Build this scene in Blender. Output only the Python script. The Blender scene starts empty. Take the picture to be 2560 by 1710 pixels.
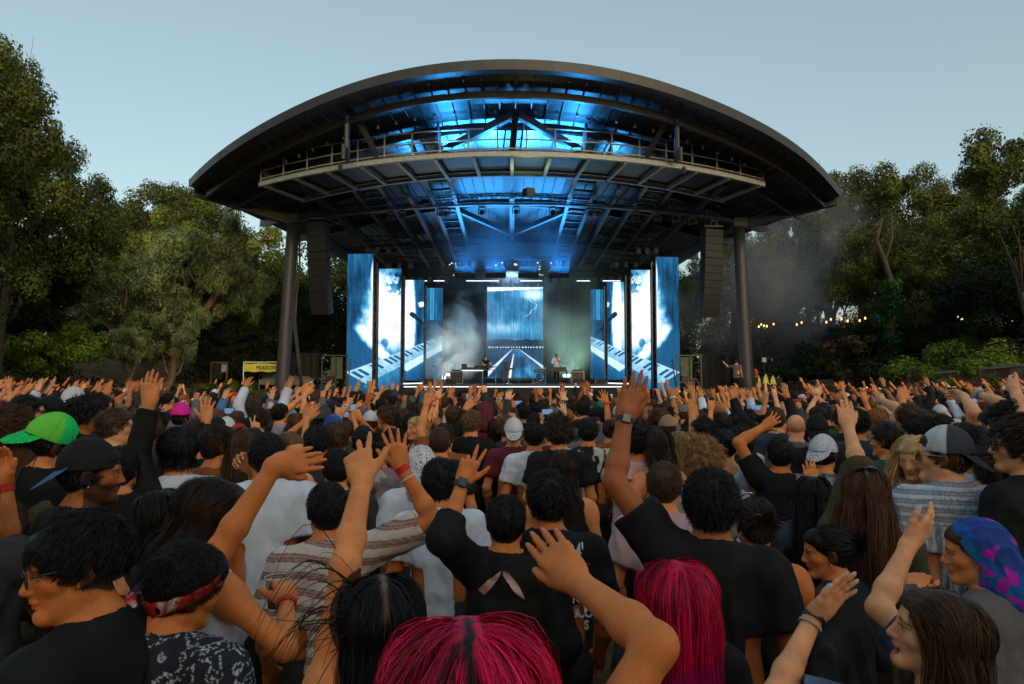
import bpy, math, random, os
import numpy as np
from mathutils import Vector, Matrix
from mathutils.bvhtree import BVHTree

# ------------------------------------------------------------------ camera, sky, sun, exposure
scn = bpy.context.scene
COL = scn.collection
R = math.radians
F = 1669.0                      # focal length in photograph pixels (photograph 2560 wide)
PITCH = math.atan(92.0 / F)
CAM = Vector((0.0, 0.0, 2.1))
cd = bpy.data.cameras.new('camera')
cam = bpy.data.objects.new('camera', cd)
COL.objects.link(cam)
cam.location = CAM
cam.rotation_euler = (math.pi / 2 + PITCH, 0, 0)
cd.sensor_width = 36.0
cd.lens = 36.0 * F / 2560.0
cd.clip_start = 0.05
cd.clip_end = 2000
scn.camera = cam

SUN_EL, SUN_AZ = R(20), 0.35          # low evening sun behind the audience, to the right
w = bpy.data.worlds.new('World')
scn.world = w
w.use_nodes = True
wn = w.node_tree
bg = wn.nodes['Background']
sky = wn.nodes.new('ShaderNodeTexSky')
sky.sky_type = 'NISHITA'
sky.sun_disc = False
sky.sun_elevation = SUN_EL
sky.sun_rotation = math.pi - SUN_AZ
sky.altitude = 100
sky.air_density = 1.0
sky.dust_density = 3.0
sky.ozone_density = 0.15
tint = wn.nodes.new('ShaderNodeMix'); tint.data_type = 'RGBA'; tint.blend_type = 'MULTIPLY'; tint.inputs[0].default_value = 1.0
tint.inputs[7].default_value = (1.0, .985, .81, 1)      # thin evening haze takes some blue out of the sky
wn.links.new(sky.outputs[0], tint.inputs[6]); veil = wn.nodes.new('ShaderNodeMix'); veil.data_type = 'RGBA'; veil.inputs[0].default_value = 0.42
veil.inputs[7].default_value = (1.80, 2.42, 2.75, 1)      # even dusk haze over the whole sky
wn.links.new(tint.outputs[2], veil.inputs[6]); wn.links.new(veil.outputs[2], bg.inputs[0])
bg.inputs[1].default_value = 0.15
sl = bpy.data.lights.new('sun', 'SUN')
sl.energy = 0.10
sl.angle = R(50)
sl.color = (1.0, 0.92, 0.82)
so = bpy.data.objects.new('sun', sl)
COL.objects.link(so)
# sun comes from behind the camera, right of it
sd = Vector((math.sin(SUN_AZ) * math.cos(SUN_EL), -math.cos(SUN_AZ) * math.cos(SUN_EL), math.sin(SUN_EL)))
so.rotation_euler = sd.to_track_quat('Z', 'Y').to_euler()
scn.view_settings.view_transform = 'Standard'
scn.view_settings.look = 'None'
scn.view_settings.exposure = 0.62
scn.view_settings.gamma = 1.0
scn.cycles.use_denoising = True
scn.cycles.max_bounces = 5
scn.cycles.diffuse_bounces = 2
scn.cycles.glossy_bounces = 2
scn.cycles.transmission_bounces = 4
scn.cycles.transparent_max_bounces = 8
scn.cycles.volume_bounces = 1
scn.cycles.volume_step_rate = 4.0
scn.cycles.volume_max_steps = 96
scn.cycles.sample_clamp_indirect = 4.0
try:
    scn.cycles.use_light_tree = True
except Exception:
    pass

FWD = Vector((0, math.cos(PITCH), math.sin(PITCH)))
UPV = Vector((0, -math.sin(PITCH), math.cos(PITCH)))
def ray(u, v):
    return FWD + Vector((1, 0, 0)) * ((u - 1280) / F) - UPV * ((v - 855) / F)
def at(u, v, Y):
    d = ray(u, v)
    return CAM + d * (Y / d.y)
def pix(p):
    q = Vector(p) - CAM
    z = q.dot(FWD)
    return 1280 + F * q.x / z, 855 - F * q.dot(UPV) / z

# ------------------------------------------------------------------ helpers
def tag(o, label=None, cat=None, group=None, kind=None):
    if label: o['label'] = label
    if cat: o['category'] = cat
    if group: o['group'] = group
    if kind: o['kind'] = kind
    return o
def empty(name, loc=(0, 0, 0), rz=0.0, label=None, cat=None, group=None):
    o = bpy.data.objects.new(name, None)
    COL.objects.link(o)
    o.location = loc
    o.rotation_euler = (0, 0, rz)
    o.empty_display_size = 0.2
    return tag(o, label, cat, group)
def mesh_np(name, V, Fq, smooth=True, cols=None):
    """V (n,3), Fq (m,3|4) -> mesh"""
    me = bpy.data.meshes.new(name)
    V = np.asarray(V, np.float32)
    Fq = np.asarray(Fq, np.int32)
    k = Fq.shape[1]
    me.vertices.add(len(V))
    me.vertices.foreach_set('co', V.ravel())
    me.loops.add(Fq.size)
    me.loops.foreach_set('vertex_index', Fq.ravel())
    me.polygons.add(len(Fq))
    me.polygons.foreach_set('loop_start', np.arange(0, Fq.size, k, dtype=np.int32))
    if cols is not None:
        a = me.color_attributes.new('Col', 'FLOAT_COLOR', 'POINT')
        c = np.ones((len(V), 4), np.float32)
        c[:, :3] = cols
        a.data.foreach_set('color', c.ravel())
    me.update(calc_edges=True)
    me.polygons.foreach_set('use_smooth', np.full(len(Fq), bool(smooth)))
    me.validate()
    return me
def link(name, me, mat=None, parent=None, loc=None):
    o = bpy.data.objects.new(name, me)
    COL.objects.link(o)
    if mat is not None and me is not None and not me.materials:
        for m in (mat if isinstance(mat, (list, tuple)) else [mat]):
            me.materials.append(m)
    if parent: o.parent = parent
    if loc is not None: o.location = loc
    return o
class MB:
    def __init__(s): s.v, s.f = [], []
    def add(s, vs, fs):
        n = len(s.v)
        s.v += [tuple(p) for p in vs]
        s.f += [tuple(i + n for i in q) for q in fs]
        return s
    def box(s, c, size, rot=None):
        hx, hy, hz = size[0] / 2, size[1] / 2, size[2] / 2
        P = [Vector((x, y, z)) for x in (-hx, hx) for y in (-hy, hy) for z in (-hz, hz)]
        if rot is not None:
            M = rot if isinstance(rot, Matrix) else Matrix.Rotation(rot, 3, 'Z')
            P = [M @ p for p in P]
        c = Vector(c)
        return s.add([p + c for p in P], [(0, 1, 3, 2), (4, 6, 7, 5), (0, 4, 5, 1), (2, 3, 7, 6), (0, 2, 6, 4), (1, 5, 7, 3)])
    def bar(s, a, b, wx, wz=None, up=(0, 0, 1)):
        """rectangular bar from a to b"""
        a, b = Vector(a), Vector(b)
        wz = wz or wx
        d = (b - a)
        L = d.length
        if L < 1e-6: return s
        d.normalize()
        u = Vector(up)
        x = d.cross(u)
        if x.length < 1e-3: x = d.cross(Vector((1, 0, 0)))
        x.normalize()
        z = x.cross(d)
        x = x * (wx / 2); z = z * (wz / 2)
        P = [a - x - z, a + x - z, a + x + z, a - x + z, b - x - z, b + x - z, b + x + z, b - x + z]
        return s.add(P, [(0, 1, 2, 3), (7, 6, 5, 4), (0, 4, 5, 1), (1, 5, 6, 2), (2, 6, 7, 3), (3, 7, 4, 0)])
    def tube(s, pts, r, n=8, caps=True):
        pts = [Vector(p) for p in pts]
        rs = r if isinstance(r, (list, tuple)) else [r] * len(pts)
        rings = []
        base = len(s.v)
        ref = None
        for i, p in enumerate(pts):
            d = (pts[min(i + 1, len(pts) - 1)] - pts[max(i - 1, 0)])
            if d.length < 1e-9: d = Vector((0, 0, 1))
            d.normalize()
            if ref is None:
                ref = d.orthogonal().normalized()
            ref = (ref - d * ref.dot(d))
            if ref.length < 1e-6: ref = d.orthogonal()
            ref.normalize()
            b = d.cross(ref)
            s.v += [tuple(p + (ref * math.cos(2 * math.pi * k / n) + b * math.sin(2 * math.pi * k / n)) * rs[i]) for k in range(n)]
        for i in range(len(pts) - 1):
            for k in range(n):
                a, c = base + i * n + k, base + i * n + (k + 1) % n
                s.f.append((a, c, c + n, a + n))
        if caps:
            s.f.append(tuple(base + k for k in reversed(range(n))))
            e = base + (len(pts) - 1) * n
            s.f.append(tuple(e + k for k in range(n)))
        return s
    def grid(s, P):
        """P[i][j] points"""
        base = len(s.v)
        m = len(P[0])
        for row in P: s.v += [tuple(p) for p in row]
        for i in range(len(P) - 1):
            for j in range(m - 1):
                a = base + i * m + j
                s.f.append((a, a + 1, a + m + 1, a + m))
        return s
    def split(s, name, mat=None, parent=None, smooth=False):
        """every connected piece becomes an object of its own"""
        n = len(s.v); p = list(range(n))
        def fd(a):
            while p[a] != a: p[a] = p[p[a]]; a = p[a]
            return a
        for f in s.f:
            for b in f[1:]: p[fd(b)] = fd(f[0])
        G = {}
        for f in s.f: G.setdefault(fd(f[0]), []).append(f)
        out = []
        for fs in G.values():
            ids = sorted({i for f in fs for i in f}); mp = {a: k for k, a in enumerate(ids)}
            q = MB(); q.v = [s.v[i] for i in ids]; q.f = [tuple(mp[i] for i in f) for f in fs]
            out.append(q.build(name, mat, parent, smooth))
        return out
    def build(s, name, mat=None, parent=None, smooth=False, bevel=0):
        me = bpy.data.meshes.new(name)
        me.from_pydata(s.v, [], s.f)
        me.update()
        if smooth:
            me.polygons.foreach_set('use_smooth', [True] * len(me.polygons))
        o = link(name, me, mat, parent)
        if bevel:
            b = o.modifiers.new('bevel', 'BEVEL'); b.width = bevel; b.segments = 2; b.limit_method = 'ANGLE'
        return o

# ------------------------------------------------------------------ materials
class NT:
    def __init__(s, name):
        s.m = bpy.data.materials.new(name); s.m.use_nodes = True
        s.t = s.m.node_tree; s.b = s.t.nodes['Principled BSDF']; s.out = s.t.nodes['Material Output']
    def n(s, t, **kw):
        x = s.t.nodes.new(t)
        for k, v in kw.items(): setattr(x, k, v)
        return x
    def l(s, a, b): s.t.links.new(a, b)
    def noise(s, scale, detail=4, rough=.55, co='Object', mapscale=None):
        tc = s.n('ShaderNodeTexCoord')
        x = s.n('ShaderNodeTexNoise'); x.inputs['Scale'].default_value = scale; x.inputs['Detail'].default_value = detail; x.inputs['Roughness'].default_value = rough
        src = tc.outputs[co]
        if mapscale:
            mp = s.n('ShaderNodeMapping'); mp.inputs['Scale'].default_value = mapscale; s.l(src, mp.inputs['Vector']); src = mp.outputs['Vector']
        s.l(src, x.inputs['Vector'])
        return x.outputs['Fac']
    def ramp(s, fac, stops):
        r = s.n('ShaderNodeValToRGB')
        e = r.color_ramp.elements
        while len(e) < len(stops): e.new(0.5)
        for el, (p, c) in zip(e, stops):
            el.position = p; el.color = (*c, 1)
        s.l(fac, r.inputs['Fac'])
        return r.outputs['Color']
    def bump(s, fac, strength=.3, dist=.02):
        b = s.n('ShaderNodeBump'); b.inputs['Strength'].default_value = strength; b.inputs['Distance'].default_value = dist
        s.l(fac, b.inputs['Height']); s.l(b.outputs['Normal'], s.b.inputs['Normal'])
    def mix(s, a, b, fac=.5, mode='MIX'):
        x = s.n('ShaderNodeMix', data_type='RGBA', blend_type=mode)
        for k, v in ((0, fac), (6, a), (7, b)):
            if hasattr(v, 'is_output') or hasattr(v, 'links'): s.l(v, x.inputs[k])
            elif k == 0: x.inputs[0].default_value = v
            else: x.inputs[k].default_value = (*v, 1)
        return x.outputs[2]
def simple(name, col, rough=.6, metal=0.0, var=.25, scale=6.0, bump=.0, spec=.5):
    t = NT(name)
    c = Vector(col)
    f = t.noise(scale, 5)
    t.l(t.ramp(f, [(.3, c * (1 - var)), (.7, c * (1 + var))]), t.b.inputs['Base Color'])
    t.b.inputs['Roughness'].default_value = rough
    t.b.inputs['Metallic'].default_value = metal
    t.b.inputs['Specular IOR Level'].default_value = spec
    if bump: t.bump(t.noise(scale * 6, 4), bump, .01)
    return t.m
def emis(name, col, strength):
    t = NT(name)
    t.b.inputs['Base Color'].default_value = (0.02, 0.02, 0.02, 1)
    t.b.inputs['Emission Color'].default_value = (*col, 1)
    t.b.inputs['Emission Strength'].default_value = strength
    return t.m
# ------------------------------------------------------------------ ground
rng = np.random.default_rng(7)
def ground_h(x, y):
    x = np.asarray(x, float); y = np.asarray(y, float)
    h = 0.010 * np.maximum(0, np.abs(x) - 5)
    dl = np.maximum(0, -17.0 - x)
    h = h + 6.0 * (1 - np.exp(-dl * .5 / 6.0))
    dr = np.maximum(0, x - 19.6)
    h = h + 5.5 * (1 - np.exp(-dr * .30 / 5.5)) + np.where(dr > 0, .75 * np.clip(dr / .3, 0, 1), 0)
    h = h + .35 * np.clip((np.abs(x) - 17) / 6, 0, 1) * (np.sin(x * .31 + y * .17) + np.sin(y * .41 - x * .13)) * .5
    return h
def gz(x, y): return float(ground_h(x, y))
def make_ground():
    xs = np.concatenate([np.linspace(-400, -60, 12), np.linspace(-55, -20, 36), np.linspace(-19, 19, 39), np.linspace(19.3, 20.4, 8), np.linspace(21, 55, 35), np.linspace(60, 400, 12)])
    ys = np.concatenate([np.linspace(-120, -12, 10), np.linspace(-10, 70, 81), np.linspace(75, 500, 18)])
    X, Y = np.meshgrid(xs, ys, indexing='ij')
    Z = ground_h(X, Y)
    V = np.stack([X, Y, Z], -1).reshape(-1, 3)
    n, m = X.shape
    i = np.arange((n - 1) * (m - 1)); a = (i // (m - 1)) * m + i % (m - 1)
    Fq = np.stack([a, a + m, a + m + 1, a + 1], 1)
    t = NT('ground')
    n1 = t.noise(.35, 6, .6); n2 = t.noise(9, 5, .7)
    soil = t.ramp(n2, [(.25, (.055, .028, .014)), (.5, (.19, .09, .045)), (.62, (.27, .145, .075)), (.75, (.11, .055, .03))])
    green = t.ramp(n2, [(.3, (.015, .025, .008)), (.7, (.05, .07, .02))])
    f = t.ramp(n1, [(.46, (0, 0, 0)), (.62, (1, 1, 1))])
    t.l(t.mix(soil, green, f), t.b.inputs['Base Color'])
    t.b.inputs['Roughness'].default_value = .95
    t.bump(n2, .6, .08)
    o = link('ground', mesh_np('ground', V, Fq, True), t.m)
    tag(o, kind='structure')
make_ground()

# ------------------------------------------------------------------ pavilion materials
M_STEEL = simple('dark_steel', (.016, .016, .018), .5, .25, .25, 3, .05)
M_PAINT = simple('grey_painted_steel', (.058, .062, .070), .45, .15, .2, 4, .04)
M_RAIL = simple('galvanised_rail', (.33, .36, .36), .5, .1, .2, 8)
M_FASCIA = simple('bronze_fascia', (.030, .029, .031), .5, .25, .22, .9, .05)
M_DECKING = simple('roof_decking', (.052, .055, .060), .55, .15, .3, .8)
M_BLACK = simple('black_cloth', (.010, .010, .011), .85, 0, .35, 5)
M_BLACKP = simple('black_plastic', (.018, .018, .019), .45, 0, .2, 12)
M_SPEAKER = simple('speaker_black', (.014, .013, .013), .55, 0, .2, 10, .1)
M_CHROME = simple('alu_truss', (.32, .32, .33), .3, .8, .15, 10)
M_COL = simple('column_paint', (.056, .056, .068), .5, .15, .12, 2.2, .03)

# ------------------------------------------------------------------ pavilion
SRC = [(474, 451), (549, 381), (646, 317), (746, 265), (854, 218), (961, 186), (1068, 166.5), (1176, 154), (1290, 149), (1370, 153), (1516, 173), (1663, 208), (1809, 263), (1956, 340), (2029, 395), (2099, 475)]
SU = np.array([p[0] for p in SRC], float); SV = np.array([p[1] for p in SRC], float)
pc = np.polyfit(SU - 1285, SV, 8)
RC = 19.9
def front_pt(s):
    """front roof edge, s in -1..1"""
    a = s * math.asin(17.85 / RC)
    x = RC * math.sin(a) * 1.03 + .18
    y = 45.9 - RC * math.cos(a)
    u = 1280 + x / (y * math.cos(PITCH)) * F
    for _ in range(6):
        v = float(np.polyval(pc, min(max(u, 476), 2097) - 1285))
        d = ray(u, v)
        u = 1280 + x * d.y / y * F
    v = float(np.polyval(pc, min(max(u, 476), 2097) - 1285))
    d = ray(u, v)
    return Vector((x, y, CAM.z + d.z * y / d.y))
NS = 64
FR = [front_pt(-1 + 2 * i / NS) for i in range(NS + 1)]
TH = .36
def roof_pt(s, t, dz=0.0):
    i = (s + 1) / 2 * NS
    k = min(int(i), NS - 1); q = FR[k].lerp(FR[k + 1], i - k)
    b = Vector((13.4 * s, 55.0, 12.15))
    p = q.lerp(b, t)
    p.z += dz + .35 * math.sin(math.pi * t) * (1 - s * s)
    return p
def roof_at(x, y, dz=0.0):
    """underside point of the roof at plan position x, y"""
    lo, hi = -1.0, 1.0
    t = 0.3
    s = max(-.98, min(.98, x / 16))
    for _ in range(40):
        p = roof_pt(s, t)
        s += (x - p.x) / 17.0 * .8
        t += (y - p.y) / 25.0 * .8
        s = max(-1, min(1, s)); t = max(0, min(1, t))
    p = roof_pt(s, t, dz - TH)
    return Vector((x, y, p.z))
pav = empty('stage_pavilion', (0, 40, 0), 0, 'dark steel open air stage pavilion with a wide arched lens shaped roof', 'pavilion')
pav_inv = Vector((0, -40, 0))
def pv(mb, name, mat, parent=None, smooth=False, bevel=0, split=False):
    """link a pavilion part: geometry given in world coordinates"""
    if parent is None: parent = pav
    mb.v = [(x, y - 40, z) for x, y, z in mb.v]
    if split: return mb.split(name, mat, parent, smooth)
    return mb.build(name, mat, parent, smooth, bevel)
m = MB()
m.grid([[roof_pt(-1 + 2 * i / NS, j / 8) for j in range(9)] for i in range(NS + 1)])
pv(m, 'roof', M_FASCIA, None, True)
m = MB()
m.grid([[roof_pt(-1 + 2 * i / NS, j / 8, -TH) for j in range(9)] for i in reversed(range(NS + 1))])
pv(m, 'ceiling', M_DECKING, None, True)
m = MB()          # fascia band around the front edge, slightly proud
def outset(i, dz, out=.03):
    p = FR[i].copy(); p.z += dz
    n = (p - Vector((0, 45.9, p.z))); n.normalize()
    return p + n * out
m.grid([[outset(i, .03), outset(i, -TH - .03)] for i in range(NS + 1)])
m.grid([[outset(i, -TH - .03), outset(i, -TH - .03, -.35)] for i in range(NS + 1)])
m.grid([[outset(i, .03, -.25), outset(i, .03)] for i in range(NS + 1)])
for sg in (-1, 1):
    for (t0, t1) in ((0, 1),):
        P = [[roof_pt(sg, j / 8, .03), roof_pt(sg, j / 8, -TH - .02)] for j in range(9)]
        m.grid(P)
m.grid([[roof_pt(-1 + 2 * i / 8, 1, .03), roof_pt(-1 + 2 * i / 8, 1, -TH - .02)] for i in range(9)])
pv(m, 'fascia', M_FASCIA)
m = MB()
for i in range(2, NS, 4):
    p = outset(i, 0.0, .034)
    q = outset(i, -TH, .034)
    m.bar(p, q, .02, .012, up=(0, 1, 0))
pv(m, 'fascia_seam', M_STEEL, split=True)
# ribs of the standing seam decking
m = MB()
for i in range(-30, 31):
    s = i / 31
    for j in range(6):
        m.bar(roof_pt(s, .02 + j * .16, -TH - .05), roof_pt(s, .02 + (j + 1) * .16, -TH - .05), .05, .10)
pv(m, 'decking_rib', M_DECKING)
# arched purlins that follow the front edge
for t, w_, h_, nm in ((.055, .10, .30, 'purlin'), (.16, .12, .40, 'purlin'), (.34, .12, .4, 'purlin'), (.52, .2, .5, 'purlin'), (.78, .2, .5, 'purlin')):
    m = MB()
    for i in range(40):
        s0, s1 = -.985 + 1.97 * i / 40, -.985 + 1.97 * (i + 1) / 40
        m.bar(roof_pt(s0, t, -TH - .1 - h_ / 2), roof_pt(s1, t, -TH - .1 - h_ / 2), .05, h_)
        m.bar(roof_pt(s0, t, -TH - .1 - h_), roof_pt(s1, t, -TH - .1 - h_), w_ * 1.6, .04)
    pv(m, nm, M_STEEL if t < .1 else M_PAINT)
# small drop lights along the first purlin
m = MB()
for i in range(-13, 14):
    if i:
        p = roof_pt(i / 24, .10, -TH - .35)
        m.box(p, (.09, .09, .16))
pv(m, 'hanger', M_RAIL, split=True)

# columns
def column(base, top, r0, r1, sg):
    m = MB()
    base, top = Vector(base), Vector(top)
    m.tube([base.lerp(top, i / 6) for i in range(7)], [r0 + (r1 - r0) * i / 6 for i in range(7)], 32)
    o = pv(m, 'column', M_COL, None, True)
    m = MB()
    m.box((base.x, base.y, base.z + .12), (1.3, 1.3, .3))
    m.v = [(x, y - 40, z) for x, y, z in m.v]
    f = m.build('column_base', M_PAINT, o, bevel=.03)
    m = MB()
    tip = roof_pt(sg * .97, .02, -TH - .2)
    knee = Vector((top.x + sg * 1.0, top.y - .2, top.z + .12))
    m.bar(top + Vector((0, 0, -.05)), tip, .42, .5)
    m.box(top + Vector((0, 0, .1)), (.8, .8, .5))
    m.bar(top + Vector((0, 0, .2)), Vector((top.x * .97, 54, 11.35)), .35, .5)
    pv(m, 'bracket_arm', M_PAINT, None, split=True)
    return o
cl = at(702, 950, 39); ct = at(733, 552, 39)
column((cl.x, 39, -.05), (ct.x, 39, ct.z), .41, .33, -1)
cr = at(1870, 950, 39); ctr = at(1847, 562, 39)
column((cr.x, 39, -.05), (ctr.x, 39, ctr.z), .41, .33, 1)
# main beam between the columns (slightly cambered) with a light truss on it
m = MB(); tr = MB()
def beam_pt(k):
    x = ct.x + (ctr.x - ct.x) * k
    z = 11.28 + .75 * (1 - (2 * k - 1) ** 2)
    y = 38.8 - 1.2 * (1 - (2 * k - 1) ** 2)
    return Vector((x, y, z))
N = 48
for i in range(N):
    a, b = beam_pt(i / N), beam_pt((i + 1) / N)
    m.bar(a, b, .32, .10)
    u = Vector((0, 0, .5)); g = Vector((0, .45, 0))
    for o_ in (Vector((0, 0, .16)), Vector((0, 0, .62)), Vector((0, .4, .16)), Vector((0, .4, .62))):
        tr.bar(a + o_, b + o_, .05)
    tr.bar(a + Vector((0, 0, .16)), b + Vector((0, 0, .62)) if i % 2 else a + Vector((0, 0, .62)), .03)
    tr.bar(a + Vector((0, 0, .62)), b + Vector((0, 0, .16)), .03)
    tr.bar(a + Vector((0, 0, .62)), a + Vector((0, .4, .62)), .03)
pv(m, 'front_beam', M_PAINT)
pv(tr, 'lighting_truss', M_STEEL)
# rafters: pairs joined by rungs (like ladders) and single ones
def rafter(x0, x1, y0=31.5, y1=53, w_=.22, zoff=-1.0):
    m = MB()
    n = 10
    for i in range(n):
        a = y0 + (y1 - y0) * i / n; b = y0 + (y1 - y0) * (i + 1) / n
        xa = x0 + (x1 - x0) * i / n; xb = x0 + (x1 - x0) * (i + 1) / n
        m.bar(roof_at(xa, a, zoff), roof_at(xb, b, zoff), w_, .05)
        m.bar(roof_at(xa, a, zoff + .25), roof_at(xb, b, zoff + .25), .05, .5)
    pv(m, 'rafter', M_PAINT)
def rungs(x0, x1, y0=33, y1=52, n=14, zoff=-.9):
    m = MB()
    for i in range(n):
        y = y0 + (y1 - y0) * i / n
        m.bar(roof_at(x0, y, zoff), roof_at(x1, y, zoff), .16, .12)
    pv(m, 'cross_brace', M_PAINT, split=True)
for sg in (-1, 1):
    rafter(sg * 3.45, sg * 3.1); rafter(sg * 4.75, sg * 4.3); rungs(sg * 3.35, sg * 4.55)
    rafter(sg * 7.3, sg * 6.6); rafter(sg * 8.7, sg * 7.9); rungs(sg * 7.0, sg * 8.3)
    rafter(sg * 5.9, sg * 5.4, 36); rafter(sg * 10.8, sg * 9.8, 33.5, 53, .3)
rafter(0, 0, 39, 53, .3, -.8)
for y in (47.5, 51.5):
    m = MB()
    for i in range(16):
        xa, xb = -11 + 22 * i / 16, -11 + 22 * (i + 1) / 16
        m.bar(roof_at(xa, y, -.75), roof_at(xb, y, -.75), .25, .25)
    pv(m, 'tie_beam', M_PAINT)
# gable brace lit by the blue wash: king post, diagonal struts, side posts
m = MB()
top = roof_pt(0.0, .10, -TH - .55)
m.bar(top, (0, 30.4, 12.5), .28, .28, up=(0, 1, 0))
m.tube([top + Vector((.35, .3, -.3)), (.35, 30.7, 12.5)], .05, 6)
m.tube([top + Vector((-.45, .5, -.5)), (-.45, 30.9, 12.5)], .04, 6)
pv(m, 'king_post', M_STEEL, split=True)
for sg in (-1, 1):
    m = MB()
    m.bar(top + Vector((sg * .1, .1, .05)), roof_at(sg * 5.2, 33.6, -.9), .24, .34)
    m.bar(roof_at(sg * 3.7, 40.5, -.75), (0, 46, roof_at(0, 46).z - .75), .25, .3)
    pv(m, 'diagonal_strut', M_PAINT, split=True)
    m = MB()
    q = roof_at(sg * 7.2, 28.6, -.3)
    m.bar(q, (sg * 7.7, 30.8, 12.25), .12, .2, up=(0, 1, 0))
    m.bar(roof_at(sg * 6.9, 29.2, -.1), (sg * 6.2, 31.2, 12.3), .25, .3, up=(0, 1, 0))
    for k in range(3):
        m.tube([(q.x + sg * (.05 + .13 * k), q.y + .12, q.z - .25 - k * .9), (q.x + sg * (.10 + .13 * k), q.y + .3, q.z - 1.25 - k * .5)], .09, 8)
    m.tube([roof_at(sg * 3.4, 30.2, -.2), (sg * 3.55, 31.0, 12.4)], .07, 8)
    m.bar(roof_at(sg * 12.6, 33, -.1), (sg * 11.9, 33.6, 11.8), .2, .3, up=(0, 1, 0))
    pv(m, 'side_post', M_PAINT, split=True)
# catwalk
def cw(x, back=0.0):
    k = x / 12.7
    return Vector((x * (1 - .03 * back), 30 + 3 * k * k + back, 12.47 - .55 * k * k))
cwk = empty('catwalk', (0, -10, 0)); cwk.parent = pav
def pc_(mb, name, mat, smooth=False):
    mb.v = [(x, y - 30, z) for x, y, z in mb.v]
    return mb.build(name, mat, cwk, smooth)
N = 44
X = [-12.7 + 25.4 * i / N for i in range(N + 1)]
for bk in (0, 3.0):
    m = MB()
    m.grid([[cw(a, bk) + Vector((0, -.03, .03)), cw(a, bk) + Vector((0, -.03, -.22))] for a in X]); m.grid([[cw(a, bk) + Vector((0, .03, -.22)), cw(a, bk) + Vector((0, .03, .03))] for a in X])
    m.grid([[cw(a, bk) + Vector((0, -.10, -.22)), cw(a, bk) + Vector((0, .10, -.22))] for a in X]); m.grid([[cw(a, bk) + Vector((0, .10, .03)), cw(a, bk) + Vector((0, -.10, .03))] for a in X])
    pc_(m, 'edge_girder', M_RAIL)
m = MB()
for a, b in zip(X, X[1:]):
    m.grid([[cw(a, .1), cw(a, 2.9)], [cw(b, .1), cw(b, 2.9)]])
pc_(m, 'walkway', M_STEEL)
m = MB()
for i in range(15):
    x = -12.4 + 24.8 * i / 14
    m.bar(cw(x, .05) + Vector((0, 0, -.2)), cw(x, 2.95) + Vector((0, 0, -.2)), .16, .14)
m.v = [(x, y - 30, z) for x, y, z in m.v]; m.split('floor_joist', M_RAIL, cwk)
m = MB()
NP = 19
px_ = [-12.6 + 25.2 * i / NP for i in range(NP + 1)]
for bk in (0.02, 2.95):
    for x in px_:
        m.tube([cw(x, bk), cw(x, bk) + Vector((0, 0, 1.1))], .040, 6)
    for h in (1.1, .58, .16):
        m.tube([cw(-12.6 + 25.2 * i / 38, bk) + Vector((0, 0, h)) for i in range(39)], .036, 6)
for x in (-12.6, 12.6):
    for h in (1.1, .58):
        m.tube([cw(x, 0) + Vector((0, 0, h)), cw(x, 2.95) + Vector((0, 0, h))], .028, 6)
    m.tube([cw(x, 0) + Vector((0, 0, 1.05)), cw(x, 1.4) + Vector((0, 0, .1))], .022, 6)
pc_(m, 'railing', M_RAIL)

# ------------------------------------------------------------------ lamps of the stage lighting rig
def moving_head(loc, label):
    o = empty('stage_lamp', loc, 0, label, 'stage lamp', 'stage lamps hung under the pavilion')
    m = MB(); m.box((0, 0, -.12), (.34, .22, .12)); m.box((-.19, 0, -.34), (.05, .14, .4)); m.box((.19, 0, -.34), (.05, .14, .4))
    m.build('yoke', M_BLACKP, o)
    m = MB(); m.tube([(0, -.16, -.46), (0, .1, -.36)], [.13, .15], 10); m.build('lamp_head', M_BLACKP, o, True)
    return o
k = 0
for i, u in enumerate((800, 842, 980, 1010, 1105, 1118, 1206, 1290, 1380, 1472, 1492, 1585, 1640, 1688, 1730, 1785)):
    q = (at(u, 540, 38.3).x - ct.x) / (ctr.x - ct.x)
    p = beam_pt(q)
    moving_head((p.x, p.y - .1, p.z - .05), ['black stage lamp', 'dark moving head lamp', 'small black spotlight'][i % 3] + ' hanging from the front truss, ' + ['first', 'second', 'third', 'fourth', 'fifth', 'sixth', 'seventh', 'eighth', 'ninth', 'tenth', 'eleventh', 'twelfth', 'thirteenth', 'fourteenth', 'fifteenth', 'sixteenth'][i] + ' from the left column')
def area(name, loc, target, col, e, size, spread=R(120)):
    l = bpy.data.lights.new(name, 'AREA'); l.energy = e; l.color = col; l.size = size; l.spread = spread
    o = bpy.data.objects.new(name, l); COL.objects.link(o); o.location = loc
    o.rotation_euler = (Vector(target) - Vector(loc)).to_track_quat('-Z', 'Y').to_euler()
    return o
NW_ = [0]
ORD = ['first', 'second', 'third', 'fourth', 'fifth', 'sixth', 'seventh', 'eighth', 'ninth', 'tenth', 'eleventh', 'twelfth', 'thirteenth', 'fourteenth', 'fifteenth', 'sixteenth']
def wash(loc, target, col, e, size, label, spread=R(150)):
    """flood lamp: a black trough with the light set inside it"""
    o = empty('flood_lamp', loc, 0, label, 'stage lamp', 'flood lamps lighting the pavilion')
    M = (Vector(target) - Vector(loc)).to_track_quat('-Z', 'Y').to_matrix()
    h = size / 2 + .06
    m = MB()
    for x, y, sx_, sy_ in ((h, 0, .03, 2 * h), (-h, 0, .03, 2 * h), (0, h, 2 * h, .03), (0, -h, 2 * h, .03)):
        m.box(M @ Vector((x, y, -.05)), (sx_, sy_, .34), M)
    m.box(M @ Vector((0, 0, .13)), (2 * h, 2 * h, .03), M)
    m.build('lamp_housing', M_BLACKP, o)
    l = area('lamp_light', (0, 0, 0), M @ Vector((0, 0, -1)), col, e, size, spread); l.parent = o
    return o
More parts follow.
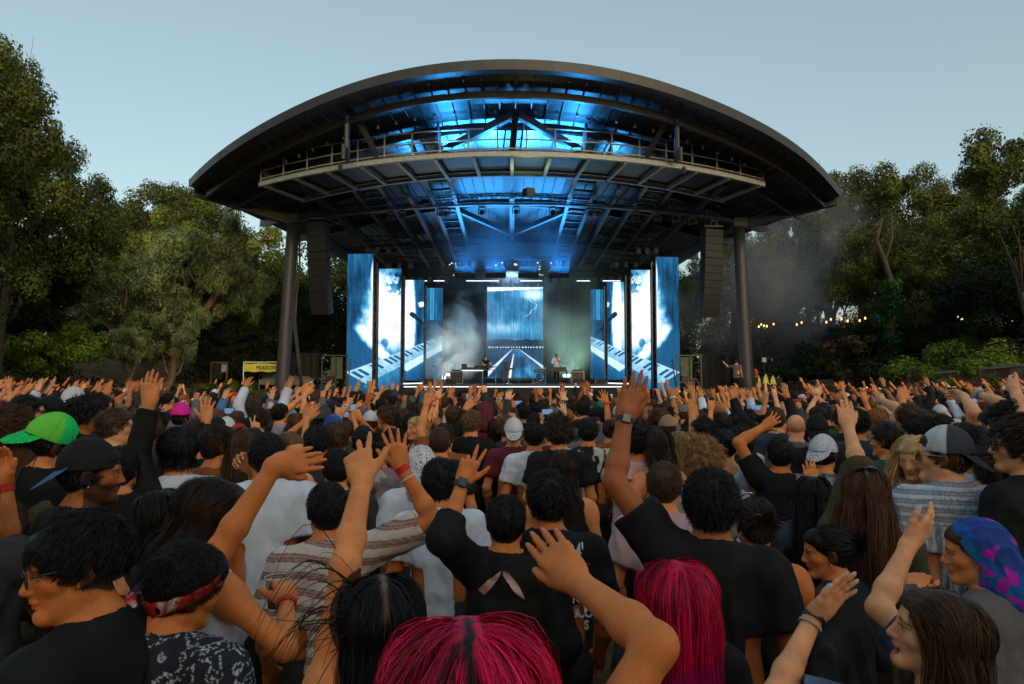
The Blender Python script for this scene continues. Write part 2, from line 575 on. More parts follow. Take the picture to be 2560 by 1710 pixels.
for i, x in enumerate((-5.2, -2.9, -.9, .9, 2.9, 5.2)):
    wash((x, 33.5 + .02 * x * x, 12.62 - .0034 * x * x), (x * .93, 32.2, 14.6), (.035, .36, .95), (170, 560, 700, 700, 560, 170)[i], .5, f'blue flood lamp behind the catwalk, {ORD[i]} from the left', R(140))
for i, x in enumerate((-3.0, 3.0)):
    wash((x, 30.7, 12.6), (x * .9, 28.8, 15.0), (.035, .36, .95), 110, .4, f'blue flood lamp on the catwalk floor, {ORD[i]} from the left', R(120))
for i, x in enumerate((-3.2, -1.1, 1.1, 3.2)):
    wash((x, 44.5, 9.2), (x * .9, 42.5, 13), (.04, .36, .95), 230, 1.2, f'blue flood lamp hung over the stage, {ORD[i]} from the left', R(105))
wash((.8, 31.3, 10.9), (.7, 31.25, 13.0), (.85, 1.0, .35), 34, .3, 'yellow flood lamp under the middle of the catwalk', R(175))
wash((0, 47.5, 9.8), (0, 47, 2), (.55, .78, 1.0), 420, 2.0, 'white flood lamp hung over the performers', R(170))
wash((-4.6, 50.5, 2.1), (-4.6, 48.5, 6), (.80, .95, .95), 200, .8, 'white flood lamp on the deck behind the left smoke', R(170))
wash((4.3, 50.5, 2.1), (4.3, 49, 6.5), (.62, .95, .80), 160, .8, 'pale green flood lamp on the deck behind the right smoke', R(170))
# ------------------------------------------------------------------ stage deck
SY = 42.0
sd_ = empty('stage_platform', (0, SY, 0), 0, 'low black stage platform with a bright edge strip in front of the screens', 'stage')
xl, xr = at(998, 960, SY).x, at(1578, 960, SY).x
m = MB(); m.box(((xl + xr) / 2, 6.5, .82), (xr - xl, 13.0, 1.64)); m.build('deck', M_BLACK, sd_)
m = MB(); m.box(((xl + xr) / 2, 6.5, 1.70), (xr - xl - .1, 13.1, .10)); m.build('deck_floor', simple('stage_floor', (.05, .055, .065), .25, 0, .2, 2), sd_)
EM_STRIP = emis('edge_light', (.75, .9, 1.0), 1.4)
m = MB(); m.box(((xl + xr) / 2, -.06, 1.60), (xr - xl - .6, .03, .05)); m.build('edge_strip', EM_STRIP, sd_)
for sg, u0, u1 in ((-1, 1010, 1055), (1, 1522, 1570)):
    a, b = at(u0 if sg < 0 else u1, 952, 43.2), at(u1 if sg < 0 else u0, 945, 48)
    m = MB(); m.bar((a.x, a.y - SY, 1.79), (b.x, b.y - SY, 1.79), .10, .06); m.build('edge_strip', EM_STRIP, sd_)
DZ = 1.755

# ------------------------------------------------------------------ screens
def fbm(x, y, seed=0, oct=4):
    r = np.random.default_rng(seed); v = 0; a = 1.0; s = 0
    for o in range(oct):
        for k in range(3):
            th = r.uniform(0, 6.28); ph = r.uniform(0, 6.28)
            v = v + a * np.sin((x * math.cos(th) + y * math.sin(th)) * 2 ** o + ph + 1.3 * np.sin((y * math.cos(th) - x * math.sin(th)) * 2 ** o * .8 + ph)) / 3
        s += a; a *= .6
    return v / s
def seg_d(x, y, a, b):
    ax, ay = a; bx, by = b
    t = np.clip(((x - ax) * (bx - ax) + (y - ay) * (by - ay)) / ((bx - ax) ** 2 + (by - ay) ** 2), 0, 1)
    return np.hypot(x - ax - t * (bx - ax), y - ay - t * (by - ay)), t
def smooth(e0, e1, x):
    t = np.clip((x - e0) / (e1 - e0), 0, 1); return t * t * (3 - 2 * t)
def pic_side(x, y):
    """the picture that the left bank of screens shows; x, y in photograph pixels; returns brightness 0..1"""
    streak = fbm(x * 1.1, y * .02, 3, 3) * .5 + fbm(x * .35, y * .05, 4, 3) * .5
    b = .17 + .17 * streak + .08 * fbm(x * .12, y * .08, 71, 4) + .10 * smooth(700, 640, y)
    wob = fbm(x * .05, y * .04, 8) * 10
    d = np.hypot((x - 968 + wob) / 78, (y - 790) / 150)
    b = np.maximum(b, 1.15 * smooth(1.18, .30, d + .16 * fbm(x * .06, y * .05, 5) + .10 * fbm(x * .3, y * .12, 15)))
    d = np.hypot((x - 1024) / 17, (y - 790) / 150); b = np.maximum(b, 1.0 * smooth(1.2, .6, d + .15 * fbm(x * .2, y * .1, 16)))
    b = np.maximum(b, .95 * smooth(1.1, .6, np.hypot((x - 935) / 14, (y - 700) / 70)))
    b = np.where((x > 1040) & (y < 840), np.minimum(b, .45 + .18 * streak + .4 * smooth(790, 835, y)), b)
    b = np.maximum(b, .95 * smooth(1.0, .4, np.hypot((x - 1052) / 13, (y - 762) / 9) + .5 * fbm(x * .25, y * .25, 18)))
    b = np.where((x > 1062) & (y < 800), .25 + .16 * streak + .2 * (np.abs(x - 1080) < 5), b)
    # dark shapes inside the glow: profile, hand and sleeve
    b = b - .50 * smooth(1.2, .6, np.hypot((x - 985) / 26, (y - 712) / 32)) * (fbm(x * .09, y * .08, 11) > -.1)
    b = b - .30 * smooth(1.2, .7, np.hypot((x - 986) / 8, (y - 815) / 14))
    b = b - .55 * smooth(1.2, .7, np.hypot((x - 963) / 9, (y - 858) / 13))
    dd, t = seg_d(x, y, (885, 805), (985, 915)); arm = smooth(24, 2, dd - 1 + 6 * fbm(x * .12, y * .12, 6)) * smooth(-.05, .2, t)
    low = smooth(0, 1, (y - 800 - (x - 880) * .55) / 40)
    b = b * (1 - .8 * low) + .20 * low
    b = np.maximum(b, arm * 1.05)
    # keyboard seen at a slant: s_ runs along the keys, t_ along one key
    ox, oy = 868.0, 931.0; ax, ay = 1.0, -.385; kx_, ky_ = .86, .52
    det = ax * ky_ - ay * kx_
    s_ = ((x - ox) * ky_ - (y - oy) * kx_) / det; t_ = (ax * (y - oy) - ay * (x - ox)) / det
    sc_ = np.clip(1.15 - s_ / 330, .25, 1.2); L_ = 50 * sc_
    band = (t_ > 0) & (t_ < L_) & (s_ > 0) & (s_ < 250)
    b = np.where(band, .72 - .12 * (t_ / L_) + .12 * fbm(x * .1, y * .1, 19), b)
    w_ = np.log(1 / np.clip(1.15 - s_ / 330, .25, 1.2)) * 330 / 13.5
    ph = w_ - np.floor(w_); nk = np.floor(w_) % 7
    b = np.where(band & (t_ > .10 * L_) & (t_ < .62 * L_) & (ph < .58) & (nk != 2) & (nk != 6), .20 + .12 * (ph < .2), b)
    b = np.where(band & (np.abs(ph - .97) < .03) & (t_ > .62 * L_), .4, b)
    front = (t_ >= L_) & (s_ > -10)
    b = np.where(front, np.maximum(.10, .38 - .22 * smooth(0, 70, t_ - L_)) + .06 * streak, b)
    b = np.where(front & (t_ < L_ + 26 * sc_) & (s_ > 95), .80, b)
    # microphone and stand
    dd, t = seg_d(x, y, (1030, 786), (1084, 834)); b = np.where(dd < 4.2 - 1.6 * t, .03, b)
    dd, t = seg_d(x, y, (1030, 786), (1036, 791)); b = np.where(dd < 6, .08, b)
    rain = fbm(x * 2.2, y * .035, 61, 2); rain2 = fbm(x * 1.7, y * .02, 62, 2)
    return np.clip(b + .05 * streak + .22 * smooth(.55, .9, rain) * (b < .6) - .12 * smooth(.5, .9, rain2), 0, 1.1)
def pic_center(x, y):
    k = (x - 1218) / 139.0
    n = fbm(x * .12, y * .08, 21, 5); st = fbm(x * .8, y * .03, 22, 3)
    b = .36 + .18 * n + .14 * st
    b = b + .5 * smooth(1.1, .2, np.hypot((x - 1335) / 45, (y - 735) / 22)) + .25 * smooth(25, 0, np.abs(y - 822 + 8 * n)) * smooth(.0, .6, 1 - k)
    top = 724 - 7 * k
    b = np.where(y < top + 5, .95, b)
    zx = 1326 + np.interp(y, [738, 744, 747, 756, 760, 771, 775, 786, 792], [-12, -16, -4, 4, 16, 14, 4, -2, -14]); b = np.where((np.abs(x - zx) < .9) & (y > 738) & (y < 792), .8, b)
    b = np.where((y > 850 + 4 * n) & (y < 874), .05, b)
    b = np.where((np.abs(y - 869) < 1.8) & (np.sin(x * .9 + 6 * n) > .35), .95, b)
    road = y > 874
    dx = (x - 1288) / np.maximum(y - 866, 1)
    rb = .14 + .12 * st + .12 * n + .35 * smooth(.9, .2, np.abs(dx - .5)) * (n + .4)
    rb = np.where(np.abs(dx + 1.0) < .10, .9, rb); rb = np.where(np.abs(dx - 1.35) < .10, .8, rb); rb = np.where((np.abs(dx + .18) < .05) & (np.sin(80 / np.maximum(y - 862, 2)) > -.2), .9, rb)
    b = np.where(road, rb, b)
    return np.clip(b, 0, 1.2)
def screen_mat():
    t = NT('led_picture')
    a = t.n('ShaderNodeVertexColor', layer_name='Col')
    t.b.inputs['Base Color'].default_value = (.01, .01, .012, 1)
    t.b.inputs['Roughness'].default_value = .9; t.b.inputs['Specular IOR Level'].default_value = 0
    t.l(a.outputs['Color'], t.b.inputs['Emission Color'])
    t.b.inputs['Emission Strength'].default_value = .80
    return t.m
M_LED = screen_mat()
def led_color(b):
    x = np.array([0, .12, .3, .5, .75, 1.0, 1.3])
    r = np.interp(b, x, [.002, .004, .012, .055, .45, .95, 1.1])
    g = np.interp(b, x, [.008, .034, .12, .33, .75, 1.0, 1.1])
    bl = np.interp(b, x, [.018, .085, .28, .58, .95, 1.05, 1.1])
    return np.stack([r, g, bl], -1)
def screen(u0, u1, vt, vb, Y, fn, mirror, label, zmin=None, res=1.0):
    a, b = at(u0, vt, Y), at(u1, vb, Y)
    W = b.x - a.x; zt = a.z; zb = b.z if zmin is None else zmin
    o = empty('led_screen', ((a.x + b.x) / 2, Y, zb), 0, label, 'screen', 'screens along the stage')
    m = MB(); m.box((0, .09, (zt - zb) / 2), (W + .06, .14, zt - zb + .06)); m.build('screen_frame', M_BLACKP, o)
    nu, nv = int((u1 - u0) * res * 1.4) + 2, int((vb - vt) * res * .9) + 2
    gu, gv = np.meshgrid(np.linspace(0, 1, nu), np.linspace(0, 1, nv), indexing='ij')
    pu = u0 + (u1 - u0) * gu; pvv = vt + (vb - vt) * gv
    if mirror: pu = 2568 - pu - (8 if u0 > 1500 else 0) + 8
    c = led_color(fn(pu, pvv)).reshape(-1, 3)
    V = np.stack([(gu - .5) * W, np.zeros_like(gu), (zt - zb) * (1 - gv)], -1).reshape(-1, 3)
    i = np.arange((nu - 1) * (nv - 1)); q = (i // (nv - 1)) * nv + i % (nv - 1)
    me = mesh_np('picture', V, np.stack([q, q + 1, q + nv + 1, q + nv], 1), False, c)
    link('picture', me, M_LED, o)
    return o
LS = [(870, 929, 635, 978, 40.3), (948, 1000, 672, 974, 43.0), (1013, 1058, 700, 951, 45.5), (1067, 1105, 720, 947, 48.5)]
RS = [(1640, 1700, 643, 978, 40.3), (1578, 1628, 675, 973, 43.0), (1518, 1562, 705, 949, 45.5), (1476, 1511, 724, 947, 48.5)]
NM = ['tallest', 'second tallest', 'third tallest', 'shortest']
for k, (u0, u1, vt, vb, Y) in enumerate(LS):
    screen(u0, u1, vt, vb, Y, pic_side, False, NM[k] + ' upright screen of the bank left of the stage, blue pianist picture')
for k, (u0, u1, vt, vb, Y) in enumerate(RS):
    screen(u0, u1, vt, vb, Y, pic_side, True, NM[k] + ' upright screen of the bank right of the stage, blue pianist picture')
screen(1218, 1358, 718, 945, 52.0, pic_center, False, 'wide centre screen showing a rainy blue night road behind the performers')
# black drape behind the stage
def drape(u0, u1, vt, Y, zb, label):
    a, b = at(u0, vt, Y), at(u1, vt, Y)
    o = empty('black_drape', ((a.x + b.x) / 2, Y, zb), 0, label, 'drape')
    W = b.x - a.x; n = max(12, int(W * 8))
    m = MB()
    P = [[(-W / 2 + W * i / n, .10 * math.sin(i * 1.9) + .05 * math.sin(i * .7), z) for z in (0, a.z - zb)] for i in range(n + 1)]
    m.grid(P); m.grid([[(x, y + .03, z) for (x, y, z) in r] for r in reversed(P)])
    m.build('drape_cloth', M_BLACK, o, True)
    m = MB(); m.tube([(-W / 2 - .1, .05, a.z - zb), (W / 2 + .1, .05, a.z - zb)], .04, 8); m.build('drape_pole', M_STEEL, o)
drape(930, 1650, 630, 54.5, 0, 'tall black backdrop drape hanging behind the stage screens')
drape(719, 800, 884, 41.5, 0, 'black masking drape standing behind the grey canopy tent')
drape(1748, 1826, 886, 41.5, 0, 'black masking drape standing beside the right column')
# upright box towers between the screens
def tower(u, w_, vt, Y, label):
    p = at(u, vt, Y); W = w_ / F * Y
    o = empty('screen_tower', (p.x, Y, 0), 0, label, 'truss tower', 'dark towers between the upright screens')
    m = MB(); m.box((0, .1, p.z / 2), (W, .12, p.z)); m.build('tower_panel', M_STEEL, o)
    m = MB()
    for sx in (-1, 1):
        m.tube([(sx * W * .4, -.06, 0), (sx * W * .4, -.06, p.z)], .035, 6)
    nn = int(p.z / .5)
    for i in range(nn):
        m.bar((-W * .4 * (1 if i % 2 else -1), -.06, i * .5), (W * .4 * (1 if i % 2 else -1), -.06, i * .5 + .5), .025)
    m.build('tower_truss', M_CHROME, o)
for u, w_, vt, Y, l in ((938, 14, 655, 41.8, 'outermost dark tower left of the stage beside the tallest screen'), (1006, 13, 690, 44.2, 'dark tower left of the stage between second and third screens'), (1062, 7, 716, 46.8, 'thin dark tower left of the stage before the shortest screen'),
                    (1634, 13, 655, 41.8, 'outermost dark tower right of the stage beside the tallest screen'), (1570, 14, 690, 44.2, 'dark tower right of the stage between second and third screens'), (1514, 7, 716, 46.8, 'thin dark tower right of the stage before the shortest screen')):
    tower(u, w_, vt, Y, l)
# overhead light bars above the stage
def flown_bar(u0, u1, v, Y, lit, label):
    a, b = at(u0, v, Y), at(u1, v, Y)
    o = empty('light_truss', ((a.x + b.x) / 2, Y, a.z), 0, label, 'truss', 'flown light trusses above the stage')
    L = (b.x - a.x) / 2
    m = MB()
    for dy in (0, .4):
        for dz in (0, .4): m.tube([(-L, dy, dz), (L, dy, dz)], .03, 6)
    n = max(3, int(L * 2 / .6))
    for i in range(n):
        x0, x1 = -L + 2 * L * i / n, -L + 2 * L * (i + 1) / n
        m.bar((x0, 0, 0), (x1, 0, .4), .025); m.bar((x0, .4, .4), (x1, .4, 0), .025); m.bar((x0, 0, 0), (x0, .4, .4), .025)
    m.build('truss_frame', M_STEEL, o)
    for i in range(n):
        m = MB(); m.box((-L + 2 * L * (i + .5) / n, -.05, -.28), (.24, .24, .36)); m.build('lamp', M_BLACKP, o)
    if lit:
        m = MB()
        for i, (q0, q1) in enumerate(lit): m.box((-L + 2 * L * (q0 + q1) / 2, -.2, -.38 ), (2 * L * (q1 - q0), .03, .05))
        m.build('glow_strip', EM_STRIP, o)
flown_bar(1020, 1560, 690, 47.5, [(.01, .09), (.12, .17), (.27, .42), (.52, .62), (.78, .84), (.9, .98)], 'long flown truss over the stage with white lit bars')
flown_bar(905, 985, 615, 42.5, None, 'short flown truss above the left screens')
flown_bar(960, 1040, 655, 45.0, None, 'lower short flown truss over the third left screen')
flown_bar(1585, 1650, 618, 42.5, None, 'short flown truss above the right screens')
flown_bar(1530, 1600, 652, 45.0, None, 'lower short flown truss over the third right screen')
o = empty('lamp_array', at(1222, 668, 49.0), 0, 'cluster of small bright white stage lamps glinting over the centre', 'stage lamp')
m = MB(); r_ = random.Random(5); g = MB()
m.box((2.0, .2, 0), (11.5, .2, .12))
for i in range(46):
    x = r_.choice((r_.uniform(-3, -2.2), r_.uniform(-.4, 1.1), r_.uniform(1.4, 2.4), r_.uniform(2.6, 3.8), r_.uniform(-1.8, 6))); z = r_.uniform(-.6, .35)
    m.box((x, .1, z), (.16, .16, .16)); g.box((x, 0, z), (.05 + .08 * r_.random(), .03, .05))
m.split('lamp_body', M_BLACKP, o); g.split('lamp_lens', emis('lamp_glint', (.8, .95, 1.0), 1.8), o)

# ------------------------------------------------------------------ line array speakers
def line_array(utop, vt, ubot, vb, Y, sg, label):
    a, b = at(utop, vt, Y), at(ubot, vb, Y)
    H = a.z - b.z; n = 12
    o = empty('line_array_speaker', (a.x, Y, a.z), 0, label, 'speaker', 'line array speakers hung from the pavilion')
    px, py, pz = 0.0, 0.0, 0.0
    Lc = H / n * 1.01; W = 1.18
    for i in range(n):
        ang = R(-2 - .05 * i * i * 2.4) if i > 3 else R(-1)
        cx = (b.x - a.x) * ((i + .5) / n) ** 1.2
        yaw = R(sg * 20)
        M = Matrix.Rotation(yaw, 3, 'Z') @ Matrix.Rotation(-ang, 3, 'X')
        down = M @ Vector((0, 0, -1))
        c = Vector((cx, py, pz)) + down * (Lc / 2)
        mb = MB()
        P = []
        for (x, y, z) in ((-W / 2, -.32, -.492), (W / 2, -.32, -.492), (W / 2, -.32, .492), (-W / 2, -.32, .492), (-W * .42, .32, -.49), (W * .42, .32, -.49), (W * .42, .32, .49), (-W * .42, .32, .49)):
            P.append(c + M @ Vector((x, y, z * Lc)))
        mb.add(P, [(0, 1, 2, 3), (7, 6, 5, 4), (0, 4, 5, 1), (1, 5, 6, 2), (2, 6, 7, 3), (3, 7, 4, 0)])
        cab = mb.build('cabinet', M_SPEAKER, o, bevel=.015)
        mb = MB()
        for s2 in (-1, 1):
            mb = MB(); mb.box(c + M @ Vector((s2 * W * .49, -.1, 0)), (.05, .22, Lc * .55), M); mb.build('rigging_plate', M_STEEL, cab)
        pz += down.z * Lc; py += down.y * Lc
    m = MB(); m.box((0, 0, .12), (1.0, .9, .1)); m.tube([(-.3, 0, .1), (-.3, .2, 1.6)], .03, 6); m.tube([(.3, 0, .1), (.3, .2, 1.6)], .03, 6)
    m.build('flying_frame', M_STEEL, o)
line_array(797, 556, 800, 782, 37.4, -1, 'tall curved black line array speaker hanging beside the left column')
line_array(1778, 575, 1776, 789, 37.4, 1, 'tall curved black line array speaker hanging beside the right column')
# cable bundle falling beside the left array
o = empty('cable_bundle', at(745, 560, 38.0), 0, 'black cable bundle dropping from the roof beside the left column', 'cable')
m = MB()
for k in range(4):
    m.tube([(.05 * k, 0, 0), (.02 * k + .1 * math.sin(k), .05 * k, -2.5), (-.25 + .06 * k, .1, -5.5), (.1 + .04 * k, .1, -8.0), (.5 + .05 * k, .1, -11.2)], .035, 6)
m.build('cable', M_BLACKP, o, True)

# ------------------------------------------------------------------ gear on the stage
def put(name, u, Y, z=DZ, label=None, cat=None, group=None, rz=0):
    p = at(u, 900, Y)
    return empty(name, (p.x, Y, z), rz, label, cat, group)
def frame_table(o, W, D, H, mat=M_STEEL):
    m = MB(); m.box((0, 0, H), (W, D, .06)); m.build('table_top', M_BLACKP, o)
    for sx in (-1, 1):
        for sy in (-1, 1):
            m = MB(); m.tube([(sx * (W / 2 - .05), sy * (D / 2 - .05), 0), (sx * (W / 2 - .05), sy * (D / 2 - .05), H)], .025, 6); m.build('leg', mat, o)
    m = MB(); m.tube([(-W / 2 + .05, 0, .25), (W / 2 - .05, 0, .25)], .02, 6); m.build('stretcher', mat, o)
o = put('keyboard_stand', 1182, 45.2, label='long black synthesizer table at the bent over musician', cat='instrument table'); frame_table(o, 1.55, .6, 1.0)
m = MB(); m.box((-.1, -.05, 1.08), (.9, .35, .09)); m.box((.4, .0, 1.2), (.55, .3, .1), Matrix.Rotation(.3, 3, 'X')); m.build('synthesizer', M_BLACKP, o)
m = MB(); m.box((0, -.31, .90), (1.45, .02, .05)); m.build('light_strip', EM_STRIP, o)
o = put('laptop', 1161, 45.2, DZ + 1.03, 'open black laptop on the synthesizer table', 'laptop')
m = MB(); m.box((0, 0, .02), (.38, .27, .03)); m.build('keyboard_base', M_BLACKP, o)
m = MB(); m.box((0, -.14, .18), (.38, .02, .30)); m.build('lid', M_BLACKP, o)
o = put('percussion_rack', 1223, 45.4, label='chrome percussion pad rack beside the bent over musician', cat='drum rack')
m = MB()
for x in (-.45, .45):
    m.tube([(x, 0, 0), (x, 0, 1.05)], .025, 6); m.tube([(x, -.3, .02), (x, .3, .02)], .025, 6)
m.tube([(-.45, 0, .95), (.45, 0, .95)], .025, 6); m.tube([(-.45, 0, .4), (.45, 0, .4)], .02, 6)
m.build('rack_frame', M_CHROME, o)
for x, z, t_ in ((-.35, 1.1, .3), (0, 1.12, .2), (.35, 1.15, -.2)):
    m = MB(); m.box((x, 0, z), (.34, .3, .06), Matrix.Rotation(t_, 3, 'Y')); m.build('drum_pad', M_BLACKP, o)
o = put('percussion_rack', 1349, 45.4, label='chrome percussion pad rack left of the singer in white', cat='drum rack')
m = MB()
for x in (-.4, .4):
    m.tube([(x, 0, 0), (x, 0, 1.0)], .025, 6); m.tube([(x, -.3, .02), (x, .3, .02)], .025, 6)
m.tube([(-.4, 0, .9), (.4, 0, .9)], .025, 6); m.tube([(-.4, 0, .1), (.4, 0, .1)], .02, 6)
m.tube([(.28 * math.cos(a * .393), -.1, .5 + .28 * math.sin(a * .393)) for a in range(17)], .02, 6)
m.build('rack_frame', M_CHROME, o)
for x, z, t_ in ((-.3, 1.02, .3), (.0, 1.08, .2), (.3, 1.05, -.2), (-.5, 1.2, .5)):
    m = MB(); m.box((x, 0, z), (.3, .28, .06), Matrix.Rotation(t_, 3, 'Y')); m.build('drum_pad', M_CHROME, o)
o = put('keyboard_stand', 1396, 45.0, label='black keyboard on a four legged stand before the singer in white', cat='instrument table'); frame_table(o, 1.2, .45, .85)
m = MB(); m.box((-.05, -.1, 1.0), (1.15, .12, .26)); m.box((0, .05, .93), (1.15, .38, .1)); m.build('synthesizer', M_BLACKP, o)
for u, lb in ((1142, 'black equipment case left of the synthesizer table'), (1443, 'black equipment case right of the singer in white')):
    o = put('equipment_case', u, 45.4, label=lb, cat='flight case')
    m = MB(); m.box((0, 0, .42), (.85, .6, .84)); m.box((0, 0, .9), (.6, .45, .14)); m.build('case_body', M_BLACKP, o, bevel=.03)
    m = MB()
    for z in (.02, .82): m.box((0, -.305, z), (.87, .02, .04))
    for x in (-.42, .42): m.box((x, -.305, .42), (.04, .02, .8))
    m.build('case_edge', M_CHROME, o)
for u, Y, lb in ((1073, 43.2, 'floor monitor wedge at the far left of the deck edge'), (1128, 43.3, 'floor monitor wedge below the left equipment case'), (1446, 43.3, 'floor monitor wedge below the right equipment case'), (1501, 43.2, 'floor monitor wedge at the far right of the deck edge')):
    o = put('floor_monitor', u, Y, label=lb, cat='stage monitor', group='floor monitors along the stage edge')
    m = MB(); m.add([(-.36, -.28, 0), (.36, -.28, 0), (.36, .28, 0), (-.36, .28, 0), (-.33, -.1, .36), (.33, -.1, .36), (.33, .25, .26), (-.33, .25, .26)], [(3, 2, 1, 0), (4, 5, 6, 7), (0, 1, 5, 4), (1, 2, 6, 5), (2, 3, 7, 6), (3, 0, 4, 7)])
    m.build('wedge_body', M_BLACKP, o, bevel=.02)
    m = MB(); m.box((0, -.20, .17), (.5, .02, .2), Matrix.Rotation(-.46, 3, 'X')); m.build('grille', M_STEEL, o)
o = put('stage_riser', 1295, 47.5, label='low black riser bench with a tall amplifier block at mid stage', cat='riser')
m = MB(); m.box((0, 0, .3), (2.2, .8, .12)); m.build('riser_top', M_BLACKP, o)
m = MB(); m.box((-.85, 0, .95), (.3, .4, 1.2)); m.box((-.55, 0, 1.05), (.5, .4, .12)); m.build('amplifier', M_BLACKP, o)
m = MB()
for x in (-1, 0, 1): m.tube([(x, 0, 0), (x, 0, .3)], .03, 6)
m.build('leg', M_CHROME, o)
def mic_stand(u, Y, H, lb, z=DZ, boom=.3):
    o = put('microphone_stand', u, Y, z, lb, 'microphone stand')
    m = MB(); m.tube([(0, 0, 0), (0, 0, H)], .018, 6)
    for a in (0, 2.1, 4.2): m.tube([(0, 0, .15), (.28 * math.cos(a), .28 * math.sin(a), 0)], .014, 6)
    m.tube([(0, 0, H), (-boom, 0, H + .15)], .014, 6); m.build('pole', M_CHROME, o)
    m = MB(); m.tube([(-boom, 0, H + .15), (-boom - .16, -.02, H + .2)], [.02, .035], 8); m.build('microphone', M_BLACKP, o, True)
mic_stand(1425, 45.0, 1.3, 'tall microphone stand right of the singer in white', boom=.55)
mic_stand(1092, 44.5, 1.0, 'thin microphone stand standing alone near the left floor monitor', boom=.1)
mic_stand(1272, 45.2, 1.5, 'microphone stand at mid stage before the centre screen', boom=.2)
# side stage equipment towers and stacked boxes
def side_rack(u, sg, lb):
    o = put('side_rack', u, 40.0, 0, lb, 'equipment rack')
    m = MB()
    for x in (-.75, .1, .75): m.bar((x, 0, 0), (x * .98, 0, 3.5), .07)
    m.bar((-.75, 0, 3.5), (.8, 0, 3.5), .07); m.bar((-.75, 0, 1.9), (.3, 0, 1.9), .10)
    m.bar((sg * .6, 0, .0), (sg * .95, .2, 3.3), .06)
    m.build('rack_frame', simple('yellow_green_metal', (.05, .058, .03), .5, .2, .3, 4), o)
    m = MB(); m.box((.12 * sg, .12, 2.75), (.7, .06, 1.3)); m.build('rack_panel', simple('pale_green_panel', (.06, .075, .04), .6, 0, .4, 5), o)
    m = MB(); m.box((.6 * -sg, -.2, .95), (1.25, .9, 1.1)); m.box((.6 * -sg, -.2, .3), (1.3, 1.0, .5)); m.build('subwoofer', M_BLACKP, o, bevel=.03)
    m = MB(); m.box((-.2, 0, 2.1), (.5, .3, .35)); m.build('control_box', M_STEEL, o)
side_rack(836, 1, 'pale green equipment rack with black boxes left of the screens')
side_rack(1722, -1, 'pale green equipment rack with black boxes right of the screens')

# ------------------------------------------------------------------ tent with banner, left of the stage
TY = 41.0
pL, pR = at(619, 950, TY), at(795, 950, TY + 2)
o = empty('canopy_tent', ((pL.x + pR.x) / 2 + .5, TY + 1.5, 0), 0, 'grey pop up canopy tent standing behind the left column', 'tent')
W = 3.3
M_TENT = simple('tent_fabric', (.16, .15, .14), .8, 0, .2, 3); 
m = MB()
apex = (0, 0, 3.15)
C4 = [(-W / 2, -1.5, 2.05), (W / 2, -1.5, 2.05), (W / 2, 1.5, 2.05), (-W / 2, 1.5, 2.05)]
for i in range(4):
    a, b = Vector(C4[i]), Vector(C4[(i + 1) % 4]); ap = Vector(apex)
    rows = []
    for k in range(7):
        t = k / 6; sag = -.16 * math.sin(math.pi * t)
        rows.append([a.lerp(b, j / 8).lerp(ap, t) + Vector((0, 0, sag)) for j in range(9)])
    m.grid(rows)
    m.grid([[a.lerp(b, j / 8) for j in range(9)], [a.lerp(b, j / 8) + Vector((0, 0, -.32 + .02 * math.sin(j * 2))) for j in range(9)]])
m.build('canopy', M_TENT, o, True)
for c in C4:
    m = MB(); m.box((c[0], c[1], 1.03), (.05, .05, 2.05)); m.build('leg', M_CHROME, o)
m = MB(); m.grid([[(W / 2, -1.5, 0), (W / 2, -1.5, 2.0)], [(W / 2, 1.5, 0), (W / 2, 1.5, 2.0)]]); m.grid([[(-W / 2, 1.5, 0), (-W / 2, 1.5, 2.0)], [(W / 2, 1.5, 0), (W / 2, 1.5, 2.0)]]); m.build('side_wall', M_TENT, o)
m = MB(); m.box((W / 2 - .12, -1.52, 1.88), (.16, .01, .1)); m.build('tag', simple('white_tag', (.7, .7, .7)), o)
bp = at(619, 906, TY)
b = empty('banner_sign', (bp.x, TY - .6, gz(bp.x, TY)), 0, 'yellow banner with black capital letters on a white frame beside the left column', 'banner')
zt = bp.z - gz(bp.x, TY)
m = MB(); m.tube([(0, 0, 0), (0, 0, zt)], .035, 8); m.tube([(0, 0, zt), (2.7, 0, zt)], .035, 8); m.tube([(2.7, 0, 0), (2.7, 0, zt)], .035, 8); m.build('frame', simple('white_frame', (.75, .75, .72), .4), b)
m = MB(); nb = 24
m.grid([[(.05 + 2.6 * i / nb, -.02 + .02 * math.sin(i * .9), zt - .08 - .02 * math.sin(i * .5)), (.05 + 2.6 * i / nb, -.02 + .025 * math.sin(i * .7 + 1), zt - .58 + .025 * math.sin(i * .8))] for i in range(nb + 1)])
m.build('banner', simple('yellow_vinyl', (.62, .58, .08), .5, 0, .08, 2), b, True)
def text_mesh(s, size, bold=0.0, ext=.0):
    c = bpy.data.curves.new('lettering', 'FONT'); c.body = s; c.size = size; c.offset = bold; c.extrude = ext; c.resolution_u = 3
    t = bpy.data.objects.new('tmp', c); COL.objects.link(t)
    dg = bpy.context.evaluated_depsgraph_get()
    me = bpy.data.meshes.new_from_object(t.evaluated_get(dg))
    bpy.data.objects.remove(t)
    me.name = 'lettering'
    return me
M_INK = simple('black_ink', (.012, .012, .012), .6)
tm = text_mesh('MEADOW E', .34, 0, .004)
t = link('lettering', tm, M_INK, b); t.location = (.78, -.075, zt - .45); t.rotation_euler = (R(90), 0, 0); t.scale = (.80, 1, 1)

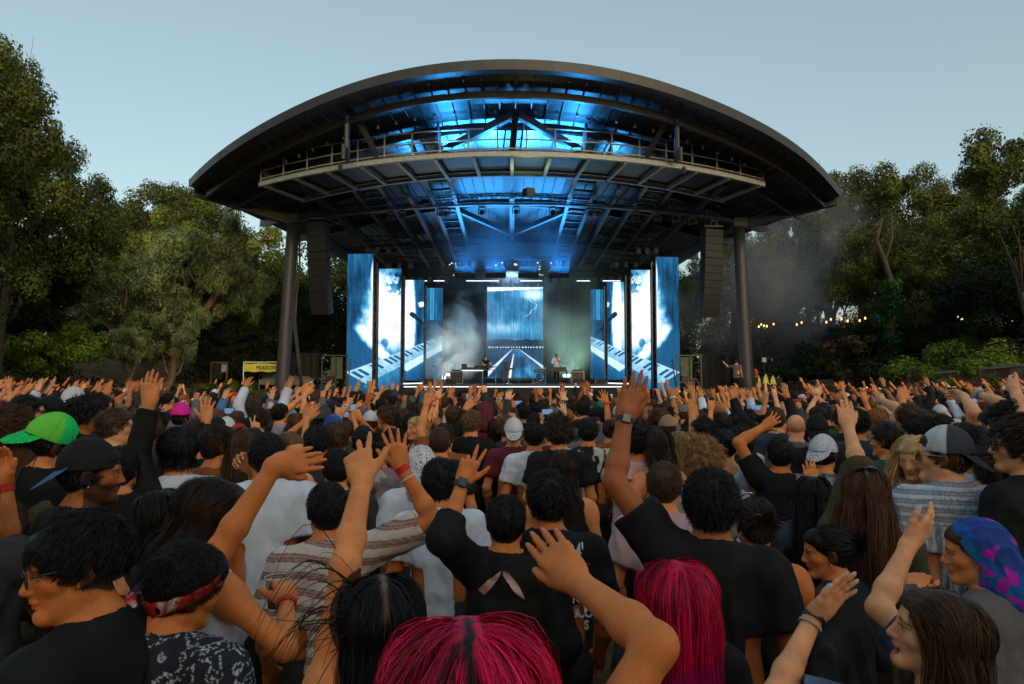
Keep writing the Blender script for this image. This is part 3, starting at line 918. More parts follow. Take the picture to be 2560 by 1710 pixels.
# ------------------------------------------------------------------ electric cabinet on the slope and other left side things
p = at(548, 920, 43)
g0 = gz(p.x, 43)
o = empty('utility_cabinet', (p.x, 43, g0), 0, 'rust brown utility cabinet frame with a grey meter box on the slope', 'cabinet')
M_RUST = simple('rusty_wood', (.20, .085, .035), .8, 0, .3, 4)
h = at(548, 910, 43).z - g0 + .1
m = MB()
for x in (-.5, .5): m.box((x, 0, h / 2), (.09, .12, h))
m.box((0, 0, h), (1.1, .14, .08)); m.build('frame', M_RUST, o)
m = MB(); m.box((-.1, .02, h - .55), (.75, .2, 1.0)); m.build('cabinet_door', M_BLACKP, o)
m = MB(); m.box((.36, -.12, h - .38), (.28, .14, .5)); m.build('meter_box', simple('meter_grey', (.4, .42, .42), .4, .3), o, bevel=.01)
p = at(455, 925, 40); g0 = gz(p.x, 40)
o = empty('concrete_kerb', (p.x, 40, g0), 0, 'weathered concrete retaining kerb lying across the left slope', 'kerb')
m = MB()
for i in range(6): m.box((-1.5 + .55 * i, .1 * i, .1 - .08 * i), (.53, .3, .5))
m.build('block_row', simple('concrete', (.16, .12, .09), .9, 0, .3, 5), o, bevel=.02)

# ------------------------------------------------------------------ right side: stone wall, railing, emblem banner, lamp post
def wall_pt(k):
    """along the wall from far (0) to near (1)"""
    return Vector((19.3 - 1.2 * (1 - k), 50 - 38 * k, 0))
def wall_top(p):
    u, _ = pix(p); u = max(1900, min(2800, u))
    v = np.interp(u, [1900, 2100, 2240, 2560, 2800], [958, 953, 945, 916, 894])
    return at(u, v, p.y).z
M_STONE = NT('stone_wall')
tc = M_STONE.n('ShaderNodeTexCoord'); vo = M_STONE.n('ShaderNodeTexVoronoi'); vo.inputs['Scale'].default_value = 3.2
mp = M_STONE.n('ShaderNodeMapping'); mp.inputs['Scale'].default_value = (.6, .6, 1.3); M_STONE.l(tc.outputs['Object'], mp.inputs['Vector']); M_STONE.l(mp.outputs['Vector'], vo.inputs['Vector'])
ve = M_STONE.n('ShaderNodeTexVoronoi', feature='DISTANCE_TO_EDGE'); ve.inputs['Scale'].default_value = 3.2; M_STONE.l(mp.outputs['Vector'], ve.inputs['Vector'])
sx = M_STONE.n('ShaderNodeSeparateColor'); M_STONE.l(vo.outputs['Color'], sx.inputs[0])
c1 = M_STONE.ramp(sx.outputs[0], [(.1, (.16, .07, .045)), (.4, (.30, .17, .11)), (.65, (.12, .06, .045)), (.9, (.36, .26, .19))])
c2 = M_STONE.ramp(ve.outputs['Distance'], [(.0, (.25, .25, .25)), (.06, (1, 1, 1))])
M_STONE.l(M_STONE.mix(c1, c2, 1.0, 'MULTIPLY'), M_STONE.b.inputs['Base Color']); M_STONE.b.inputs['Roughness'].default_value = .9
M_STONE.bump(ve.outputs['Distance'], .8, .1)
wl = empty('stone_wall', wall_pt(0.5), 0, 'long low rubble stone wall with a pale coping along the right slope', 'wall')
NW = 40
m = MB(); cp = MB()
o0 = wall_pt(.5)
for i in range(NW):
    a, b = wall_pt(i / NW), wall_pt((i + 1) / NW)
    za, zb_ = wall_top(a), wall_top(b)
    n = Vector((.38, .05, 0))
    P = [Vector((q.x, q.y, z)) - o0 for q, z in ((a, -.3), (b, -.3), (b, zb_), (a, za))]
    m.add(P + [p + n for p in P], [(0, 1, 2, 3), (7, 6, 5, 4)])
    cp.bar(Vector((a.x, a.y, za + .05)) + n * .5 - o0, Vector((b.x, b.y, zb_ + .05)) + n * .5 - o0, .5, .10)
m.build('stonework', M_STONE.m, wl); cp.build('coping', simple('coping_stone', (.30, .24, .19), .85, 0, .25, 6, .2), wl)
rl = empty('slope_railing', o0, 0, 'dark metal railing on posts above the stone wall', 'railing')
m = MB(); pts = []
for i in range(31):
    a = wall_pt(i / 30); a.x += 1.5; z = gz(a.x, a.y); z = max(z, wall_top(a) - .1)
    pts.append(Vector((a.x, a.y, z)))
for h in (.45, .8, 1.15): m.tube([p + Vector((0, 0, h)) - o0 for p in pts], .03, 6)
m.build('rail', M_STEEL, rl)
for p in pts[::2]:
    m = MB(); m.tube([p - o0, p + Vector((0, 0, 1.2)) - o0], .035, 6); m.build('post', M_STEEL, rl)
rl = empty('ramp_railing', at(2080, 950, 40), 0, 'black handrail of the ramp in front of the right slope', 'railing')
m = MB(); q0 = at(2080, 950, 40)
rp = [at(1985 + 16 * i, 948 + (i % 2) * 0, 42 - i * .45) for i in range(20)]
for h in (-.55, -.1, .28):
    m.tube([p + Vector((0, 0, h + .02 * i)) - q0 for i, p in enumerate(rp)], .025, 6)
m.build('rail', M_STEEL, rl)
for i, p in enumerate(rp[::2]):
    m = MB(); m.tube([Vector((p.x, p.y, 0)) - q0, p + Vector((0, 0, .3 + .04 * i)) - q0], .03, 6); m.build('post', M_STEEL, rl)
# emblem of three trees on a dark cloth
p = at(1893, 985, 36)
o = empty('emblem_banner', (p.x, 36, 0), 0, 'dark banner with a yellow emblem of three trees beside the right column', 'banner')
s = 36 / F
m = MB(); m.box((28 * s, .06, at(1893, 958, 36).z - .25), (72 * s, .04, 52 * s)); m.build('cloth', M_BLACK, o)
m = MB(); m.tube([(-8 * s, .1, 0), (-8 * s, .1, 2.2)], .03, 6); m.tube([(64 * s, .1, 0), (64 * s, .1, 2.2)], .03, 6); m.build('post', M_STEEL, o)
def tree_emblem(cx, top, bot, w_, half=0):
    zt, zb = at(1893, top, 36).z, at(1893, bot, 36).z
    H = zt - zb; V = []
    prof = [(0, 1), (.55, .72), (.3, .74), (.85, .46), (.5, .5), (1, .36)]
    for x, z in prof: V.append((x, z))
    m = MB()
    lo = 0 if half == 1 else -1; hi = 0 if half == -1 else 1
    for (x0, z0, x1, z1) in ((0, 1, .62, .70), (0, .82, .85, .50), (0, .62, 1.0, .30)):
        for sg in (-1, 1):
            if sg < lo or sg > hi: continue
            m.add([((cx * s) + sg * x0 * w_ * s, 0, zb + H * z0), (cx * s + sg * x1 * w_ * s, 0, zb + H * z1), (cx * s + sg * x1 * w_ * s, 0, zb + H * (z1 - .10)), (cx * s, 0, zb + H * (z0 - .22))], [(0, 1, 2, 3) if sg < 0 else (3, 2, 1, 0)])
    m.box((cx * s, 0.003, (zt + zb) / 2 - .1 * H), (2.6 * s, .004, H * .8))
    return m
mm = MB()
for a in ((5, 937, 972, 6, 1), (23, 934, 968, 8, 0), (41, 938, 969, 8, 0)):
    q = tree_emblem(*a); mm.add(q.v, q.f)
mm.add([(52 * s, 0, at(0, 945, 36).z), (57 * s, 0, at(0, 938, 36).z), (55 * s, 0, at(0, 944, 36).z)], [(0, 1, 2)])
mm.v = [(x, y + .036, z) for x, y, z in mm.v]
mm.build('emblem', simple('yellow_paint', (.50, .52, .08), .6, 0, .1), o)
p = at(1911, 970, 38)
o = empty('pole_lamp', (p.x, 38, 0), 0, 'small grey floodlight on a thin pole behind the tree emblem banner', 'lamp post')
zt = at(1911, 905, 38).z
m = MB(); m.tube([(0, 0, 0), (0, 0, zt)], .03, 8); m.build('pole', M_STEEL, o)
m = MB(); m.box((0, 0, zt + .12), (.24, .18, .26)); m.build('lamp_head', simple('lamp_grey', (.3, .31, .32), .4), o, bevel=.02)
# string lights through the right hand trees
M_BULB = emis('warm_bulb', (1.0, .55, .16), 2.2)
def string_lights(pts, label):
    P = [at(*q) for q in pts]
    o = empty('string_lights', P[0], 0, label, 'string lights')
    m = MB(); m.tube([p - P[0] for p in P], .012, 5); m.build('wire', M_BLACKP, o)
    for p in P:
        mb = MB()
        c = p - P[0]
        for k in range(1): mb.tube([c + Vector((0, 0, .06)), c + Vector((0, 0, .02)), c + Vector((0, 0, -.05)), c + Vector((0, 0, -.08))], [.02, .045, .045, .01], 8)
        mb.build('bulb', M_BULB, o)
string_lights([(1897, 816, 42), (1903, 811, 42), (1910, 814, 41), (1917, 815, 41), (1934, 810, 41), (1992, 811, 40), (2004, 806, 40)], 'string of warm bulbs among trees just right of the column')
string_lights([(2066, 805, 38), (2077, 798, 38), (2104, 797, 38), (2119, 802, 37), (2149, 801, 37), (2163, 795, 37)], 'string of warm bulbs in the middle of the right hand trees')
string_lights([(2394, 790, 34), (2405, 798, 34), (2418, 806, 34), (2471, 803, 33), (2485, 802, 33), (2500, 806, 32), (2516, 807, 32), (2532, 805, 32)], 'string of warm bulbs at the far right of the slope')
o = empty('wall_lamp', at(2164, 971, 28), 0, 'small warm lamp glowing low by the stone wall', 'lamp')
m = MB(); m.box((0, 0, 0), (.11, .08, .11)); m.build('lamp_glass', M_BULB, o)
m = MB(); m.box((0, .06, .0), (.15, .05, .16)); m.build('lamp_housing', M_STEEL, o)
# ------------------------------------------------------------------ trees
def leaf_mat(name, dark, light, trans=.25, hue=.0):
    t = NT(name)
    g = t.n('ShaderNodeNewGeometry'); oi = t.n('ShaderNodeObjectInfo')
    c = t.ramp(g.outputs['Random Per Island'], [(0, dark), (.55, [(a + b) / 2 for a, b in zip(dark, light)]), (1, light)])
    n = t.noise(.55, 3, .6)
    c2 = t.ramp(n, [(.36, (.35, .40, .38)), (.64, (1.45, 1.4, 1.2))])
    c = t.mix(c, c2, 1.0, 'MULTIPLY')
    t.l(c, t.b.inputs['Base Color'])
    t.b.inputs['Roughness'].default_value = .65
    t.b.inputs['Specular IOR Level'].default_value = .25
    tr = t.n('ShaderNodeBsdfTranslucent'); t.l(c, tr.inputs['Color'])
    mx = t.n('ShaderNodeMixShader'); mx.inputs[0].default_value = trans
    t.l(t.b.outputs[0], mx.inputs[1]); t.l(tr.outputs[0], mx.inputs[2]); t.l(mx.outputs[0], t.out.inputs['Surface'])
    return t.m
L_OAK = leaf_mat('oak_leaf', (.034, .054, .010), (.15, .165, .034))
L_OLIVE = leaf_mat('olive_leaf', (.12, .17, .075), (.34, .39, .19))
L_LIGHT = leaf_mat('light_leaf', (.11, .145, .026), (.27, .30, .075))
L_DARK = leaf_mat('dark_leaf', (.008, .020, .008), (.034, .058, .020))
L_BUSH = leaf_mat('bush_leaf', (.06, .12, .012), (.24, .32, .04))
L_BROWN = leaf_mat('brown_leaf', (.05, .038, .016), (.13, .095, .04))
L_IVY = leaf_mat('ivy_leaf', (.010, .05, .012), (.03, .13, .03))
M_BARK = simple('bark', (.055, .038, .028), .9, 0, .45, 5, .6)
M_BARKL = simple('pale_bark', (.20, .115, .075), .85, 0, .4, 5, .5)
def leaves(centers, radii, n, size, rs, aspect=.5, droop=0.0, shell=.55):
    """n leaf quads spread over clumps"""
    k = rs.choice(len(centers), n, p=(radii ** 2.2) / (radii ** 2.2).sum())
    d = rs.normal(size=(n, 3)); d /= np.linalg.norm(d, axis=1)[:, None]
    rr = radii[k] * (shell + (1 - shell) * rs.random(n)) ** 1.0 * (.85 + .3 * rs.random(n))
    p = centers[k] + d * rr[:, None] * np.array([1, 1, .82])
    if droop: p[:, 2] -= droop * rs.random(n) ** 2 * radii[k]
    nrm = d + rs.normal(size=(n, 3)) * .38 + np.array([0, 0, .30]); nrm /= np.linalg.norm(nrm, axis=1)[:, None]
    t = np.cross(nrm, rs.normal(size=(n, 3)));
    if droop: t = t * .5 + np.array([0, 0, -1.0])
    t -= nrm * (t * nrm).sum(1)[:, None]; t /= np.linalg.norm(t, axis=1)[:, None] + 1e-9
    b = np.cross(nrm, t)
    s = size * (.6 + .8 * rs.random(n))[:, None]
    V = np.stack([p - t * s, p + b * s * aspect + nrm * s * .15, p + t * s, p - b * s * aspect + nrm * s * .15], 1).reshape(-1, 3)
    return V, np.arange(4 * n).reshape(-1, 4)
def crown_clumps(rs, H, base, rx, n, rz=None, lean=(0, 0), cr=(.3, .72), flat=.9):
    """clump centres in an uneven crown: from base to H"""
    C = []; Rr = []
    rz = rz or (H - base) / 2
    while len(C) < n:
        p = rs.uniform(-1, 1, 3)
        q = np.linalg.norm(p)
        if q > 1 or q < .35 * rs.random(): continue
        prof = 1.0 - .25 * p[2] if p[2] > 0 else 1.0 + .3 * p[2]
        C.append((p[0] * rx * prof + lean[0] * (p[2] + 1) / 2, p[1] * rx * prof + lean[1] * (p[2] + 1) / 2, (H + base) / 2 + p[2] * rz * flat))
        Rr.append(rs.uniform(*cr) * rx * .42)
    return np.array(C), np.array(Rr)
def trunk_mb(rs, H, r, lean=(0, 0), forks=5, spread=2.5, bend=.3):
    m = MB()
    base = Vector((0, 0, -.4)); pts = []
    n = 6
    for i in range(n + 1):
        t = i / n
        pts.append(Vector((lean[0] * t ** 1.3 + bend * math.sin(t * 4 + rs.random() * .5), lean[1] * t ** 1.3 + bend * math.cos(t * 3.1), -.4 + H * .62 * t)))
    m.tube(pts, [r * (1.25 - .75 * i / n) for i in range(n + 1)], 10)
    for f in range(forks):
        i = 2 + int(rs.integers(0, n - 2)); p = pts[i]
        a = rs.random() * 6.28
        q = p + Vector((math.cos(a) * spread * (.5 + .6 * rs.random()), math.sin(a) * spread * (.5 + .6 * rs.random()), H * (.18 + .22 * rs.random())))
        mid = p.lerp(q, .5) + Vector((0, 0, -.1 * H * rs.random()))
        rr = r * (1.0 - .7 * i / n) * .6
        m.tube([p, mid, q], [rr, rr * .7, rr * .25], 7)
        for g in range(3):
            a2 = a + rs.normal() * .9
            q2 = q + Vector((math.cos(a2) * spread * .5, math.sin(a2) * spread * .5, H * .1 * rs.random() + .3))
            m.tube([mid.lerp(q, .4 + .3 * g * .5), q2], [rr * .4, rr * .12], 5)
    return m
ARCH = {}
def arch(key, seed, H, base, rx, nclump, nleaf, lsize, mat, bark, r=.28, lean=(0, 0), droop=0.0, aspect=.5, cr=(.30, .72), forks=6, bend=.3, extra=None, rz=None):
    rs = np.random.default_rng(seed)
    C, Rr = crown_clumps(rs, H, base, rx, nclump, rz, lean, cr)
    if extra is not None:
        C = np.vstack([C, [e[:3] for e in extra]]); Rr = np.concatenate([Rr, [e[3] for e in extra]])
    V, Fq = leaves(C, Rr, nleaf, lsize, rs, aspect, droop)
    me = mesh_np('crown', V, Fq, False); me.materials.append(mat)
    t = trunk_mb(rs, H, r, lean, forks, rx * .6, bend)
    mt = bpy.data.meshes.new('trunk'); mt.from_pydata(t.v, [], t.f); mt.materials.append(bark)
    mt.polygons.foreach_set('use_smooth', [True] * len(mt.polygons))
    ARCH[key] = (me, mt)
arch('near', 31, 13, 2.0, 4.6, 95, 60000, .075, L_OAK, M_BARK, .42, cr=(.2, .5))
arch('oak', 11, 12, 2.5, 5.0, 70, 36000, .105, L_OAK, M_BARK, .38)
arch('oak_b', 12, 13, 3.5, 4.3, 64, 32000, .105, L_OAK, M_BARK, .34, (1.2, 0))
arch('dark', 13, 11, .6, 4.6, 66, 30000, .11, L_DARK, M_BARK, .3)
arch('olive', 14, 8.6, 2.6, 3.6, 64, 26000, .125, L_OLIVE, M_BARKL, .26, (-2.6, 0), .6, .30, cr=(.2, .44), forks=8, bend=.5)
arch('willow', 15, 8.0, 2.2, 2.4, 46, 20000, .11, L_OLIVE, M_BARKL, .22, (1.4, 0), 1.8, .28, cr=(.22, .5), bend=.5)
arch('light', 16, 8.5, 3.0, 2.8, 34, 20000, .095, L_LIGHT, M_BARK, .2)
arch('tall', 17, 15, 7.0, 3.8, 36, 20000, .11, L_OAK, M_BARK, .32, (1.0, .3), forks=8, bend=.5, cr=(.4, .8))
arch('sparse', 18, 13, 5.5, 3.6, 26, 11000, .105, L_DARK, M_BARK, .26, (-1.4, 0), forks=9, bend=.6, cr=(.35, .7))
arch('bush', 19, 2.6, .2, 2.0, 30, 12000, .075, L_BUSH, M_BARK, .06, bend=.1)
arch('dbush', 20, 2.2, .1, 2.0, 28, 10000, .075, L_DARK, M_BARK, .06, bend=.1)
arch('brown', 21, 4.5, .5, 1.5, 20, 4500, .09, L_BROWN, M_BARK, .08, bend=.2, cr=(.4, .8))
USED = set(); NTREE = [0]
def plant(key, u, Y, s, label, group=None, rz=0.0, sz=1.0, vtop=None, name=None, x=None, cat='tree', Harch=None):
    """a tree whose trunk stands at photograph column u, distance Y; vtop fits its height"""
    x = at(u, 900, Y).x if x is None else x
    z = gz(x, Y)
    if vtop is not None:
        zt = at(u, vtop, Y).z
        sz = (zt - z) / (Harch * s)
    me, mt = ARCH[key]
    o = empty(name or ('bush' if 'bush' in key else 'tree'), (x, Y, z), rz, label, cat, group)
    o.scale = (s, s, s * sz)
    link('crown', me, None, o); link('trunk', mt, None, o)
    NTREE[0] += 1
    return o
HT = dict(near=13.4, oak=12.6, oak_b=13.6, dark=11.6, olive=9.2, willow=8.4, light=9.0, tall=15.5, sparse=13.4, bush=2.7, dbush=2.3, brown=4.7)
def T(key, u, Y, s, vtop, label, rz=0.0, group=None, name=None, cat='tree'):
    return plant(key, u, Y, s, label, group, rz, 1, vtop, name, None, cat, HT[key])
# left slope
T('near', -215, 20, .92, -60, 'huge dark oak towering above the crowd with top branches against the sky', .4)
T('oak_b', -420, 24, 1.2, -150, 'tall dark oak half out of view behind the huge oak', 1.4)
T('tall', 5, 26, .48, 36, 'thin leafy branch tree rising beside the huge dark oak', 2.0)
T('oak', -15, 29, .86, 300, 'broad dark oak under the huge oak with a brownish crown', 2.2)
T('oak_b', 110, 33, .62, 340, 'oak with a jutting leafy tuft at its crown edge', .1)
T('dark', 10, 31, .8, 580, 'very dark round tree behind the bright bush', 1.1)
T('oak', 410, 58, 1.15, 425, 'domed oak on the skyline left of the roof tip', .8)
T('oak_b', 500, 62, 1.2, 440, 'skyline oak partly hidden by the roof tip', 2.6)
T('oak', 305, 60, .9, 478, 'small skyline oak beside the patch of sky', 3.9)
T('light', 330, 47, 1.0, 555, 'bright yellow green tree lit above the olive tree', .5)
T('light', 425, 52, 1.0, 498, 'yellow green tree top below the skyline oak', 1.9)
T('olive', 385, 38.5, 1.22, 590, 'large grey green olive tree leaning left on a bent trunk', .0)
T('olive', 455, 43, 1.15, 515, 'tall grey green olive tree behind the leaning one', 2.5)
T('olive', 560, 46, 1.2, 560, 'rounded grey green tree below the roof tip', .9)
T('light', 640, 52, 1.3, 545, 'olive toned tree under the roof edge beside the column', 4.1)
T('willow', 395, 36.5, .82, 720, 'drooping leafy creeper covered trunk in front of the olive tree', .4)
T('willow', 330, 35, .62, 760, 'low drooping green tree left of the leaning olive', 2.0)
T('dark', 575, 45, .55, 760, 'dark leafy tree in shade behind the utility cabinet', .2)
T('dark', 665, 47, .7, 720, 'dark leafy tree just left of the column', 1.3)
T('dark', 760, 52, 1.0, 660, 'dark tree seen between left column and speaker', 2.2)
T('oak', 850, 66, 1.1, 640, 'oak glimpsed beside the left speaker array', 1.0)
T('bush', 115, 31, 1.2, 790, 'bright yellow green bush above the left crowd', .3, cat='bush')
T('bush', 610, 41.2, .85, 946, 'low green shrub beside the tent banner', 1.7, cat='bush')
T('bush', 540, 40.6, .8, 943, 'low green shrub below the utility cabinet', .9, cat='bush')
T('dbush', 640, 46, 1.3, 850, 'dark shrub in shade right of the utility cabinet', .3, cat='bush')
# right slope
T('dark', 1712, 64, .8, 640, 'dark tree between the tallest right screen and the right line array', 2.0)
T('oak', 1945, 60, .85, 470, 'hazy oak beside the right column with sky gaps', 1.0)
T('oak_b', 2035, 57, .75, 500, 'hazy oak in front of the right roof tip', 2.0)
T('oak', 1840, 70, .9, 560, 'pale oak far behind the right line array', 3.0)
T('tall', 2065, 60, 1.0, 378, 'leafy tree top next to the right roof tip', .4)
T('oak_b', 2170, 52, .95, 385, 'broad crowned tree right of the roof tip', 1.6)
T('tall', 2300, 50, .95, 378, 'tall tree with the highest crown on the right skyline', 3.2)
T('tall', 2395, 52, .85, 388, 'narrow tree crown beside the highest one on the right skyline', 5.0)
T('oak', 2215, 44, .75, 520, 'yellowish oak crown below the right skyline', 2.9)
T('oak', 2440, 40, .9, 470, 'wide oak on the right slope below the narrow crown', 4.4)
T('oak_b', 2560, 36, .9, 440, 'dark oak at the right end of the skyline', .7)
T('tall', 2640, 26, .7, 250, 'near branch with sparse leaves poking in at the far right', 2.5)
T('sparse', 1965, 62, 1.0, 560, 'thin hazy tree with bare trunk close to the right column', .9)
T('sparse', 2080, 56, .95, 560, 'slanting bare trunked tree in the smoke haze', 3.6)
T('sparse', 2150, 46, .85, 590, 'forked dark trunk tree with sky showing through', 2.0)
T('sparse', 1880, 66, 1.0, 600, 'hazy tree seen just behind the right column', 5.2)
T('sparse', 1715, 70, 1.0, 610, 'pale hazy tree between the screens and the right speaker', 4.0)
T('oak', 2330, 38, .62, 640, 'shadowed oak in the middle of the right slope', 1.9)
T('dark', 2480, 33, .7, 610, 'deep green tree on the right slope', 3.3)
T('dark', 2590, 30, .8, 560, 'deep green tree at the right edge of the slope', .4)
T('dark', 2000, 54, .7, 745, 'dark undergrowth tree right of the right column', 2.6)
T('dark', 2110, 45, .62, 790, 'dark undergrowth tree below the smoke haze', 1.2)
T('dark', 2260, 41, .62, 760, 'dark undergrowth tree behind the ivy trunk', 4.5)
T('dark', 2380, 37, .6, 740, 'dark undergrowth tree near the far string lights', .2)
T('brown', 2140, 37, 1.3, 790, 'brownish leafy sapling on the right slope', .8)
T('bush', 2430, 31, 1.2, 800, 'yellow green bush near the warm string lights', 1.0, cat='bush')
T('bush', 2540, 27, 1.1, 850, 'yellow green bush above the stone wall at the right edge', 2.0, cat='bush')
T('bush', 2340, 32, 1.2, 880, 'green bush above the middle of the stone wall', 3.0, cat='bush')
T('dbush', 2230, 35, 1.3, 885, 'dark bush behind the slope railing', .3, cat='bush')
T('dbush', 2080, 42, 1.4, 880, 'dark bush behind the tree emblem banner', 1.6, cat='bush')
T('dbush', 2010, 45, 1.4, 860, 'dark bush right of the right column foot', 2.9, cat='bush')
T('bush', 2460, 29, 1.0, 890, 'leafy green bush above the coping', 4.2, cat='bush')
T('dark', 1840, 58, .75, 800, 'dark tree mass behind the right black drape', 3.0)
T('bush', 2013, 38, .3, 965, 'tiny green plant beside the ramp handrail', 4.2, cat='bush')
# ivy covered trunk
p = at(2228, 900, 36)
o = empty('tree', (p.x, 36, gz(p.x, 36)), 0, 'slender trunk wrapped in bright green ivy on the right slope', 'tree')
q = [at(2232, 955, 36), at(2228, 820, 36), at(2226, 700, 36), at(2212, 655, 36), at(2190, 600, 36), at(2205, 545, 36)]
q = [a - o.location for a in q]
m = MB(); m.tube(q, [.22, .19, .17, .15, .12, .08], 8); m.tube([q[3], q[3] + Vector((.6, .3, 1.4)), q[3] + Vector((.7, .4, 3.0))], [.1, .08, .03], 6); m.build('trunk', M_BARK, o, True)
rs = np.random.default_rng(3)
C = np.array([np.array(q[0].lerp(q[1], t) if t < 1 else q[1].lerp(q[2], t - 1)) for t in np.linspace(.05, 1.95, 30)]); C[:, :2] += rs.normal(size=(30, 2)) * .2
V, Fq = leaves(C, rs.uniform(.2, .5, 30), 3500, .085, rs, .7, .6)
link('ivy', mesh_np('ivy', V, Fq, False), L_IVY, o)
# far woods that close the view behind the named trees
def woods(name, label, spots, mat, seed, nleaf, size):
    rs = np.random.default_rng(seed); C = []; Rr = []
    for (u, Y, vt, wd) in spots:
        x = at(u, 800, Y).x; g = gz(x, Y); zt = at(u, vt, Y).z
        for k in range(16):
            f = rs.random() ** .8
            C.append((x + rs.normal() * wd * .5 * (1.1 - .5 * f), Y + rs.normal() * 2, g + f * (zt - g - 1.2) + .6)); Rr.append(rs.uniform(1.2, 2.3))
    V, Fq = leaves(np.array(C), np.array(Rr), nleaf, size, rs, .6)
    o = link(name, mesh_np(name, V, Fq, False), mat)
    return tag(o, label, 'woods', kind='stuff')
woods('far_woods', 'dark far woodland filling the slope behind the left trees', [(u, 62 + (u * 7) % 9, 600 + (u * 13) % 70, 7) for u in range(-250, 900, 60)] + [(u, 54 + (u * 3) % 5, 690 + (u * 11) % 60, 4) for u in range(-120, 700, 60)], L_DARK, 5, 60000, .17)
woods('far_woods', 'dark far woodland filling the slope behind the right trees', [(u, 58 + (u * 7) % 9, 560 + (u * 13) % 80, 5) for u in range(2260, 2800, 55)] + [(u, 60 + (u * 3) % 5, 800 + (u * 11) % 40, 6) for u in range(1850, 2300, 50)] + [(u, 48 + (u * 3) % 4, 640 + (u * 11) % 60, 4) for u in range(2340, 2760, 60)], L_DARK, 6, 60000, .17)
def shade_woods():  # unseen leaf mass added behind the camera to block sky light and darken the crowd
    rs = np.random.default_rng(44); C = []; Rr = []
    for i in range(150):
        a = rs.uniform(-2.5, -.64); d = rs.uniform(17, 26); f = rs.random()
        C.append((d * math.cos(a), d * math.sin(a), .5 + f * 12.5)); Rr.append(rs.uniform(1.8, 3.0))
    V, Fq = leaves(np.array(C), np.array(Rr), 16000, .42, rs, .6)
    o = link('shade_woods', mesh_np('shade_woods', V, Fq, False), L_DARK)
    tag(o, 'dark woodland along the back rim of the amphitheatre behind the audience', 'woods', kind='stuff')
shade_woods()
# ground cover on the slopes
def cover():
    rs = np.random.default_rng(9); n = 26000
    side = rs.random(n) < .5
    x = np.where(side, -17.5 - 14 * rs.random(n) ** 1.3, 21 + 14 * rs.random(n)); y = rs.uniform(14, 62, n)
    keep = (fbm(x * .5, y * .5, 31) > -.05) | ~side
    x, y = x[keep], y[keep]; n = len(x)
    p = np.stack([x, y, ground_h(x, y)], 1) + np.stack([np.zeros(n), np.zeros(n), rs.random(n) * .25], 1)
    V, Fq = leaves(p, np.full(n, .12), n, .10, rs, .5)
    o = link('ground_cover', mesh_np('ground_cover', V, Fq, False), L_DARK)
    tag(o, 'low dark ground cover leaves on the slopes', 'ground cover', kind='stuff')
cover()
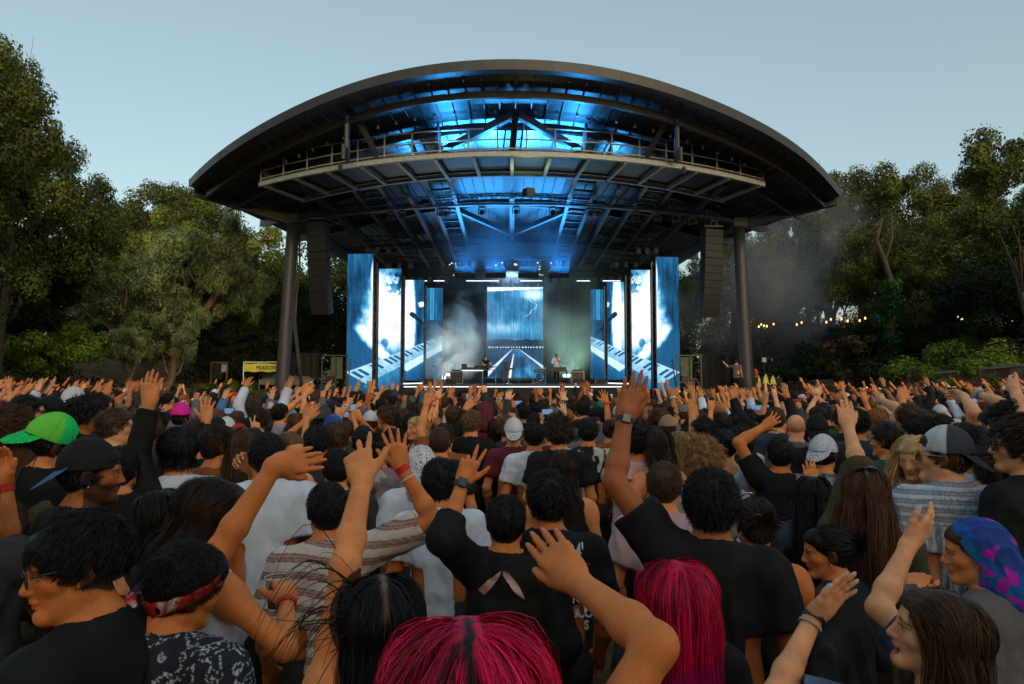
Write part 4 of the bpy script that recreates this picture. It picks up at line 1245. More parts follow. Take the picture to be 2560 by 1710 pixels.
# ------------------------------------------------------------------ distance field modelling for people
class Vox:
    def __init__(s, lo, hi, h):
        s.h = h; s.lo = np.asarray(lo, float)
        n = np.ceil((np.asarray(hi, float) - s.lo) / h).astype(int) + 1
        s.n = n; s.d = np.full(n, .08, np.float32)
    def _sl(s, lo, hi, pad):
        i0 = np.maximum(0, np.floor((np.asarray(lo) - pad - s.lo) / s.h).astype(int)); i1 = np.minimum(s.n, np.ceil((np.asarray(hi) + pad - s.lo) / s.h).astype(int) + 1)
        if (i1 <= i0).any(): return None
        g = [(s.lo[k] + s.h * np.arange(i0[k], i1[k])).astype(np.float32) for k in range(3)]
        return (slice(i0[0], i1[0]), slice(i0[1], i1[1]), slice(i0[2], i1[2])), g[0][:, None, None], g[1][None, :, None], g[2][None, None, :]
    def _op(s, sl, d, k, op):
        A = s.d[sl]
        if op == 'sub':
            D = -d
            r = np.maximum(A, D)
            if k > 0: r = r + np.maximum(k - np.abs(A - D), 0) ** 2 * (.25 / k)
        else:
            r = np.minimum(A, d)
            if k > 0: r = r - np.maximum(k - np.abs(A - d), 0) ** 2 * (.25 / k)
        s.d[sl] = r
    def cap(s, a, b, r1, r2=None, k=.02, op='add', flat=None):
        r2 = r1 if r2 is None else r2
        a = np.asarray(a, np.float32); b = np.asarray(b, np.float32); rm = max(r1, r2)
        q = s._sl(np.minimum(a, b) - rm, np.maximum(a, b) + rm, k + s.h * 2)
        if q is None: return s
        sl, X, Y, Z = q
        ba = b - a; L2 = float(ba @ ba) + 1e-9
        px, py, pz = X - a[0], Y - a[1], Z - a[2]
        t = np.clip((px * ba[0] + py * ba[1] + pz * ba[2]) / L2, 0, 1)
        d = np.sqrt((px - t * ba[0]) ** 2 + (py - t * ba[1]) ** 2 + (pz - t * ba[2]) ** 2) - (r1 + (r2 - r1) * t)
        s._op(sl, d, k, op); return s
    def ell(s, c, r, Rm=None, k=.02, op='add'):
        c = np.asarray(c, np.float32); r = np.asarray(r, np.float32); rm = float(r.max())
        ext = np.full(3, rm) if Rm is not None else r
        q = s._sl(c - ext, c + ext, k + s.h * 2)
        if q is None: return s
        sl, X, Y, Z = q
        px, py, pz = X - c[0], Y - c[1], Z - c[2]
        if Rm is not None:
            Rm = np.asarray(Rm, np.float32)        # columns are the ellipsoid axes
            px, py, pz = (px * Rm[0, 0] + py * Rm[1, 0] + pz * Rm[2, 0], px * Rm[0, 1] + py * Rm[1, 1] + pz * Rm[2, 1], px * Rm[0, 2] + py * Rm[1, 2] + pz * Rm[2, 2])
        k0 = np.sqrt((px / r[0]) ** 2 + (py / r[1]) ** 2 + (pz / r[2]) ** 2)
        k1 = np.sqrt((px / r[0] ** 2) ** 2 + (py / r[1] ** 2) ** 2 + (pz / r[2] ** 2) ** 2) + 1e-9
        d = k0 * (k0 - 1) / k1
        d = np.where(k0 < .05, -float(r.min()), d)
        s._op(sl, d, k, op); return s
    def half(s, p, n, lo=None, hi=None):
        """keep only the side behind the plane"""
        q = s._sl(s.lo if lo is None else lo, s.lo + s.h * s.n if hi is None else hi, 0)
        if q is None: return s
        sl, X, Y, Z = q
        d = (X - p[0]) * n[0] + (Y - p[1]) * n[1] + (Z - p[2]) * n[2]
        s.d[sl] = np.maximum(s.d[sl], d); return s
    def mesh(s):
        d = s.d; ins = d < 0
        ins[0] = ins[-1] = False; ins[:, 0] = ins[:, -1] = False; ins[:, :, 0] = ins[:, :, -1] = False
        a = ins.view(np.uint8)
        c = a[:-1] + a[1:]; c = c[:, :-1] + c[:, 1:]; c = c[:, :, :-1] + c[:, :, 1:]
        act = np.nonzero((c > 0) & (c < 8))
        nA = len(act[0])
        idx = np.full(c.shape, -1, np.int32); idx[act] = np.arange(nA)
        I = np.stack(act, 1)
        co = np.array([(x, y, z) for x in (0, 1) for y in (0, 1) for z in (0, 1)])
        val = np.stack([d[I[:, 0] + o[0], I[:, 1] + o[1], I[:, 2] + o[2]] for o in co], 1)
        acc = np.zeros((nA, 3)); cnt = np.zeros(nA)
        for i in range(8):
            for j in range(i + 1, 8):
                if np.abs(co[i] - co[j]).sum() != 1: continue
                m = (val[:, i] < 0) != (val[:, j] < 0)
                t = val[:, i] / (val[:, i] - val[:, j] + 1e-12)
                p = co[i] + (co[j] - co[i]) * np.clip(t, 0, 1)[:, None]
                acc[m] += p[m]; cnt[m] += 1
        V = (I + acc / np.maximum(cnt, 1)[:, None]) * s.h + s.lo
        Q = []
        for ax in range(3):
            sh = [slice(None)] * 3; sh2 = [slice(None)] * 3
            sh[ax] = slice(0, -1); sh2[ax] = slice(1, None)
            a0 = ins[tuple(sh)]; a1 = ins[tuple(sh2)]
            e = np.nonzero(a0 != a1); E = np.stack(e, 1)
            pos = a0[e]
            u, v = (ax + 1) % 3, (ax + 2) % 3
            ok = (E[:, u] > 0) & (E[:, v] > 0) & (E[:, u] < c.shape[u]) & (E[:, v] < c.shape[v])
            E = E[ok]; pos = pos[ok]
            def at_(du, dv):
                G = E.copy(); G[:, u] -= du; G[:, v] -= dv
                return idx[G[:, 0], G[:, 1], G[:, 2]]
            q = np.stack([at_(1, 1), at_(0, 1), at_(0, 0), at_(1, 0)], 1)
            q[~pos] = q[~pos][:, ::-1]
            Q.append(q)
        return V, np.concatenate(Q)
def relax(V, Q, it=2, w=.5):
    n = len(V)
    e = np.concatenate([Q[:, [0, 1]], Q[:, [1, 2]], Q[:, [2, 3]], Q[:, [3, 0]]])
    for _ in range(it):
        S = np.zeros((n, 3)); c = np.bincount(e.ravel(), minlength=n)
        for k in range(3):
            S[:, k] = np.bincount(e[:, 0], V[e[:, 1], k], n) + np.bincount(e[:, 1], V[e[:, 0], k], n)
        V = V + w * (S / np.maximum(c, 1)[:, None] - V)
    return V
def vnormals(V, Q):
    n = np.cross(V[Q[:, 2]] - V[Q[:, 0]], V[Q[:, 3]] - V[Q[:, 1]])
    N = np.zeros_like(V)
    for k in range(4):
        for a in range(3): N[:, a] += np.bincount(Q[:, k], n[:, a], len(V))
    return N / (np.linalg.norm(N, axis=1)[:, None] + 1e-9)
def wavy(P, sc, seed, oct=3):
    r = np.random.default_rng(seed); v = np.zeros(len(P)); a = 1.0; tot = 0
    for o in range(oct):
        for k in range(4):
            w_ = r.normal(size=3) * sc * 2 ** o; ph = r.uniform(0, 6.28); w2 = r.normal(size=3) * sc * 2 ** o * .7
            v += a * np.sin(P @ w_ + ph + 1.2 * np.sin(P @ w2 + ph * 2)) / 2
        tot += a; a *= .55
    return v / tot
def unit(v):
    v = np.asarray(v, float); return v / (np.linalg.norm(v) + 1e-12)

# ------------------------------------------------------------------ people materials
def person_mat(name, rough, spec, bumps=None, sheen=0, objcol=True, weave=None):
    t = NT(name)
    a = t.n('ShaderNodeVertexColor', layer_name='Col')
    oi = t.n('ShaderNodeObjectInfo')
    c = t.mix(a.outputs['Color'], oi.outputs['Color'], 1.0, 'MULTIPLY') if objcol else a.outputs['Color']
    n = t.noise(14 if not weave else 5, 7, .68)
    v = t.ramp(n, [(.3, (.80, .76, .75)), (.7, (1.16, 1.14, 1.14))])
    c = t.mix(c, v, 1.0, 'MULTIPLY')
    t.l(c, t.b.inputs['Base Color'])
    t.b.inputs['Roughness'].default_value = rough
    t.b.inputs['Specular IOR Level'].default_value = spec
    if sheen: t.b.inputs['Sheen Weight'].default_value = sheen
    if bumps: t.bump(t.noise(bumps[0], 5, .6), bumps[1], bumps[2])
    return t
_sk = person_mat('skin', .56, .28, (120, .22, .003))
_sk.b.inputs['Subsurface Weight'].default_value = .12
_sk.b.inputs['Subsurface Radius'].default_value = (.02, .008, .004)
_sk.b.inputs['Subsurface Scale'].default_value = .4
M_SKIN = _sk.m
M_CLOTH = person_mat('fabric', .78, .22, (9, .30, .02), 0, weave=1).m
M_HAIR = person_mat('hair', .5, .22, (220, .3, .003)).m
M_ACC = person_mat('accessory', .5, .4).m
M_GLOSS = person_mat('glossy', .18, .6).m

HAND = dict(  # spread (index..pinky), curls per finger (base, mid, tip), thumb out (0..1)
    open=((.24, .05, -.14, -.36), [(.10, .15, .1)] * 4, 1.0),
    flat=((.04, .0, -.03, -.08), [(.08, .12, .08), (.05, .1, .08), (.08, .12, .08), (.12, .15, .1)], .35),
    relaxed=((.10, .02, -.06, -.16), [(.25, .45, .25), (.35, .55, .3), (.45, .6, .35), (.5, .6, .4)], .6),
    wave=((.16, .03, -.10, -.26), [(.12, .3, .2), (.2, .35, .2), (.25, .4, .25), (.3, .45, .3)], .8),
    point=((.05, .0, -.04, -.08), [(.02, .06, .05), (1.0, 1.5, .9), (1.15, 1.5, .9), (1.2, 1.5, .9)], .3),
    two=((.22, -.16, -.04, -.08), [(.02, .08, .05), (.02, .08, .05), (1.2, 1.5, .9), (1.2, 1.5, .9)], .15),
    horns=((.1, .0, -.04, -.22), [(.02, .06, .05), (1.2, 1.5, .9), (1.2, 1.5, .9), (.05, .1, .05)], .3),
    splay=((.20, -.05, -.20, -.30), [(.05, .1, .05), (.25, .3, .2), (.9, .9, .5), (1.0, .9, .5)], .9),
    fist=((.03, .0, -.03, -.06), [(1.25, 1.6, .9)] * 4, .1),
    curl=((.10, .02, -.06, -.14), [(.7, .9, .5), (.8, 1.0, .5), (.9, 1.0, .6), (.95, 1.0, .6)], .5),
    grip=((.10, .03, -.05, -.14), [(.5, .8, .6), (.55, .85, .6), (.6, .85, .6), (.65, .9, .6)], .9),
    droop=((.08, .02, -.05, -.14), [(.45, .25, .15), (.5, .3, .15), (.55, .35, .2), (.6, .4, .2)], .5))
def hand(vx, W, f, t, nrm, pose, sc, nails):
    """hand at wrist W; f fingers, t thumb side, nrm palm facing; returns nail spots"""
    f, t, nrm = unit(f), unit(t), unit(nrm)
    sp, cu, th = HAND[pose]
    P = lambda x, y, z: W + (t * x + f * y + nrm * z) * sc
    kx = (.031, .010, -.012, -.032); ky = (.092, .097, .092, .082); Ls = (.072, .080, .074, .058); rr = (.0095, .0098, .0094, .0083)
    spots = []
    vx.cap(P(0, -.01, 0), P(0, .03, 0), .026 * sc, .026 * sc, .02 * sc)
    for i in range(4):
        vx.cap(P(kx[i] * .55, .02, 0), P(kx[i], ky[i], 0), .0155 * sc, .0122 * sc, .016 * sc)
    vx.ell(P(.022, .04, .010), np.array((.018, .030, .015)) * sc, np.stack([t, f, nrm], 1), .014 * sc)
    vx.ell(P(-.026, .035, .006), np.array((.013, .032, .013)) * sc, np.stack([t, f, nrm], 1), .014 * sc)
    for i in range(4):
        a = sp[i]; p = P(kx[i], ky[i], 0); d = unit(f * math.cos(a) + t * math.sin(a))
        ang = 0.0; r = rr[i] * sc
        for j, fr in enumerate((.46, .30, .24)):
            ang += cu[i][j]
            dd = d * math.cos(ang) + nrm * math.sin(ang)
            q = p + dd * Ls[i] * fr * sc
            vx.cap(p, q, r, r * .88, .006 * sc)
            p, r = q, r * .88
        up = unit(-nrm * math.cos(ang) + d * math.sin(ang))
        if nails is not None:
            vx.cap(p - dd * .004 * sc + up * r * .5, p + dd * .006 * sc + up * r * .5, r * .8, r * .7, .002)
            spots.append((p + dd * .003 * sc + up * r * 1.05, r * 1.35))
    o = th
    b0 = P(.018, .018, .006); b1 = P(.034 + .020 * o, .050, .016 - .004 * o); b2 = P(.040 + .036 * o, .082 - .006 * o, .017 - .003 * o); b3 = P(.040 + .046 * o, .108 - .012 * o, .016)
    if pose in ('fist', 'point', 'two', 'horns') and o < .35:
        b1 = P(.038, .055, .018); b2 = P(.024, .083, .030); b3 = P(.004, .088, .036)
    vx.cap(b0, b1, .018 * sc, .0135 * sc, .014 * sc); vx.cap(b1, b2, .0122 * sc, .0105 * sc, .008 * sc); vx.cap(b2, b3, .0105 * sc, .0088 * sc, .005 * sc)
    if nails is not None: spots.append((b3 + t * .009 * sc, .010 * sc))
    return spots
# head frame -> used for face, hair, caps
class HeadF:
    def __init__(s, c, Rm, sc): s.c = np.asarray(c, float); s.R = np.asarray(Rm, float); s.s = sc
    def P(s, x, y, z): return s.c + s.R @ (np.array((x, y, z)) * s.s)
    def inv(s, V): return ((V - s.c) @ s.R) / s.s
def rotm(yaw=0, pitch=0, roll=0):
    """columns = right, forward, up; yaw + turns left, pitch + looks up, roll + leans to own right"""
    M = Matrix.Rotation(yaw, 3, 'Z') @ Matrix.Rotation(pitch, 3, 'X') @ Matrix.Rotation(roll, 3, 'Y')
    return np.array(M)
def head_sdf(vx, H, fem=0.0, face=True, mouth=0.0, beard=0):
    s = H.s; P = H.P; Rm = H.R
    E = lambda c, r, k=.02, op='add': vx.ell(P(*c), np.array(r) * s, Rm, k * s, op)
    C = lambda a, b, r1, r2=None, k=.015, op='add': vx.cap(P(*a), P(*b), r1 * s, (r1 if r2 is None else r2) * s, k * s, op)
    E((0, -.014, .032), (.0765, .097, .086), .0)
    E((0, .030, -.030), (.058 - .002 * fem, .066, .086 - .004 * fem), .04)
    E((0, .045, .055), (.058, .045, .045), .03)
    jw = .048 - .006 * fem
    for q in (-1, 1):
        C((q * jw, -.002, -.058), (q * .016, .070, -.099), .021, .017, .025)
    C((-.011, .083, -.099), (.011, .083, -.099), .0165 - .002 * fem, None, .02)
    if face:
        C((-.032, .083, .021), (.032, .083, .021), .0135 - .003 * fem, None, .018)
        for q in (-1, 1):
            E((q * .042, .058, -.022), (.022, .022, .020), .02)
            E((q * .031, .097, .003), (.0165, .014, .0105), .010, 'sub')
            E((q * .031, .0795, .0035), (.0135, .0135, .0125), .003)
        C((0, .088, .018), (0, .1095, -.028), .0085, .0115, .012)
        E((0, .1105, -.031), (.0115, .0105, .0095), .008)
        for q in (-1, 1): E((q * .0115, .099, -.035), (.0075, .010, .0065), .006)
        C((0, .090, -.045), (0, .092, -.055), .012, None, .012)
        o = .012 * mouth
        E((0, .0925, -.0605), (.024, .0105, .0058), .006)
        E((0, .0900, -.0715 - o), (.020, .0105, .0066), .006)
        if mouth > 0:
            E((0, .097, -.0655 - o * .5), (.020, .016, .004 + .006 * mouth), .003, 'sub')
        else:
            C((-.022, .1015, -.0655), (.022, .1015, -.0655), .0022, None, .004, 'sub')
        E((0, .098, -.082), (.016, .006, .005), .006, 'sub')
    for q in (-1, 1):
        M = Rm @ np.array(Matrix.Rotation(q * .35, 3, 'Z') @ Matrix.Rotation(-.18, 3, 'X'))
        vx.ell(P(q * .079, -.008, -.006), np.array((.0095, .021, .033)) * s, M, .006 * s)
        vx.ell(P(q * .088, .001, -.003), np.array((.008, .0115, .019)) * s, M, .004 * s, 'sub')
        vx.ell(P(q * .077, .004, -.034), np.array((.007, .010, .010)) * s, M, .006 * s)
def paint_face(V, col, H, skin, o):
    L = H.inv(V)
    x, y, z = L[:, 0], L[:, 1], L[:, 2]
    ax = np.abs(x)
    skin = np.array(skin)
    def put(mask, c, a=1.0):
        m = (np.clip(mask, 0, 1) * nearh)[:, None] * a
        col[:] = col * (1 - m) + np.array(c) * m
    nearh = (np.linalg.norm(L - np.array((0, .0, .0)), axis=1) < .165)
    near = (y > .02) & (ax < .1) & (np.abs(z) < .16)
    put(near * np.exp(-(((ax - .043) / .020) ** 2 + ((z + .022) / .020) ** 2)), skin * np.array((1.08, .86, .82)), .5)
    put(near * np.exp(-((ax / .014) ** 2 + ((z + .030) / .014) ** 2)), skin * np.array((1.06, .86, .84)), .5)
    put(((np.abs(L[:, 0]) > .070) & (y < .03) & (y > -.04) & (np.abs(z) < .05)) * 1.0, skin * np.array((1.08, .84, .78)), .6)
    if o.get('face', True):
        lip = (y > .085) & (np.abs(z + .066 + .006 * o.get('mouth', 0)) < .0125 + .006 * o.get('mouth', 0)) & (ax < .025 * (1 - ((z + .066) / .03) ** 2))
        put(lip * 1.0, o.get('lip', skin * np.array((.95, .52, .50))), .8)
        if o.get('mouth', 0):
            put(((y > .070) & (np.abs(z + .0715) < .0065) & (ax < .018)) * 1.0, (.10, .02, .02))
            put(((y > .078) & (np.abs(z + .0655) < .003) & (ax < .015)) * 1.0, (.75, .7, .62), .8)
        e = np.hypot((ax - .031) / .0125, (z - .003) / (.0048 if not o.get('closed') else .0015))
        put(((e < 1) & (y > .078)) * 1.0, (.42, .38, .35))
        put(((np.hypot(ax - .031, z - .003) < .0058) & (e < 1) & (y > .08)) * 1.0, (.025, .014, .008))
        lash = (e > .95) & (e < 1.5) & (z > .0028) & (y > .07)
        put(lash * 1.0, (.03, .015, .01), .8)
        bz = .0235 - 4.0 * np.maximum(ax - .034, 0) ** 1.0 * .12 + .0
        bw = np.where((ax > .010) & (ax < .052), .0052 * (1 - .5 * np.clip((ax - .03) / .022, 0, 1)), 0)
        put((np.clip((bw - np.abs(z - bz)) / .002, 0, 1)) * (y > .05), o.get('brow', np.array(o['hair']) * .6), .8)
    if o.get('beard'):
        b = o['beard']
        m = np.clip((-.030 - z + np.clip(.045 - y, 0, 1) * .6) / .012, 0, 1) * (z > -.14) * (y > -.012) * (1 - np.exp(-((x / .022) ** 2 + ((z + .066) / .011) ** 2)))
        m = np.where((y > .08) & (ax < .02) & (z > -.058) & (z < -.045), 1, m)
        put(m, np.array(o['hair']) * 1.0, b)
    # short hair tint on the scalp
    hl = o.get('scalp', 0)
    if hl:
        put(np.clip((hairline(L) + .004) / .006, 0, 1) * (L[:, 2] > -.08) * (np.linalg.norm(L - np.array((0, -.014, .032)), axis=1) < .125), np.array(o['hair']), hl)
def hairline(L):
    """> 0 where the scalp carries hair (head frame)"""
    x, y, z = L[:, 0], L[:, 1], L[:, 2]
    front = np.where(y > .0, z - (.047 + .32 * np.maximum(y - .055, 0) - .35 * np.maximum(np.abs(x) - .045, 0) * 1.2), 9)
    side = z - np.interp(y, [-.2, -.06, -.03, .005, .012, .03, .06, .2], [-.075, -.072, -.055, -.045, -.010, .004, .03, .09])
    return np.minimum(np.where(y > .055, front, 9), side)

# ------------------------------------------------------------------ hair
def hair_mesh(H, style, col, seed, n=1600, lod=1.0, shoulders=None, length=None, under=None, puff=1.0, streak=0.0):
    """strand ribbons over a scalp shell; returns V, Q, colours"""
    rs = np.random.default_rng(seed); s = H.s
    st = dict(short=(.030, .20), crop=(.012, .3), messy=(.055, .26), curly=(.065, .5), bob=(.26, .2), long=(.50, .15), wavy=(.42, .35), tail=(.12, .1), fade=(.05, .6))[style]
    Lh = length or st[0]
    # scalp shell
    vol = dict(short=.010, crop=.006, messy=.017, curly=.026, bob=.012, long=.011, wavy=.015, tail=.008, fade=.014)[style] * (1 + 3.0 * (puff - 1))
    e = np.array((.0765, .097, .086)); c0 = np.array((0, -.014, .032))
    th = rs.random(int(n * 1.9)) * 6.283; ph = np.arccos(rs.uniform(-.75, 1, int(n * 1.9)))
    d = np.stack([np.sin(ph) * np.cos(th), np.sin(ph) * np.sin(th), np.cos(ph)], 1)
    root = c0 + d * e
    keep = hairline(root) > 0
    if style == 'fade': keep &= (root[:, 2] > -.01)
    if under is not None: keep &= (root[:, 2] < under)
    root = root[keep][:n]; d = d[keep][:n]; n = len(root)
    nr = d / e; nr /= np.linalg.norm(nr, axis=1)[:, None]
    whorl = np.array((.012, -.075, .10)) if style in ('short', 'crop', 'messy', 'curly', 'fade') else np.array((.0, -.03, .118))
    if style in ('long', 'bob', 'wavy', 'tail'):
        fl = np.stack([np.sign(root[:, 0] + rs.normal(size=n) * .004) * np.where(root[:, 1] > -.03, .9, .22), -.55 + 0 * root[:, 1] - (1.5 if style != 'wavy' else -.8) * np.maximum(root[:, 1], 0) * 6, -.35 - 4 * np.maximum(0, .09 - root[:, 2])], 1)
        if style == 'tail': fl = np.array((0, -.11, .03)) - root
    else:
        fl = root - whorl
        fl = fl + np.array((0, .03, -.01))
    fl -= nr * (fl * nr).sum(1)[:, None]; fl /= np.linalg.norm(fl, axis=1)[:, None] + 1e-9
    m = 6 if Lh < .12 else (16 if lod >= 1 else 9)
    seg = Lh / (m - 1) * (.75 + .5 * rs.random(n))
    if style == 'bob': seg = seg * (.9 + .2 * rs.random(n)) / (.75 + .5 * rs.random(n)) 
    lift = st[1] * (.35 + .6 * rs.random(n))
    if style in ('long', 'bob', 'wavy'): lift = .18 * rs.random(n)
    p = root + nr * .002; T = [p]; 
    clump = wavy(root, 38, seed + 1, 2); clump2 = wavy(root, 70, seed + 2, 2)
    dirv = fl + nr * lift[:, None] + nr * 0
    side = np.cross(nr, fl)
    dirv += side * (clump * .45)[:, None] * (1.0 if Lh < .12 else .25) + rs.normal(size=(n, 3)) * .10
    off = vol * (.35 + .65 * rs.random(n))
    sh = shoulders if shoulders is not None else []
    for k in range(1, m):
        t = k / (m - 1)
        dirv = dirv / (np.linalg.norm(dirv, axis=1)[:, None] + 1e-9)
        q = p + dirv * seg[:, None]
        if style == 'curly' or style == 'wavy':
            f = (9 if style == 'curly' else 4.2); am = (.012 if style == 'curly' else .010 * (.3 + t))
            a = t * f * (1 + .3 * clump) + clump * 7 + clump2 * 4
            q = q + side * (np.sin(a) * am)[:, None] + nr * (np.cos(a) * am * .8)[:, None]
        rel = (q - c0) / (e + off[:, None] + .002 * k / m)
        rn = np.linalg.norm(rel, axis=1)
        ins = rn < 1
        q[ins] = c0 + (rel[ins] / rn[ins][:, None]) * (e + off[ins][:, None] + .002 * k / m)
        if style in ('long', 'wavy', 'bob', 'messy', 'short', 'fade'):
            rel = (q - c0) / (e + off[:, None]); rn = np.linalg.norm(rel, axis=1)
            mx = puff * (1.20 if style in ('long', 'bob') else 1.10 if style != 'messy' else 1.16) + .08 * rs.random(n)
            far_ = (rn > mx) & (q[:, 2] > -.04)
            q[far_] = c0 + (rel[far_] / rn[far_][:, None] * mx[far_][:, None]) * (e + off[far_][:, None])
        for (cc, rr_) in sh:
            rel = (q - cc) / rr_; rn = np.linalg.norm(rel, axis=1); ins = rn < 1
            if ins.any(): q[ins] = cc + rel[ins] / rn[ins][:, None] * rr_
        dirv = (q - p) / (np.linalg.norm(q - p, axis=1)[:, None] + 1e-9)
        g = .10 if Lh < .12 else (.95 if t > .2 else .35)
        if style == 'tail': g = .05; 
        dirv = dirv + np.array((0, 0, -g)) + rs.normal(size=(n, 3)) * (.05 if Lh > .12 else .07)
        if style == 'tail': dirv += (np.array((0, -.115, .03)) - q) * 4.0
        T.append(q); p = q
    T = np.stack(T, 1)                        # n, m, 3
    nc_ = max(8, n // 11); gi = rs.choice(n, nc_, replace=False)
    near_ = gi[np.argmin(((root[:, None, :] - root[gi][None]) ** 2).sum(2), 1)]
    wt = (np.linspace(0, 1, m) ** 1.1 * dict(short=.35, crop=.1, messy=.62, curly=.6, bob=.5, long=.55, wavy=.75, tail=.2, fade=.4)[style])[None, :, None]
    T = T + (T[near_] - T + (root - root[near_])[:, None, :] * .5) * wt
    tg = np.gradient(T, axis=1); tg /= np.linalg.norm(tg, axis=2)[..., None] + 1e-9
    out = T - c0; out[..., 2] *= .5; out /= np.linalg.norm(out, axis=2)[..., None] + 1e-9
    wd = np.cross(tg, out); wd /= np.linalg.norm(wd, axis=2)[..., None] + 1e-9
    tw = (rs.normal(size=n) * .5)[:, None, None]
    wd = wd * np.cos(tw) + np.cross(tg, wd) * np.sin(tw)
    w0 = dict(short=.0017, crop=.0016, messy=.0019, curly=.0020, bob=.0022, long=.0023, wavy=.0024, tail=.002, fade=.0017)[style] * (1600 / max(n, 60)) ** .62
    pr = np.interp(np.linspace(0, 1, m), [0, .3, .75, 1], [.9, 1, .8, .18])[None, :, None] * (w0 * (.6 + .8 * rs.random(n)))[:, None, None]
    A = T - wd * pr; B = T + wd * pr
    V = np.stack([A, B], 2).reshape(-1, 3)
    i = np.arange(n)[:, None] * (2 * m) + 2 * np.arange(m - 1)[None, :]
    Q = np.stack([i, i + 1, i + 3, i + 2], -1).reshape(-1, 4)
    colv = np.array(col)[None, :] * (1 + .28 * clump2[:, None]) * np.exp(rs.normal(size=(n, 1)) * .22)
    if streak: colv = colv * np.exp(-streak * np.clip(wavy(root * np.array((1, .35, .35)), 150, seed + 9, 2)[:, None] * 2.2 + .2, 0, 1.6))
    C = np.repeat(colv[:, None, :], 2 * m, 1).reshape(n, m, 2, 3)
    return V, Q, C.reshape(-1, 3), root, T
def hair_shell(H, style, col, h, seed, puff=1.0):
    """closed under-layer of the hair (head frame, unscaled)"""
    vol = dict(short=.011, crop=.0055, messy=.017, curly=.026, bob=.011, long=.010, wavy=.013, tail=.007, fade=.013)[style] * (1 + 2.5 * (puff - 1))
    vx = Vox((-.16, -.19, -.16), (.16, .16, .19), h)
    vx.ell((0, -.014, .032), np.array((.0765, .097, .086)) + vol * .72, None, 0)
    vx.ell((0, -.035, -.02), np.array((.067, .066, .06)) + vol * .55, None, .02)
    vx.ell((0, .045, .055), np.array((.058, .045, .045)) + vol * .72 + .0045, None, .02)
    if style in ('bob', 'long', 'wavy'): vx.ell((0, -.045, -.03), (.086, .072, .075), None, .03)
    if style == 'tail': vx.ell((0, -.118, .035), (.03, .03, .03), None, .02)
    sl, X, Y, Z = vx._sl(vx.lo, vx.lo + vx.h * vx.n, 0)
    g = np.stack(np.broadcast_arrays(X, Y, Z), -1).reshape(-1, 3)
    hl = hairline(g).reshape(vx.d.shape)
    if style == 'fade': hl = np.minimum(hl, (Z + .012) + 0 * X + 0 * Y)
    vx.d = np.maximum(vx.d, -hl.astype(np.float32) * .7)
    V, Q = vx.mesh()
    V = relax(V, Q, 1)
    N = vnormals(V, Q)
    amp = dict(short=.003, crop=.001, messy=.009, curly=.012, bob=.003, long=.002, wavy=.005, tail=.001, fade=.003)[style]
    w_ = wavy(V, 60, seed, 3)
    V = V + N * (w_ * amp)[:, None]
    return V, Q, np.array(col)[None, :] * (.72 + .25 * w_[:, None])
# ------------------------------------------------------------------ one person
SK = dict(light=(.76, .345, .165), mid=(.70, .255, .082), tan=(.62, .195, .050), brown=(.36, .110, .032), dark=(.17, .054, .020))
HR = dict(black=(.0062, .0058, .0056), dkbrown=(.026, .014, .009), brown=(.065, .032, .016), auburn=(.095, .036, .014), ltbrown=(.15, .080, .038), blond=(.62, .39, .16), dkblond=(.26, .15, .065), ginger=(.34, .13, .032), red=(.72, .006, .075), grey=(.30, .27, .26))
CL = dict(black=(.0085, .0092, .0088), charcoal=(.035, .035, .038), grey=(.14, .13, .14), white=(.60, .66, .77), cream=(.55, .47, .38), navy=(.025, .035, .065), denim=(.06, .085, .13), dkdenim=(.022, .025, .032), olive=(.085, .068, .035), rust=(.30, .085, .018), pink=(.50, .33, .34), hotpink=(.75, .05, .25), red=(.38, .02, .03), maroon=(.12, .018, .025), green=(.02, .055, .04), blue=(.06, .17, .36), mustard=(.30, .18, .05), stone=(.30, .27, .25), lilac=(.35, .30, .45), teal=(.02, .14, .16))
def trousers_mesh():
    vx = Vox((-.3, -.25, -.02), (.3, .35, 1.06), .022)
    vx.ell((0, -.01, .95), (.175, .13, .13), None, .0)
    for q in (-1, 1):
        vx.cap((q * .085, 0, .90), (q * .10, .02, .50), .095, .07, .03); vx.cap((q * .10, .02, .50), (q * .11, -.02, .09), .07, .06, .03)
        vx.cap((q * .11, -.03, .045), (q * .12, .16, .035), .045, .038, .02)
    V, Q = vx.mesh(); V = relax(V, Q, 2)
    me = mesh_np('trousers', V, Q, True, np.ones((len(V), 3))); me.materials.append(M_CLOTH); return me
TROUSERS = trousers_mesh()
def on_ray(u, v, S, L, sgn):
    d = np.array(ray(u, v)); d /= np.linalg.norm(d); C = np.array(CAM) - S
    b = d @ C; disc = b * b - (C @ C - L * L)
    if disc < 0:
        p = np.array(CAM) - d * b
        dv = p - S; n = np.linalg.norm(dv)
        return S + dv * min(1, 1.15 * L / n)
    t = -b + (1 if sgn >= 0 else -1) * math.sqrt(disc)
    return np.array(CAM) + d * t
